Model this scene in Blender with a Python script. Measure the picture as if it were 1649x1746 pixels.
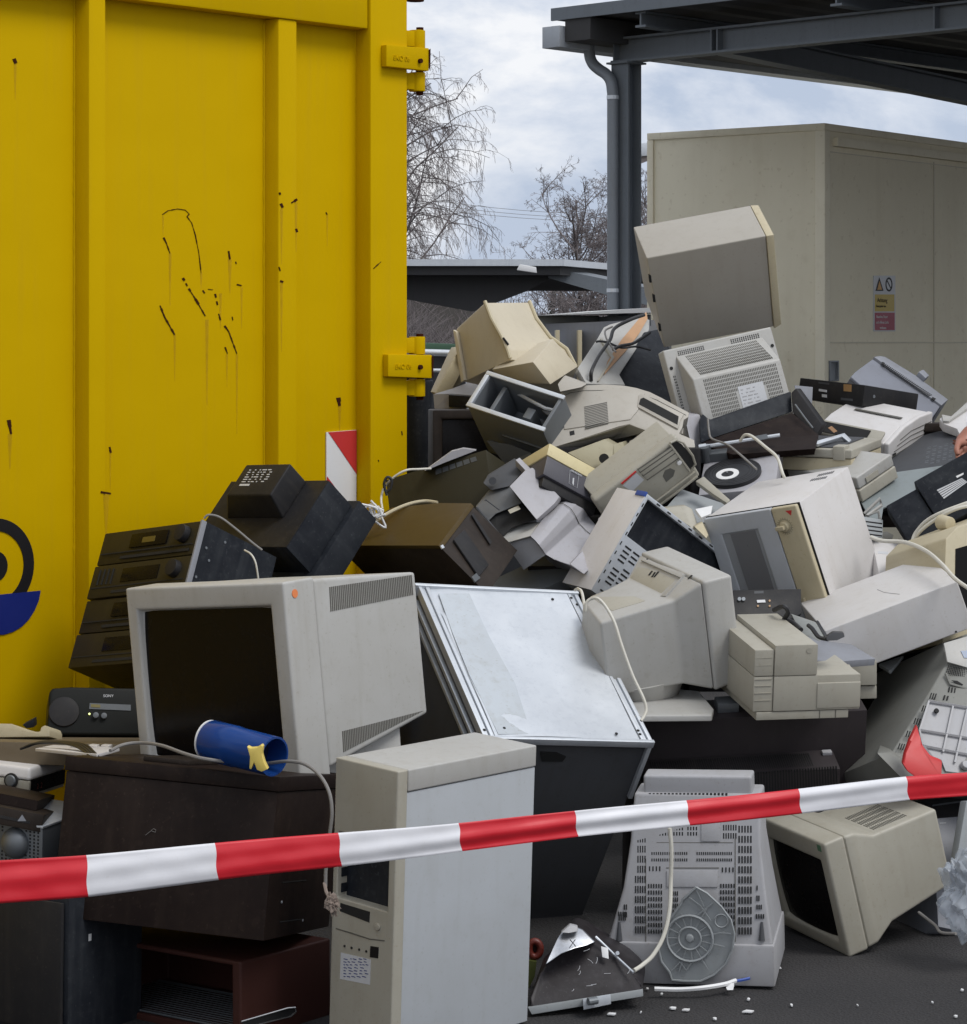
import bpy, bmesh, math, random
from mathutils import Vector, Matrix
random.seed(7)
S = bpy.context.scene
for o in list(bpy.data.objects): bpy.data.objects.remove(o)
# ------------------------------------------------------------------ camera
F, CX, HY, EYE = 4400.0, 824.5, 585.0, 1.6          # focal length / centre / horizon of the 1649x1746 photograph
cam = bpy.data.cameras.new("camera"); co = bpy.data.objects.new("camera", cam)
S.collection.objects.link(co); S.camera = co
co.location = (0, 0, EYE); co.rotation_euler = (math.radians(90), 0, 0)
cam.sensor_fit = 'VERTICAL'; cam.sensor_height = 36.0; cam.lens = 36.0 * F / 1746
cam.shift_y = -(873 - HY) / 1746; cam.clip_start = .05; cam.clip_end = 2000
# ------------------------------------------------------------------ light
S.view_settings.view_transform = 'Standard'; S.view_settings.look = 'None'
S.view_settings.exposure = 0.0; S.view_settings.gamma = 1.0
w = bpy.data.worlds.new("World"); S.world = w; w.use_nodes = True
nt = w.node_tree; nt.nodes.clear()
def N(nt, t, **k):
    n = nt.nodes.new(t)
    for a, b in k.items(): setattr(n, a, b)
    return n
SUN_EL, SUN_AZ = math.radians(56), math.radians(125)
sky = N(nt, 'ShaderNodeTexSky', sky_type='NISHITA', sun_disc=False, sun_elevation=SUN_EL, sun_rotation=SUN_AZ)
tc = N(nt, 'ShaderNodeTexCoord'); mp = N(nt, 'ShaderNodeMapping'); mp.inputs['Scale'].default_value = (1, 1, 1.9)
mp.inputs['Location'].default_value = (.35, .2, .1)
n1 = N(nt, 'ShaderNodeTexNoise'); n1.inputs['Scale'].default_value = 6.5; n1.inputs['Detail'].default_value = 9; n1.inputs['Roughness'].default_value = .58
n1.inputs['Distortion'].default_value = .35
r1 = N(nt, 'ShaderNodeValToRGB'); e = r1.color_ramp.elements
e[0].position = .40; e[0].color = (5.1, 5.9, 7.4, 1); e[1].position = .56; e[1].color = (9.6, 9.7, 10.0, 1)
m_ = e.new(.48); m_.color = (7.3, 7.8, 8.8, 1)
mx = N(nt, 'ShaderNodeMixRGB'); mx.inputs['Fac'].default_value = .93
bg = N(nt, 'ShaderNodeBackground'); bg.inputs['Strength'].default_value = .1
wo = N(nt, 'ShaderNodeOutputWorld'); L = nt.links.new
L(tc.outputs['Generated'], mp.inputs['Vector']); L(mp.outputs[0], n1.inputs['Vector']); L(n1.outputs['Fac'], r1.inputs['Fac'])
L(sky.outputs[0], mx.inputs[1]); L(r1.outputs[0], mx.inputs[2]); L(mx.outputs[0], bg.inputs[0]); L(bg.outputs[0], wo.inputs[0])
sl = bpy.data.lights.new("sun", 'SUN'); sl.energy = 1.9; sl.angle = math.radians(25); sl.color = (1, .985, .955)
so = bpy.data.objects.new("sun", sl); S.collection.objects.link(so)
# light comes from the right, a little behind the camera
d_ = Vector((math.sin(SUN_AZ) * math.cos(SUN_EL), math.cos(SUN_AZ) * math.cos(SUN_EL), math.sin(SUN_EL)))
so.rotation_euler = d_.to_track_quat('Z', 'Y').to_euler(); so.location = (4, -4, 8)
S.render.engine = 'CYCLES'
# ------------------------------------------------------------------ helpers
def P(px, py, D):                                     # a point of the photograph at depth D metres
    return Vector(((px - CX) * D / F, D, EYE - (py - HY) * D / F))
def ray(px, py): return Vector(((px - CX) / F, 1, -(py - HY) / F))
class Fr:                                             # local frame of a thing, with its measured sizes
    def __init__(s, R, T, d={}):
        s.R = Matrix(R); s.T = Vector(T); s.Ri = s.R.transposed(); s.d = d
        s.M = Matrix.Translation(s.T) @ s.R.to_4x4()
        for k, v in d.items(): setattr(s, {'q': 'qq', 's': 'ss'}.get(k, k), v)
        s.d = d
    def loc(s, p): return s.Ri @ (p - s.T)
    def on(s, ax, val, px, py):
        o = s.Ri @ (Vector((0, 0, EYE)) - s.T); r = s.Ri @ ray(px, py); i = 'xyz'.index(ax[-1])
        return o + r * ((val - o[i]) / r[i])
    def q(s, ax, val, pts): return [s.on(ax, val, a, b) for a, b in pts]
def plane(a, b, c):                                   # frame on the plane through three points; z towards the camera
    A, B, C_ = P(*a), P(*b), P(*c); x = (B - A).normalized(); z = x.cross(C_ - A).normalized()
    if z.dot(A - Vector((0, 0, EYE))) > 0: z = -z
    y = z.cross(x); f = Fr(Matrix((x, y, z)).transposed(), A); return f
NV = {'-x': Vector((-1, 0, 0)), '+x': Vector((1, 0, 0)), '-y': Vector((0, -1, 0)), '+y': Vector((0, 1, 0)), '+z': Vector((0, 0, 1)), '-z': Vector((0, 0, -1))}
def afar(f, k):                                        # the same view of a thing, k times further away and k times larger
    return Fr(f.R, Vector((0, 0, EYE)) + (f.T - Vector((0, 0, EYE))) * k, {a: b * k for a, b in f.d.items()})
class MB:
    def __init__(s): s.v = []; s.f = []; s.m = []; s.k = 0
    def add(s, vs, fs):
        n = len(s.v); s.v += [Vector(v) for v in vs]
        for f in fs: s.f.append([n + i for i in f]); s.m.append(s.k)
        return s
    def hexa(s, p):                                    # four of one side, four of the other, same order
        return s.add(p, [(0, 1, 2, 3), (7, 6, 5, 4), (0, 4, 5, 1), (1, 5, 6, 2), (2, 6, 7, 3), (3, 7, 4, 0)])
    def box(s, x0, x1, y0, y1, z0, z1):
        return s.hexa([(x0, y0, z0), (x1, y0, z0), (x1, y1, z0), (x0, y1, z0), (x0, y0, z1), (x1, y0, z1), (x1, y1, z1), (x0, y1, z1)])
    def prism(s, poly, vec):
        n = len(poly); v = Vector(vec); pts = [Vector(p) for p in poly]
        return s.add(pts + [p + v for p in pts], [tuple(range(n)), tuple(range(2 * n - 1, n - 1, -1))] + [(i, i + n, (i + 1) % n + n, (i + 1) % n) for i in range(n)])
    def loft(s, rings, cap=True):
        n = len(rings[0]); vs = [p for r in rings for p in r]; fs = []
        for k in range(len(rings) - 1):
            for i in range(n): j = (i + 1) % n; fs.append((k * n + i, k * n + j, k * n + n + j, k * n + n + i))
        if cap: fs += [tuple(range(n - 1, -1, -1)), tuple(range((len(rings) - 1) * n, len(rings) * n))]
        return s.add(vs, fs)
    def cyl(s, a, b, r, r2=None, n=20):
        a, b = Vector(a), Vector(b); r2 = r if r2 is None else r2; z = (b - a).normalized(); x = z.orthogonal().normalized(); y = z.cross(x)
        C = lambda c, q: [c + (x * math.cos(t) + y * math.sin(t)) * q for t in [2 * math.pi * i / n for i in range(n)]]
        return s.loft([C(a, r), C(b, r2)])
    def tube(s, path, r, n=6):
        pts = [Vector(p) for p in path]; rings = []; x = None
        for i, p in enumerate(pts):
            t = (pts[min(i + 1, len(pts) - 1)] - pts[max(i - 1, 0)]).normalized()
            x = t.orthogonal().normalized() if x is None else (x - t * x.dot(t)).normalized()
            y = t.cross(x); rr = r[i] if isinstance(r, (list, tuple)) else r
            rings.append([p + (x * math.cos(a) + y * math.sin(a)) * rr for a in [2 * math.pi * k / n for k in range(n)]])
        return s.loft(rings)
    def tray(s, o, u, v, n, W, H, T, inner, d, inset=0.0):  # body W x H x T with a recess; n points into the body
        o, u, v, n = Vector(o), Vector(u), Vector(v), Vector(n); a0, a1, b0, b1 = inner
        R = lambda x0, x1, y0, y1, t: [o + u * x0 + v * y0 + n * t, o + u * x1 + v * y0 + n * t, o + u * x1 + v * y1 + n * t, o + u * x0 + v * y1 + n * t]
        vs = R(0, W, 0, H, 0) + R(a0, a1, b0, b1, 0) + R(a0 + inset, a1 - inset, b0 + inset, b1 - inset, d) + R(0, W, 0, H, T); fs = []
        for i in range(4):
            j = (i + 1) % 4; fs += [(i, j, 4 + j, 4 + i), (4 + i, 4 + j, 8 + j, 8 + i), (i, 12 + i, 12 + j, j)]
        return s.add(vs, fs + [(8, 9, 10, 11), (15, 14, 13, 12)])
    def plate(s, poly, ax, t=.0015):                   # thin raised piece on a face; ax = outward side
        n = NV[ax] if isinstance(ax, str) else Vector(ax); return s.prism([Vector(p) - n * .002 for p in poly], n * (t + .002))
    def slots(s, quad, nu, nv, fu=.5, fv=.7, ax='-y', t=.0007, skip=None):
        a, b, c, d = quad
        def at(u, v): return (a * (1 - u) + b * u) * (1 - v) + (d * (1 - u) + c * u) * v
        for j in range(nv):
            for i in range(nu):
                if skip and skip(i, j): continue
                u0 = (i + .5 - fu / 2) / nu; u1 = (i + .5 + fu / 2) / nu; v0 = (j + .5 - fv / 2) / nv; v1 = (j + .5 + fv / 2) / nv
                s.plate([at(u0, v0), at(u1, v0), at(u1, v1), at(u0, v1)], ax, t)
        return s
    def build(s, name, mat, parent=None, bevel=0, seg=2, smooth=False, center=True, jit=0):
        me = bpy.data.meshes.new(name); bm = bmesh.new()
        vs = [bm.verts.new(v) for v in s.v]; 
        for f, k in zip(s.f, s.m):
            try: fc = bm.faces.new([vs[i] for i in f]); fc.material_index = k
            except ValueError: pass
        bmesh.ops.recalc_face_normals(bm, faces=bm.faces)
        if bevel:
            ed = [e for e in bm.edges if len(e.link_faces) == 2 and e.calc_face_angle(0) > .35]
            try: bmesh.ops.bevel(bm, geom=ed, offset=bevel, offset_type='OFFSET', segments=seg, affect='EDGES', clamp_overlap=True, profile=.6)
            except Exception as ex: print('bevel', name, ex)
        off = Vector((0, 0, 0))
        if parent is None and center and len(bm.verts):
            xs = [v.co for v in bm.verts]; off = Vector((sum(v.x for v in xs) / len(xs), sum(v.y for v in xs) / len(xs), min(v.z for v in xs)))
            for v in bm.verts: v.co -= off
        for f in bm.faces: f.smooth = bool(smooth or bevel)
        bm.to_mesh(me); bm.free()
        if smooth or bevel:
            try: me.set_sharp_from_angle(angle=math.radians(38))
            except Exception: pass
        o = bpy.data.objects.new(name, me); S.collection.objects.link(o); o.location = off
        for m in (mat if isinstance(mat, (list, tuple)) else [mat]): me.materials.append(m)
        if parent: o.parent = parent; o.location = (0, 0, 0)
        return o
def parts_of(o, name):                                # separate loose pieces of a mesh into parts of their own
    bm = bmesh.new(); bm.from_mesh(o.data); seen = set(); comps = []
    bm.verts.ensure_lookup_table()
    for v in bm.verts:
        if v.index in seen: continue
        st, c = [v], []; seen.add(v.index)
        while st:
            x = st.pop(); c.append(x.index)
            for e in x.link_edges:
                y = e.other_vert(x)
                if y.index not in seen: seen.add(y.index); st.append(y)
        comps.append(set(c))
    bm.free()
    for k, c in enumerate(comps):
        b = bmesh.new(); b.from_mesh(o.data); bmesh.ops.delete(b, geom=[v for v in b.verts if v.index not in c], context='VERTS')
        me = o.data.copy(); b.to_mesh(me); b.free(); n = bpy.data.objects.new(name, me); S.collection.objects.link(n); n.parent = o.parent; n.matrix_parent_inverse = o.matrix_parent_inverse.copy(); n.matrix_basis = o.matrix_basis.copy()
    bpy.data.objects.remove(o)
def tag(o, label, cat, group=None, kind=None):
    if label: o['label'] = label
    if cat: o['category'] = cat
    if group: o['group'] = group
    if kind: o['kind'] = kind
    return o
def thing(name, f, label, cat, group=None):
    o = bpy.data.objects.new(name, None); S.collection.objects.link(o); o.empty_display_size = .1
    o.matrix_world = f.M if isinstance(f, Fr) else Matrix.Translation(Vector(f)); return tag(o, label, cat, group)
def tri(a, b, k): return a * (1 - k) + b * k
def curve(pts, n=6):                                  # Catmull-Rom through points
    pts = [Vector(p) for p in pts]; q = [pts[0] * 2 - pts[1]] + pts + [pts[-1] * 2 - pts[-2]]; out = []
    for i in range(1, len(q) - 2):
        for k in range(n):
            t = k / n; out.append(.5 * ((2 * q[i]) + (q[i + 1] - q[i - 1]) * t + (2 * q[i - 1] - 5 * q[i] + 4 * q[i + 1] - q[i + 2]) * t * t + (3 * q[i] - q[i - 1] - 3 * q[i + 1] + q[i + 2]) * t ** 3))
    return out + [pts[-1]]
FONT = bpy.data.curves.new("f", 'FONT')
def text(s, name, o, u, v, h, mat, parent, depth=.0008, bold=0):   # real lettering as a mesh
    c = bpy.data.curves.new(name, 'FONT'); c.body = s; c.size = h; c.extrude = depth; c.offset = bold; t = bpy.data.objects.new(name, c); S.collection.objects.link(t)
    dg = bpy.context.evaluated_depsgraph_get(); me = bpy.data.meshes.new_from_object(t.evaluated_get(dg)); bpy.data.objects.remove(t)
    u, v = Vector(u).normalized(), Vector(v).normalized(); n = u.cross(v)
    M = Matrix((u, v, n)).transposed().to_4x4(); M.translation = Vector(o)
    me.transform(M); me.materials.clear(); me.materials.append(mat)
    ob = bpy.data.objects.new(name, me); S.collection.objects.link(ob); ob.parent = parent; return ob
# ------------------------------------------------------------------ materials
def base(name, rough=.5, metal=0.0, spec=.5):
    m = bpy.data.materials.new(name); m.use_nodes = True; b = m.node_tree.nodes['Principled BSDF']
    b.inputs['Roughness'].default_value = rough; b.inputs['Metallic'].default_value = metal; b.inputs['Specular IOR Level'].default_value = spec
    return m, m.node_tree, b
def plastic(name, col, rough=.45, dirt=.35, grain=.06, metal=0.0, dcol=None, spec=.5, sc=1.0):
    m, t, b = base(name, rough, metal, spec); L = t.links.new
    tc = N(t, 'ShaderNodeTexCoord'); oi = N(t, 'ShaderNodeObjectInfo'); va = N(t, 'ShaderNodeVectorMath', operation='MULTIPLY_ADD')
    va.inputs[1].default_value = (1, 1, 1); L(tc.outputs['Object'], va.inputs[0]); L(oi.outputs['Random'], va.inputs[2])
    n = N(t, 'ShaderNodeTexNoise'); n.inputs['Scale'].default_value = 6 * sc; n.inputs['Detail'].default_value = 8; n.inputs['Roughness'].default_value = .68
    n2 = N(t, 'ShaderNodeTexNoise'); n2.inputs['Scale'].default_value = 42 * sc; n2.inputs['Detail'].default_value = 4
    L(va.outputs[0], n.inputs['Vector']); L(va.outputs[0], n2.inputs['Vector'])
    r = N(t, 'ShaderNodeValToRGB'); e = r.color_ramp.elements; e[0].position = .34; e[1].position = .66
    dc = dcol or tuple(c * k for c, k in zip(col, (.62, .56, .46)))
    e[0].color = (1, 1, 1, 1); e[1].color = (0, 0, 0, 1)
    r2 = N(t, 'ShaderNodeValToRGB'); e = r2.color_ramp.elements; e[0].position = .58; e[1].position = .74; e[0].color = (0, 0, 0, 1); e[1].color = (1, 1, 1, 1)
    ma = N(t, 'ShaderNodeMath', operation='MULTIPLY'); ma.inputs[1].default_value = dirt * .55; L(r.outputs[0], ma.inputs[0])
    mb = N(t, 'ShaderNodeMath', operation='MULTIPLY_ADD'); mb.inputs[1].default_value = dirt * .45; L(r2.outputs[0], mb.inputs[0]); L(ma.outputs[0], mb.inputs[2])
    n3 = N(t, 'ShaderNodeTexNoise'); n3.inputs['Scale'].default_value = 120 * sc; n3.inputs['Detail'].default_value = 2; L(va.outputs[0], n3.inputs['Vector'])
    r3 = N(t, 'ShaderNodeValToRGB'); e = r3.color_ramp.elements; e[0].position = .66; e[1].position = .71; e[0].color = (0, 0, 0, 1); e[1].color = (1, 1, 1, 1); L(n3.outputs['Fac'], r3.inputs['Fac'])
    mp_ = N(t, 'ShaderNodeMapping'); mp_.inputs['Scale'].default_value = (14, 14, 1.6); mp_.inputs['Rotation'].default_value = (.1, .07, 0); n4 = N(t, 'ShaderNodeTexNoise'); n4.inputs['Scale'].default_value = 2.2 * sc; n4.inputs['Detail'].default_value = 5; L(va.outputs[0], mp_.inputs['Vector']); L(mp_.outputs[0], n4.inputs['Vector'])
    r4 = N(t, 'ShaderNodeValToRGB'); e = r4.color_ramp.elements; e[0].position = .52; e[1].position = .72; e[0].color = (0, 0, 0, 1); e[1].color = (1, 1, 1, 1); L(n4.outputs['Fac'], r4.inputs['Fac'])
    mc = N(t, 'ShaderNodeMath', operation='MULTIPLY_ADD'); mc.inputs[1].default_value = dirt * .8; L(r3.outputs[0], mc.inputs[0]); L(mb.outputs[0], mc.inputs[2])
    md = N(t, 'ShaderNodeMath', operation='MULTIPLY_ADD'); md.inputs[1].default_value = dirt * .45; md.use_clamp = True; L(r4.outputs[0], md.inputs[0]); L(mc.outputs[0], md.inputs[2]); mb = md
    mx = N(t, 'ShaderNodeMixRGB'); mx.inputs[1].default_value = (*col, 1); mx.inputs[2].default_value = (*dc, 1); L(n2.outputs['Fac'], r2.inputs['Fac']); L(n.outputs['Fac'], r.inputs['Fac'])
    L(mb.outputs[0], mx.inputs['Fac']); L(mx.outputs[0], b.inputs['Base Color'])
    mr = N(t, 'ShaderNodeMapRange'); mr.inputs['To Min'].default_value = max(.05, rough - .12); mr.inputs['To Max'].default_value = min(1, rough + .2); L(n.outputs['Fac'], mr.inputs['Value']); L(mr.outputs[0], b.inputs['Roughness'])
    if grain:
        g = N(t, 'ShaderNodeTexNoise'); g.inputs['Scale'].default_value = 700; bp = N(t, 'ShaderNodeBump'); bp.inputs['Strength'].default_value = grain; bp.inputs['Distance'].default_value = .002
        L(tc.outputs['Object'], g.inputs['Vector']); L(g.outputs['Fac'], bp.inputs['Height']); L(bp.outputs[0], b.inputs['Normal'])
    return m
M = {}
def mk(n, *a, **k): M[n] = plastic(n, *a, **k)
mk('greywhite', (.43, .425, .405)); mk('white', (.64, .62, .61), rough=.38, dirt=.28); mk('beige', (.39, .37, .31)); mk('cream', (.50, .44, .30))
mk('yellowed', (.60, .52, .30)); mk('olivebeige', (.38, .36, .30)); mk('midgrey', (.37, .37, .385)); mk('bluegrey', (.24, .25, .28)); mk('lilac', (.38, .375, .40))
mk('darkgrey', (.075, .078, .085), spec=.15); mk('black', (.018, .018, .02), spec=.15, rough=.42, dirt=.5, dcol=(.05, .045, .04)); mk('blackbrown', (.022, .017, .014), spec=.15, rough=.45, dirt=.5, dcol=(.06, .045, .035))
mk('brown', (.012, .007, .006), spec=.15, rough=.5, dirt=.5, dcol=(.04, .027, .02)); mk('redbrown', (.055, .022, .018), spec=.15, rough=.4); mk('woodbrown', (.072, .048, .016), spec=.15, rough=.5, dirt=.4)
mk('navy', (.010, .012, .017), spec=.15, rough=.5, dirt=.5, dcol=(.06, .065, .07)); mk('olive', (.040, .036, .022), spec=.15, rough=.4, dirt=.5)
mk('seam', (.11, .105, .09), dirt=.1, grain=0); mk('hole', (.012, .012, .012), rough=.8, dirt=0, grain=0); mk('tan', (.15, .115, .07)); mk('red', (.55, .03, .03), dirt=.15); mk('orange', (.75, .22, .07), dirt=.1, grain=0)
mk('label', (.55, .56, .58), dirt=.2, grain=0); mk('ink', (.012, .011, .012), grain=0, dirt=.15, spec=.2); mk('printwhite', (.75, .75, .75), grain=0, dirt=.1); mk('wirewhite', (.62, .60, .53), grain=0, dirt=.3); mk('wiregrey', (.22, .21, .2), grain=0); mk('wireblack', (.02, .02, .022), grain=0)
mk('galv', (.64, .67, .705), rough=.42, metal=.55, dirt=.55, dcol=(.48, .51, .55), sc=1.4); mk('steel', (.17, .185, .20), rough=.5, metal=.5, dirt=.5, dcol=(.2, .21, .22)); mk('darksteel', (.11, .12, .13), rough=.5, metal=.4)
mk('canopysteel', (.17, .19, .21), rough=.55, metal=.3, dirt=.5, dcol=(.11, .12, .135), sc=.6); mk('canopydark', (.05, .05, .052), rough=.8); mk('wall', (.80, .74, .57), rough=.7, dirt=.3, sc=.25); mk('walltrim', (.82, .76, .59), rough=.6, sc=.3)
mk('bluetape', (.03, .08, .35), grain=0); mk('greenpaint', (.10, .20, .13)); mk('duct', (.45, .47, .5), rough=.35, metal=.5, dirt=.4, sc=2); mk('skin', (.36, .15, .10), rough=.5, dirt=.2); mk('jacket', (.04, .045, .05), rough=.8)
mk('bluelogo', (.008, .018, .16), rough=.4, dirt=.1, grain=0); mk('copper', (.35, .2, .08)); mk('brokenwood', (.50, .30, .17), rough=.8, sc=3); mk('yellowlatch', (.75, .58, .14), rough=.35, dirt=.1); mk('powder', (.30, .32, .33), rough=.5, dirt=.3)
def glass_dark(name, col, rough=.08):
    m, t, b = base(name, rough); b.inputs['Base Color'].default_value = (*col, 1); n = N(t, 'ShaderNodeTexNoise'); n.inputs['Scale'].default_value = 9; n.inputs['Detail'].default_value = 6
    mr = N(t, 'ShaderNodeMapRange'); mr.inputs['To Min'].default_value = rough; mr.inputs['To Max'].default_value = rough + .25; t.links.new(n.outputs['Fac'], mr.inputs['Value']); t.links.new(mr.outputs[0], b.inputs['Roughness']); return m
M['screen'] = glass_dark('screen', (.007, .006, .006), .12); M['screen'].node_tree.nodes['Principled BSDF'].inputs['Specular IOR Level'].default_value = .13; M['ovenglass'] = glass_dark('ovenglass', (.16, .16, .165), .2); M['vinyl'] = glass_dark('vinyl', (.012, .012, .014), .28)
M['chrome'] = plastic('chrome', (.6, .6, .6), rough=.2, metal=.9, dirt=.2, grain=0)
def bluetub():
    m, t, b = base('bluetub', .12); b.inputs['Base Color'].default_value = (.015, .07, .30, 1); b.inputs['Transmission Weight'].default_value = .35; b.inputs['IOR'].default_value = 1.3; return m
M['bluetub'] = bluetub()
def bag():
    m, t, b = base('bag', .2); b.inputs['Base Color'].default_value = (.45, .49, .54, 1); b.inputs['Alpha'].default_value = .5; return m
M['bag'] = bag()
def yellowpaint():
    m, t, b = base('yellowpaint', .6, 0, .04); L = t.links.new; tc = N(t, 'ShaderNodeTexCoord')
    mp = N(t, 'ShaderNodeMapping'); mp.inputs['Scale'].default_value = (9, 9, .45); L(tc.outputs['Object'], mp.inputs['Vector'])
    st = N(t, 'ShaderNodeTexNoise'); st.inputs['Scale'].default_value = 3; st.inputs['Detail'].default_value = 6; L(mp.outputs[0], st.inputs['Vector'])
    n = N(t, 'ShaderNodeTexNoise'); n.inputs['Scale'].default_value = 1.6; n.inputs['Detail'].default_value = 6; L(tc.outputs['Object'], n.inputs['Vector'])
    sp = N(t, 'ShaderNodeTexNoise'); sp.inputs['Scale'].default_value = 16; sp.inputs['Detail'].default_value = 8; sp.inputs['Roughness'].default_value = .7; L(tc.outputs['Object'], sp.inputs['Vector'])
    def ramp(a, b2, c0=(0, 0, 0, 1), c1=(1, 1, 1, 1)):
        r = N(t, 'ShaderNodeValToRGB'); r.color_ramp.elements[0].position = a; r.color_ramp.elements[1].position = b2; r.color_ramp.elements[0].color = c0; r.color_ramp.elements[1].color = c1; return r
    r1 = ramp(.52, .75); L(st.outputs['Fac'], r1.inputs['Fac']); m1 = N(t, 'ShaderNodeMath', operation='MULTIPLY'); m1.inputs[1].default_value = .12; L(r1.outputs[0], m1.inputs[0])
    c0 = N(t, 'ShaderNodeMixRGB'); c0.inputs[1].default_value = (.60, .385, .0, 1); c0.inputs[2].default_value = (.55, .345, .0, 1); L(n.outputs['Fac'], c0.inputs['Fac'])
    c1 = N(t, 'ShaderNodeMixRGB'); c1.inputs[2].default_value = (.42, .25, .02, 1); L(c0.outputs[0], c1.inputs[1]); L(m1.outputs[0], c1.inputs['Fac'])
    r2 = ramp(.735, .765); L(sp.outputs['Fac'], r2.inputs['Fac']); c2 = N(t, 'ShaderNodeMixRGB'); c2.inputs[2].default_value = (.12, .045, .015, 1); L(c1.outputs[0], c2.inputs[1]); L(r2.outputs[0], c2.inputs['Fac'])
    L(c2.outputs[0], b.inputs['Base Color'])
    g = N(t, 'ShaderNodeTexNoise'); g.inputs['Scale'].default_value = 60; g.inputs['Detail'].default_value = 4; bp = N(t, 'ShaderNodeBump'); bp.inputs['Strength'].default_value = .12; bp.inputs['Distance'].default_value = .003
    big = N(t, 'ShaderNodeTexNoise'); big.inputs['Scale'].default_value = 2.2; bp2 = N(t, 'ShaderNodeBump'); bp2.inputs['Strength'].default_value = .35; bp2.inputs['Distance'].default_value = .03
    L(tc.outputs['Object'], g.inputs['Vector']); L(tc.outputs['Object'], big.inputs['Vector']); L(g.outputs['Fac'], bp.inputs['Height']); L(big.outputs['Fac'], bp2.inputs['Height']); L(bp2.outputs[0], bp.inputs['Normal']); L(bp.outputs[0], b.inputs['Normal'])
    return m
M['yellow'] = yellowpaint(); mk('rust', (.045, .012, .005), spec=.1, rough=.85, sc=6); 
def streak():                                         # thin rusty run-off stain, see-through where it thins out
    m, t, b = base('ruststain', .6); b.inputs['Base Color'].default_value = (.26, .10, .015, 1); tc = N(t, 'ShaderNodeTexCoord'); n = N(t, 'ShaderNodeTexNoise'); n.inputs['Scale'].default_value = 35; mr = N(t, 'ShaderNodeMapRange'); mr.inputs['To Min'].default_value = .05; mr.inputs['To Max'].default_value = .28
    t.links.new(tc.outputs['Object'], n.inputs['Vector']); t.links.new(n.outputs['Fac'], mr.inputs['Value']); t.links.new(mr.outputs[0], b.inputs['Alpha']); return m
M['ruststain'] = streak()
def asphalt():
    m, t, b = base('asphalt', .85); L = t.links.new; tc = N(t, 'ShaderNodeTexCoord')
    a = N(t, 'ShaderNodeTexNoise'); a.inputs['Scale'].default_value = 220; a.inputs['Detail'].default_value = 3; c = N(t, 'ShaderNodeTexNoise'); c.inputs['Scale'].default_value = 1.7; c.inputs['Detail'].default_value = 8
    L(tc.outputs['Object'], a.inputs['Vector']); L(tc.outputs['Object'], c.inputs['Vector'])
    r = N(t, 'ShaderNodeValToRGB'); e = r.color_ramp.elements; e[0].position = .3; e[0].color = (.008, .008, .009, 1); e[1].position = .74; e[1].color = (.050, .046, .046, 1)
    mx = N(t, 'ShaderNodeMixRGB'); mx.inputs['Fac'].default_value = .5; L(a.outputs['Fac'], mx.inputs[1]); L(c.outputs['Fac'], mx.inputs[2]); L(mx.outputs[0], r.inputs['Fac']); L(r.outputs[0], b.inputs['Base Color'])
    v = N(t, 'ShaderNodeTexVoronoi'); v.inputs['Scale'].default_value = 140; L(tc.outputs['Object'], v.inputs['Vector']); bp = N(t, 'ShaderNodeBump'); bp.inputs['Strength'].default_value = .6; bp.inputs['Distance'].default_value = .006; L(v.outputs['Distance'], bp.inputs['Height']); L(bp.outputs[0], b.inputs['Normal'])
    return m
M['asphalt'] = asphalt(); mk('bark', (.085, .07, .065), rough=.9, sc=3); mk('twig', (.19, .165, .165), rough=.9); mk('farwood', (.05, .042, .038), rough=1, sc=.5, dirt=.8, dcol=(.03, .032, .028)); mk('conifer', (.025, .04, .024), rough=1)
mk('tapered', (.60, .018, .03), rough=.33, dirt=.08, grain=0); mk('tapewhite', (.72, .72, .75), rough=.33, dirt=.1, grain=0)
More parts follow.
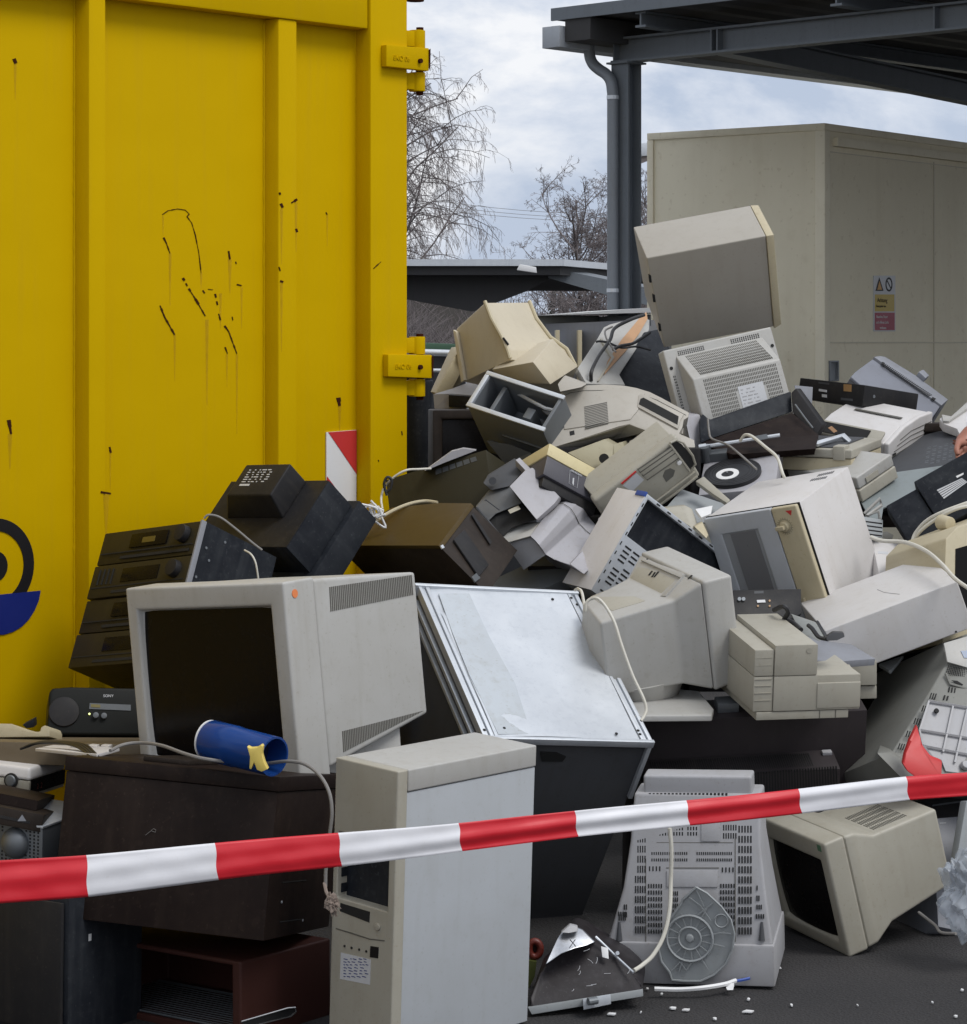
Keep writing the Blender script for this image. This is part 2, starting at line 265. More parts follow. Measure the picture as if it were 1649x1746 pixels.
# measured frames: rotation, origin (nearest bottom corner) and sizes in metres of each boxy thing
FITS = {
 'bigmon': ([[0.5829, -0.8075, -0.09], [0.8116, 0.5839, 0.0173], [0.0385, -0.0832, 0.9958]], [-0.4343, 6.1555, 0.537], dict(W=0.5327, L=0.52, H=0.4934, B=0.1142, k=0.0335, s=0.0977, a=0.1258, b=0.0627, e=0.0438)),
 'tower': ([[0.6823, -0.7306, 0.0288], [0.731, 0.6808, -0.0457], [0.0138, 0.0522, 0.9985]], [-0.2092, 5.7325, -0.0647], dict(W=0.4582, L=0.1991, H=0.719, a=0.1541, b=0.0582, c=0.1319)),
 'microwave': ([[0.5659, -0.7606, -0.3181], [0.7684, 0.6265, -0.131], [0.299, -0.1703, 0.939]], [1.0314, 7.6233, 0.7874], dict(W=0.3369, L=0.3339, H=0.359, a=0.217)),
 'cabinet': ([[0.2667, -0.96, 0.0851], [0.953, 0.2759, 0.1254], [-0.1439, 0.0476, 0.9885]], [-0.4975, 5.8348, 0.2477], dict(W=0.4565, L=0.5252, H=0.3684, a=0.4071, b=0.0981, c=0.15)),
 'oven': ([[0.6117, -0.7911, -0.0064], [0.7911, 0.6115, 0.0178], [-0.0102, -0.016, 0.9998]], [-0.5541, 5.9007, -0.1185], dict(W=0.3127, L=0.5415, H=0.3024, a=0.1608, b=0.099, c=0.15)),
 'silver': ([[0.9216, -0.2824, 0.2664], [0.3795, 0.8001, -0.4646], [-0.0819, 0.5293, 0.8445]], [-0.0025, 6.7374, 0.5738], dict(W=0.4934, L=0.6414, t=0.1695)),
 'whitecase': ([[0.9373, -0.0647, -0.3426], [0.0204, 0.9911, -0.1312], [0.348, 0.116, 0.9303]], [1.0126, 7.3127, 0.6539], dict(W=0.4021, L=0.3676, H=0.1426, e=0.0245, a=0.1162)),
 'mon_rear': ([[0.9178, -0.3767, -0.1257], [0.3506, 0.9173, -0.189], [0.1865, 0.1294, 0.9739]], [0.4149, 7.0653, 0.5894], dict(W=0.3976, L2=0.2464, L1=0.1704, L3=0.3378, g=0.0504, g0=0.0928, h=0.2662, h0=0.2541, H=0.3168, z=0.024, z0=0.0311)),
 'printer': ([[0.9815, -0.1906, 0.0211], [0.1917, 0.9733, -0.1263], [0.0035, 0.128, 0.9918]], [0.7231, 6.9274, 0.6099], dict(W=0.299, L=0.5569, H=0.1732)),
 'darktv': ([[0.9937, -0.1115, -0.0078], [0.1036, 0.945, -0.3103], [0.042, 0.3076, 0.9506]], [0.3919, 6.9444, 0.1925], dict(W=0.6385, H=0.4241, p=0.0913, q=0.1099, r=0.0908, a=0.0565)),
 'upmon': ([[0.9822, 0.1857, -0.0271], [-0.1866, 0.9818, -0.0349], [0.0202, 0.0393, 0.999]], [0.3053, 6.4538, 0.0214], dict(W=0.4225, H=0.4018, B=0.0818, w=0.2688, y=0.3234, D=0.3424)),
 'lowmon': ([[0.8813, -0.4125, -0.2307], [0.384, 0.9095, -0.1591], [0.2754, 0.0517, 0.9599]], [0.954, 6.7287, -0.0033], dict(W=0.3316, H=0.3186, B=0.0621, K=0.1641, L=0.3664, g=0.0281, i=0.0428, j=0.0614, wf=0.34)),
 'topmon': ([[0.9816, -0.141, -0.1289], [0.0566, 0.8593, -0.5083], [0.1824, 0.4916, 0.8515]], [0.6089, 9.077, 1.5788], dict(W=0.4517, L=0.2365, H=0.3691, B=0.0295, s=0.0271)),
 'ventmon': ([[0.9316, -0.264, -0.2498], [0.3021, 0.9446, 0.128], [0.2022, -0.1947, 0.9598]], [0.6842, 8.7025, 1.276], dict(W=0.4085, H=0.3105, a=0.0399, c=0.0269, p=0.0937, q=0.1264, e=0.0954, w=0.0423)),
 'hifi': ([[0.6596, -0.7262, 0.1936], [0.6293, 0.6745, 0.3861], [-0.411, -0.1329, 0.9019]], [-0.8706, 7.0425, 0.7316], dict(W=0.2949, L=0.4287, H=0.417, e=0.1664)),
 'blackcrt': ([[0.7033, 0.4527, -0.5481], [-0.7094, 0.4967, -0.5], [0.0459, 0.7405, 0.6705]], [-0.8757, 7.6801, 0.9948], dict(W=0.4477, L=0.2519, d=0.1142, p=0.0849, a=0.0934, b=0.1268, c=0.3525, f=0.2456, a2=0.1553, c2=0.3546)),
 'browntv': ([[0.6724, -0.2777, -0.6861], [0.2521, 0.9575, -0.1404], [0.6959, -0.0785, 0.7138]], [-0.0015, 7.5851, 0.8694], dict(W=0.17, L=0.45, H=0.2004, e=0.0019, m=1.0069, n=1.0768)),
 'olive': ([[0.43, -0.894, -0.1262], [0.8418, 0.3464, 0.414], [-0.3264, -0.2842, 0.9015]], [0.0337, 8.0476, 1.0797], dict(W=0.144, L=0.3295, H=0.2051, e=0.166)),
 'wedge': ([[0.8043, -0.5927, -0.0427], [0.4982, 0.7117, -0.4953], [0.324, 0.3771, 0.8677]], [-0.053, 7.1957, 0.7519], dict(W=0.3954, L=0.1297, H=0.071, e=0.1395, g=0.2745)),
 'yellowbox': ([[0.8105, -0.5483, 0.2064], [0.367, 0.7498, 0.5506], [-0.4566, -0.3705, 0.8089]], [0.1812, 7.8979, 1.2018], dict(W=0.2283, L=0.1469, H=0.1107)),
 'fascia': ([[0.7938, -0.4396, -0.4203], [0.077, 0.7581, -0.6476], [0.6033, 0.4817, 0.6356]], [0.4601, 8.032, 1.02], dict(W=0.275, H=0.1973, t=0.0302, e=0.1206)),
 'chassis': ([[0.7048, -0.5013, 0.502], [0.4463, 0.8633, 0.2354], [-0.5514, 0.0581, 0.8322]], [0.3177, 7.5826, 0.8735], dict(W=0.3124, L=0.0797, H=0.3355)),
 'steelbox': ([[0.8364, 0.4849, -0.2555], [-0.4792, 0.4207, -0.7703], [-0.266, 0.7667, 0.5843]], [0.0046, 8.5907, 1.265], dict(W=0.2907, L=0.1442, H=0.2238)),
 'blackbox': ([[0.7382, -0.6607, 0.1361], [0.6646, 0.7469, 0.0209], [-0.1154, 0.075, 0.9905]], [1.3201, 8.995, 1.38], dict(W=0.2991, L=0.3007, H=0.0792)),
 'greyprinter': ([[0.8111, 0.5481, 0.2044], [0.0314, 0.3081, -0.9508], [-0.5841, 0.7776, 0.2327]], [1.352, 9.4273, 1.4819], dict(W=0.2883, L=0.0323, H=0.2305)),
 'whiteprinter': ([[0.6058, -0.7956, 0.0046], [0.7706, 0.5853, -0.2521], [0.1979, 0.1563, 0.9677]], [1.37, 8.7451, 1.19], dict(W=0.314, L=0.2911, H=0.1129)),
 'scanner': ([[0.4246, -0.9053, -0.0136], [0.9019, 0.4243, -0.0814], [0.0794, 0.0223, 0.9966]], [1.1855, 8.3181, 1.1825], dict(W=0.338, L=0.3174, H=0.077, e=0.15)),
 'smallprinter': ([[0.7253, -0.6243, -0.2901], [0.5532, 0.7794, -0.2942], [0.4098, 0.0528, 0.9107]], [1.2087, 8.2272, 1.0914], dict(W=0.1508, L=0.3113, H=0.0866)),
 'turntable': ([[0.9698, 0.1551, -0.1882], [-0.2183, 0.8961, -0.3865], [0.1087, 0.4159, 0.9029]], [0.6904, 8.1803, 1.0657], dict(W=0.2353, L=0.3152, H=0.0597)),
 'blackdevice': ([[0.8712, -0.438, -0.2215], [-0.0037, 0.4453, -0.8954], [0.4908, 0.7809, 0.3863]], [1.323, 7.9441, 0.9474], dict(W=0.2572, L=0.1527, H=0.0975)),
 'darkcase': ([[0.9444, 0.2156, -0.2483], [-0.2698, 0.9397, -0.2103], [0.188, 0.2656, 0.9456]], [1.397, 8.6051, 1.0704], dict(W=0.1978, L=0.4033, H=0.12)),
 'building': ([[0.6013, -0.799, -0.0084], [0.799, 0.6013, -0.0006], [0.0056, -0.0063, 1.0]], [1.9014, 14.2783, 0.6414], dict(W=6.0, L=1.1455, H=2.1792, a=1.7546, b=0.8101)),
 'alarm': ([[0.3159, -0.9464, 0.0669], [0.9488, 0.3156, -0.0143], [-0.0076, 0.068, 0.9977]], [-1.1447, 6.499, 0.4527], dict(W=0.1913, L=0.1703, H=0.0744)),
 'psu': ([[0.4469, -0.8942, 0.0286], [0.893, 0.4439, -0.0737], [0.0532, 0.0585, 0.9969]], [-1.0518, 6.1423, 0.2952], dict(W=0.0907, L=0.2067, H=0.1554)),
 'subwoofer': ([[0.5571, -0.8304, 0.0085], [0.83, 0.5571, 0.0279], [-0.0279, -0.0085, 0.9996]], [-0.9604, 5.8995, -0.0791], dict(W=0.1055, L=0.2967, H=0.4063)),
 'vcr': ([[0.0111, -0.9822, 0.1877], [0.9935, 0.0321, 0.1095], [-0.1136, 0.1853, 0.9761]], [-1.0909, 6.3702, 0.4021], dict(W=0.2373, L=0.2188, H=0.0331))}
def FR(n): R, T, d = FITS[n]; return Fr(R, T, d)
# ------------------------------------------------------------------ ground
m = MB(); m.add([(-400, -40, 0), (400, -40, 0), (400, 900, 0), (-400, 900, 0)], [(0, 1, 2, 3)])
tag(m.build('ground', M['asphalt'], center=False), None, None, kind='structure')
# ------------------------------------------------------------------ yellow container (long side with hinges at its end)
u = Vector((.686, .7276, 0)).normalized(); yv = Vector((-u.y, u.x, 0))
CO = Vector((-.2529, 8.72, 0)); fc = Fr(Matrix((u, yv, Vector((0, 0, 1)))).transposed(), CO)
t = thing('waste_container', fc, 'tall yellow steel skip container with ribbed side and rust scratches', 'container')
Y_ = M['yellow']
m = MB(); m.box(-6, -.09, 0, 2.3, .12, 2.95); m.build('body', Y_, t, bevel=.01)
def xs(px, y=-.055, py=500): return fc.on('y', y, px, py).x
zt = fc.on('y', -.05, 560, 42).z
ztop = 2.96
for a, b in ((152, 180), (475, 506)):
    x0, x1 = xs(a), xs(b); m = MB(); m.add([(x0 - .012, 0.002, .12), (x0, -.055, .12), (x1, -.055, .12), (x1 + .03, .002, .12), (x0 - .012, 0.002, zt), (x0, -.055, zt), (x1, -.055, zt), (x1 + .03, .002, zt)], [(0, 1, 2, 3), (4, 5, 6, 7), (0, 4, 5, 1), (1, 5, 6, 2), (2, 6, 7, 3), (3, 7, 4, 0)])
    m.build('rib', Y_, t, bevel=.006)
    w_ = MB(); rnd = random.Random(a)
    zz = .2
    wp = []
    while zz < zt: wp.append((x0 - .013 + rnd.uniform(-.0008, .0008), -.001, zz)); zz += .012
    w_.tube(wp, [.0036 + rnd.uniform(-.0008, .0010) for _ in wp], 5)
    w_.build('weld_seam', Y_, t, smooth=True)
for k in (-1.0, -1.75, -2.5, -3.2):
    x0 = xs(152) + k * .75 - .2; m = MB(); m.box(x0, x0 + .09, -.055, .002, .12, zt); m.build('rib', Y_, t, bevel=.006)
m = MB(); m.box(-6, xs(632, -.07) - .003, -.062, .002, zt, ztop); m.build('top_rail', Y_, t, bevel=.008)
xc = fc.on('y', -.07, 695, 400).x; m = MB(); m.box(xs(632, -.07), xc, -.07, .03, .1, ztop); m.build('corner_post', Y_, t, bevel=.008)
m = MB(); m.box(-6, xs(632, -.07) - .003, -.062, .002, .1, .24); m.build('bottom_rail', Y_, t, bevel=.008)
def hinge(p_plate, ktop, kbot, pin):
    h = MB(); q = fc.q('-y', -.071, p_plate); h.prism([v + Vector((0, .001, 0)) for v in q], (0, -.026, 0)); ho = h.build('hinge', Y_, t, bevel=.004)
    tp = fc.on('y', -.085, 712, ktop[0]); z0 = tp.z
    for (ya, yb) in (ktop, kbot):
        k = MB(); a = fc.on('y', -.05, 711, ya); b = fc.on('y', -.05, 711, yb); k.cyl((a.x, -.05, a.z), (b.x, -.05, b.z), .028, n=16)
        k.hexa([(a.x - .085, -.045, a.z - .004), (a.x, -.07, a.z - .004), (a.x, -.03, a.z - .004), (a.x - .085, -.02, a.z - .004), (a.x - .085, -.045, b.z + .004), (a.x, -.07, b.z + .004), (a.x, -.03, b.z + .004), (a.x - .085, -.02, b.z + .004)]); k.build('hinge_knuckle', Y_, ho, bevel=.003)
    a = fc.on('y', -.05, 716, ktop[0] - 5); b = fc.on('y', -.05, 716, kbot[1] + 6); k = MB(); k.cyl((a.x, -.05, a.z), (b.x, -.05, b.z), .013, n=10); k.build('hinge_pin', M['rust'], ho)
    c = fc.on('y', -.098, 716, pin); k = MB(); k.cyl((c.x, -.094, c.z), (c.x, -.106, c.z), .008, n=8); k.build('hinge_bolt', M['rust'], ho)
    e = MB(); a = q[0]; b = q[1]
    e.prism([Vector((q[1].x - .004, -.0975, q[1].z - .006)), Vector((q[1].x + .003, -.0975, q[1].z - .002)), Vector((q[2].x + .002, -.0975, q[2].z)), Vector((q[2].x - .003, -.0975, q[2].z + .01))], (0, -.002, 0)); e.build('rust_edge', M['rust'], ho)
    text('EKO 06', 'embossed_mark', Vector((q[0].x + .03, -.0972, (q[0].z + q[3].z) / 2 - .012)), (1, 0, 0), (0, 0, 1), .024, Y_, ho, .0012)
hinge([(650, 77), (723, 83), (723, 122), (650, 114)], (52, 83), (124, 156), 104)
hinge([(653, 604), (728, 605), (728, 645), (653, 642)], (574, 604), (646, 676), 626)
m = MB(); a = fc.on('y', -.05, 708, -8); m.cyl((a.x, -.05, a.z), (a.x, -.05, a.z - .02), .03, n=12); m.build('hinge_stub', M['rust'], t)
# the red and white reflective plate
pq = fc.q('y', -.003, [(556, 737), (607, 733), (607, 880), (556, 885)])
m = MB(); m.plate(pq, '-y', .002); pl = m.build('reflective_plate', M['printwhite'], t)
m = MB(); m.plate([v + Vector((0, -.0025, 0)) for v in fc.q('y', -.003, [(559, 737), (607, 733.5), (607, 808)])], '-y', .001)
m.plate([v + Vector((0, -.0025, 0)) for v in fc.q('y', -.003, [(556.5, 812), (607, 890), (607, 880), (556.5, 884)])], '-y', .001); m.build('red_stripe', M['red'], pl)
# painted emblem: ring, dot and blue half disc
C0 = fc.on('y', -.001, -9, 966); em = MB(); n = 64
def disc(mb, r0, r1, a0=0, a1=360, y=-.001):
    k = 64; pts = [(math.radians(a0 + (a1 - a0) * i / k)) for i in range(k + 1)]
    if r0 == 0: mb.plate([C0 + Vector((math.cos(a) * r1, y, math.sin(a) * r1)) for a in pts[:-1]], '-y', .0006)
    else:
        for i in range(k): mb.plate([C0 + Vector((math.cos(a) * r, y, math.sin(a) * r)) for a, r in ((pts[i], r0), (pts[i], r1), (pts[i + 1], r1), (pts[i + 1], r0))], '-y', .0006)
disc(em, .103, .1395); disc(em, 0, .045); eo = em.build('emblem', M['ink'], t)
m = MB(); hd = [fc.on('y', -.002, a, b) for a, b in ((69, 1007), (66, 1023), (59, 1040), (49, 1056), (37, 1068), (22, 1077), (6, 1082), (-12, 1083), (-32, 1078), (-52, 1066), (-70, 1046), (-82, 1022))]
m.plate([v + Vector((0, -.001, 0)) for v in hd], '-y', .0008); m.build('blue_half_disc', M['bluelogo'], eo)
# scratches and rust
rnd = random.Random(3)
def scratch(pts, wpx=2.2, y=-.001, dash=0):
    sc = MB()
    for i in range(len(pts) - 1):
        (ax, ay), (bx, by) = pts[i], pts[i + 1]; k = max(1, int(math.hypot(bx - ax, by - ay) / 5))
        for j in range(k):
            if rnd.random() < dash: continue
            w0 = wpx * rnd.uniform(.3, 1.0) / 2; x0, y0 = ax + (bx - ax) * j / k, ay + (by - ay) * j / k; x1, y1 = ax + (bx - ax) * (j + 1) / k, ay + (by - ay) * (j + 1) / k
            l = math.hypot(x1 - x0, y1 - y0); nx, ny = -(y1 - y0) / l * w0, (x1 - x0) / l * w0
            sc.plate(fc.q('y', y, [(x0 + nx, y0 + ny), (x1 + nx * .8, y1 + ny * .8), (x1 - nx, y1 - ny), (x0 - nx, y0 - ny)]), '-y', .0007)
    sc.build('rust_scratch', M['rust'], t)
scratch([(277, 366), (287, 359), (303, 356), (316, 358), (323, 365), (319, 369), (327, 380), (333, 400), (339, 430), (343, 465)], 1.8)
scratch([(279, 405), (284, 415), (290, 432)], 3); scratch([(312, 474), (322, 492), (336, 514), (353, 544)], 4, dash=.18); scratch([(273, 521), (281, 541), (298, 571)], 3.4, dash=.22)
scratch([(346, 495), (349, 500)], 4); scratch([(355, 493), (363, 494)], 3); scratch([(367, 501), (371, 520)], 4, dash=.2); scratch([(373, 535), (376, 546), (390, 565), (404, 603)], 3.2, dash=.08); scratch([(384, 592), (388, 603)], 4)
scratch([(390, 428), (392, 442)], 5); scratch([(402, 446), (403, 450)], 4); scratch([(404, 485), (412, 487)], 3, dash=.3); scratch([(396, 540), (398, 552)], 2.5, dash=.3)
scratch([(477, 328), (478, 332)], 4, -.056); scratch([(479, 347), (482, 354)], 5, -.056); scratch([(497, 346), (507, 340)], 5, -.056); scratch([(505, 390), (507, 396)], 4, -.056); scratch([(476, 455), (478, 462)], 4, -.056); scratch([(478, 479), (483, 481)], 4, -.056)
scratch([(556, 362), (558, 366)], 3); scratch([(637, 458), (650, 446)], 1.8, -.071); scratch([(577, 678), (579, 692)], 8); scratch([(24, 100), (27, 108)], 6); scratch([(15, 716), (19, 740)], 8); scratch([(187, 762), (189, 772)], 4); scratch([(172, 839), (189, 842)], 4, -.056)
scratch([(685, 735), (686, 742)], 5, -.071); scratch([(645, 784), (646, 787)], 3, -.071)
for (x, y0, y1, w, yy) in ((26, 108, 170, 5, -.001), (353, 545, 690, 6, -.001), (404, 604, 740, 4, -.001), (387, 604, 660, 4, -.001), (290, 432, 520, 5, -.001), (298, 571, 650, 4, -.001), (392, 442, 500, 7, -.001), (343, 465, 492, 4, -.001), (480, 355, 450, 5, -.056), (480, 482, 600, 5, -.056), (505, 345, 430, 5, -.056), (579, 692, 735, 6, -.001), (17, 740, 800, 8, -.001), (181, 842, 912, 11, -.056), (188, 772, 835, 3, -.001), (558, 366, 420, 3, -.001), (376, 500, 560, 5, -.001), (278, 368, 402, 3, -.001), (412, 490, 560, 4, -.001)):
    n_ = 5; ru = MB()
    for i in range(n_):
        a, b = y0 + (y1 - y0) * i / n_, y0 + (y1 - y0) * (i + 1) / n_; wa = w * (1 - i / n_ * .8); wb = w * (1 - (i + 1) / n_ * .8)
        ru.add([v + Vector((0, -.0004, 0)) for v in fc.q('y', yy, [(x - wa / 2, a), (x + wa / 2, a), (x + wb / 2, b), (x - wb / 2, b)])], [(0, 1, 2, 3)])
    ru.build('rust_run', M['ruststain'], t)
# ------------------------------------------------------------------ beige cabin
fb = FR('building')
ang = math.atan2(fb.R[1][0], fb.R[0][0]); Tb = P(1405, 210, 14.28); zt_ = Tb.z
fb = Fr(Matrix.Rotation(ang, 3, 'Z'), (Tb.x, Tb.y, 0))
t = thing('steel_cabin', fb, 'tall beige sheet-steel storage cabin behind the scrap pile under the canopy', 'cabin')
lw = fb.on('x', 0, 1108, 227).y
m = MB(); m.box(0, 7, 0, lw, 0, zt_ - .01); m.build('wall', M['wall'], t, bevel=.006)
m = MB(); m.box(-.012, 7, -.012, lw + .012, zt_ - .04, zt_); m.box(-.012, .05, -.012, .05, 0, zt_ - .04); m.box(-.012, .03, lw - .03, lw + .012, 0, zt_ - .041); m.build('corner_trim', M['walltrim'], t, bevel=.004)
m = MB(); z0 = fb.on('y', -.01, 1420, 240).z; m.box(fb.on('y', 0, 1420, 230).x, 6.9, -.03, .002, z0 - .03, z0 + .02); m.build('rain_rail', M['walltrim'], t, bevel=.006)
zs = fb.on('y', 0, 1500, 584).z; xa = fb.on('y', 0, 1592, 584).x
m = MB(); m.box(.06, 6.9, -.004, .002, zs - .004, zs + .004); m.box(xa - .004, xa + .004, -.004, .002, 0, z0 - .05); m.box(.06, 6.9, -.004, .002, z0 - .065, z0 - .059); m.build('panel_seam', plastic('seamwall', (.58, .53, .40)), t)
hq = fb.q('y', -.02, [(1415, 615), (1431, 615), (1431, 650), (1415, 650)]); m = MB()
m.tray(hq[3], (1, 0, 0), (0, 0, 1), (0, 1, 0), (hq[1] - hq[0]).length, (hq[0] - hq[3]).length, .018, (.012, (hq[1] - hq[0]).length - .012, .01, (hq[0] - hq[3]).length - .01), .012); m.build('handle_recess', M['steel'], t, bevel=.002)
# warning sign on the cabin
def sb(x0, y0, x1, y1, y=-.004): return fb.q('y', y, [(x0, y0), (x1, y0), (x1, y1), (x0, y1)])
m = MB(); m.plate(sb(1489, 470, 1526, 565, -.002), '-y', .003); sg = m.build('warning_sign', M['label'], t)
m = MB(); m.plate(sb(1492, 502, 1525, 531, -.006), '-y', .0006); m.build('yellow_panel', plastic('signyellow', (.50, .36, .05), dirt=.1, grain=0), sg)
m = MB(); m.plate(sb(1492, 533, 1525.5, 563, -.006), '-y', .0006); m.build('red_panel', plastic('signred', (.30, .02, .05), dirt=.1, grain=0), sg)
m = MB(); m.plate(fb.q('y', -.006, [(1493, 496), (1506.5, 496), (1499.5, 473)]), '-y', .0006); m.build('warning_triangle', M['ink'], sg)
m = MB(); m.plate(fb.q('y', -.0068, [(1496, 494), (1504, 494), (1499.7, 479)]), '-y', .0006); m.build('triangle_field', plastic('signorange', (.5, .25, .03), dirt=.1, grain=0), sg)
m = MB(); c = fb.on('y', -.006, 1516, 485); r_ = .041; ex = Vector((1, 0, 0)); ez = Vector((0, 0, 1))
for i in range(24):
    a, b = math.tau * i / 24, math.tau * (i + 1) / 24; m.plate([c + (ex * math.cos(q) + ez * math.sin(q)) * r for q, r in ((a, r_), (a, r_ * .75), (b, r_ * .75), (b, r_))], '-y', .0006)
m.plate([c + ex * -.031 + ez * .026, c + ex * -.026 + ez * .031, c + ex * .031 + ez * -.026, c + ex * .026 + ez * -.031], '-y', .0006); m.build('prohibition_ring', M['ink'], sg)
o1 = fb.on('y', -.0075, 1496, 515); text('Achtung', 'sign_text', o1, (1, 0, 0), (0, 0, 1), .036, M['ink'], sg, .0004)
o1 = fb.on('y', -.0075, 1494, 523.5); text('Feuergefahr hier', 'sign_text', o1, (1, 0, 0), (0, 0, 1), .018, M['ink'], sg, .0004)
for s_, yy, xx in (('Rauchen, Feuer', 542, 1494.5), ('und offenes Licht', 551.5, 1494), ('verboten', 561, 1500)):
    text(s_, 'sign_text', fb.on('y', -.0075, xx, yy), (1, 0, 0), (0, 0, 1), .0215, M['printwhite'], sg, .0004)
# ------------------------------------------------------------------ near canopy with post, gutter and downpipe
uc = Vector((.686, .7276, 0)).normalized(); yc = Vector((-uc.y, uc.x, 0)); pc = P(1068, 107, 14); zb = pc.z
fk = Fr(Matrix((uc, yc, Vector((0, 0, 1)))).transposed(), (pc.x, pc.y, 0))
t = thing('canopy', fk, 'grey galvanised steel canopy with post, gutter and downpipe above the beige cabin', 'canopy')
cs = M['canopysteel']
def ibeam(mb, x0, x1, y0, y1, z0, z1, fl=.012, wb=.01, dz=0):  # along the longer side
    if x1 - x0 > y1 - y0:
        c = (y0 + y1) / 2; k = lambda a, b, p, q: mb.hexa([(x0, a, p), (x1, a, p + dz), (x1, b, p + dz), (x0, b, p), (x0, a, q), (x1, a, q + dz), (x1, b, q + dz), (x0, b, q)])
        k(y0, y1, z0, z0 + fl); k(y0, y1, z1 - fl, z1); k(c - wb / 2, c + wb / 2, z0 + fl, z1 - fl)
    else:
        c = (x0 + x1) / 2; mb.box(x0, x1, y0, y1, z0, z0 + fl); mb.box(x0, x1, y0, y1, z1 - fl, z1); mb.box(c - wb / 2, c + wb / 2, y0, y1, z0 + fl, z1 - fl)
m = MB(); m.box(-.055, -.043, -.06, .06, 0, zb - .01); m.box(.043, .055, -.06, .06, 0, zb - .01); m.box(-.043, .043, -.005, .005, 0, zb - .01); m.box(-.08, .08, -.075, .075, zb - .01, zb); m.box(-.1, .1, -.1, .1, 0, .02); m.build('post', cs, t)
m = MB(); ibeam(m, -.05, .05, -8, .07, zb, zb + .135); m.build('beam', cs, t)
m = MB()
for y in (.05, -.62, -.66, -2.0): m.box(-.048, .048, y - .005, y + .005, zb + .012, zb + .123)
m.build('beam_stiffener', cs, t)
m = MB(); ibeam(m, .056, 6, -.68, -.58, zb, zb + .13, dz=-.26); m.build('cross_beam', cs, t)
rz = zb + .20
for y in (-.35, -1.6, -2.9, -4.2, -5.5, -6.8):
    m = MB(); ibeam(m, -.30, 6, y - .035, y + .035, zb + .137, rz + .02); m.build('purlin', cs, t)
m = MB(); n_ = 150; ys = [.24 - i * 8.2 / n_ for i in range(n_ + 1)]  # roof stretched further out of view to shade the cabin's right wall
pr = [(y, rz + .022 + (.018 if i % 4 in (1, 2) else 0)) for i, y in enumerate(ys)]
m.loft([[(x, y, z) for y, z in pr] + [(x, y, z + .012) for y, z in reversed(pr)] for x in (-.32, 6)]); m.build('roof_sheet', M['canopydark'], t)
m = MB(); m.box(-.335, -.32, -8, .25, rz + .018, rz + .085); m.build('fascia', cs, t)
m = MB(); gy0, gy1 = .165, .29
m.add([(-.36, gy0, zb + .07), (-.36, gy1, zb + .07), (-.36, gy1, zb + .185), (-.36, gy0, zb + .185), (6, gy0, zb + .07), (6, gy1, zb + .07), (6, gy1, zb + .185), (6, gy0, zb + .185)], [(0, 1, 2, 3), (4, 5, 6, 7), (0, 4, 5, 1), (1, 5, 6, 2), (2, 6, 7, 3), (3, 7, 4, 0)]); m.build('gutter', plastic('gutter', (.42, .45, .49), rough=.5, metal=.3), t, bevel=.003)
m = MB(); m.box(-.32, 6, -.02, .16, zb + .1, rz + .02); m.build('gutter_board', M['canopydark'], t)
px = [fk.on('x', -.09, a, b) for a, b in ((1005, 56), (1005, 90), (1010, 107), (1021, 118), (1034, 127), (1042, 140), (1045, 160), (1045, 520))]
px += [Vector((-.09, px[-1].y, .05))]
m = MB(); m.tube(curve(px[:7], 6) + px[7:], .031, 16); dp = m.build('downpipe', plastic('pipezinc', (.22, .24, .265), rough=.5, metal=.3), t, smooth=True)
m = MB(); a = fk.on('x', -.09, 1045, 163); m.cyl(a, a + Vector((0, 0, -.02)), .034, n=14); a = fk.on('x', -.09, 1045, 492); m.cyl(a, a + Vector((0, 0, -.02)), .034, n=14); m.build('pipe_clamp', M['galv'], dp)
# ------------------------------------------------------------------ canopies further back
def thick(name, pts, D, th, mat, parent=None, bevel=0, dD=0):
    v = [P(a, b, D + (dD * (a - pts[0][0]) / 1000.0)) for a, b in pts]
    return MB().prism(v, (0, th, 0)).build(name, M[mat] if isinstance(mat, str) else mat, parent, bevel=bevel)
D1 = 35; a = P(962, 442, D1); zr = a.z
t = thing('canopy', (a.x, a.y, 0), 'low grey flat canopy in the distance behind the grey bin enclosure', 'canopy'); 
def lc(v): return Vector(v) - Vector((a.x, a.y, 0))
b_ = P(1300, 0, 49)
m = MB(); q = [lc((a.x, a.y, zr)), lc((b_.x, 46, zr)), lc((-8, 46, zr)), lc((-8, a.y, zr))]; m.prism(q, (0, 0, -.09)); m.build('roof', M['galv'], t)
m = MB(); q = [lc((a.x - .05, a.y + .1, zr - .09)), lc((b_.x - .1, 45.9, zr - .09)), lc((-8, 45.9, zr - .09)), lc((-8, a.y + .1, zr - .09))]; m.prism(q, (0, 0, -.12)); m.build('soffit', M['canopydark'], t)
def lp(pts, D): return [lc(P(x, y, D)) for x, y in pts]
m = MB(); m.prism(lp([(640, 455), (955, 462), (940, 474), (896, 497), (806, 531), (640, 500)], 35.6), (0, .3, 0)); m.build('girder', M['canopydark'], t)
m = MB(); m.prism(lp([(933, 461), (965, 462), (1110, 492), (1110, 522), (1032, 502), (935, 474)], 35.5), (.3, .6, 0)); m.build('girder', M['canopysteel'], t)
for x in (-3, 2.2): m = MB(); m.box(x - .1, x + .1, 6, 6.2, 0, zr - .2); m.build('post', M['canopysteel'], t)
m = MB(); c = P(899, 458, 34.5); m.hexa([c + Vector(v) for v in ((-.14, 0, -.02), (.13, 0, -.06), (.13, .12, -.06), (-.14, .12, -.02), (-.1, 0, .06), (.12, 0, .02), (.12, .12, .02), (-.1, .12, .06))])
tag(m.build('floodlight', M['printwhite'], bevel=.012), 'small white floodlight hanging from the edge of the distant canopy', 'lamp')
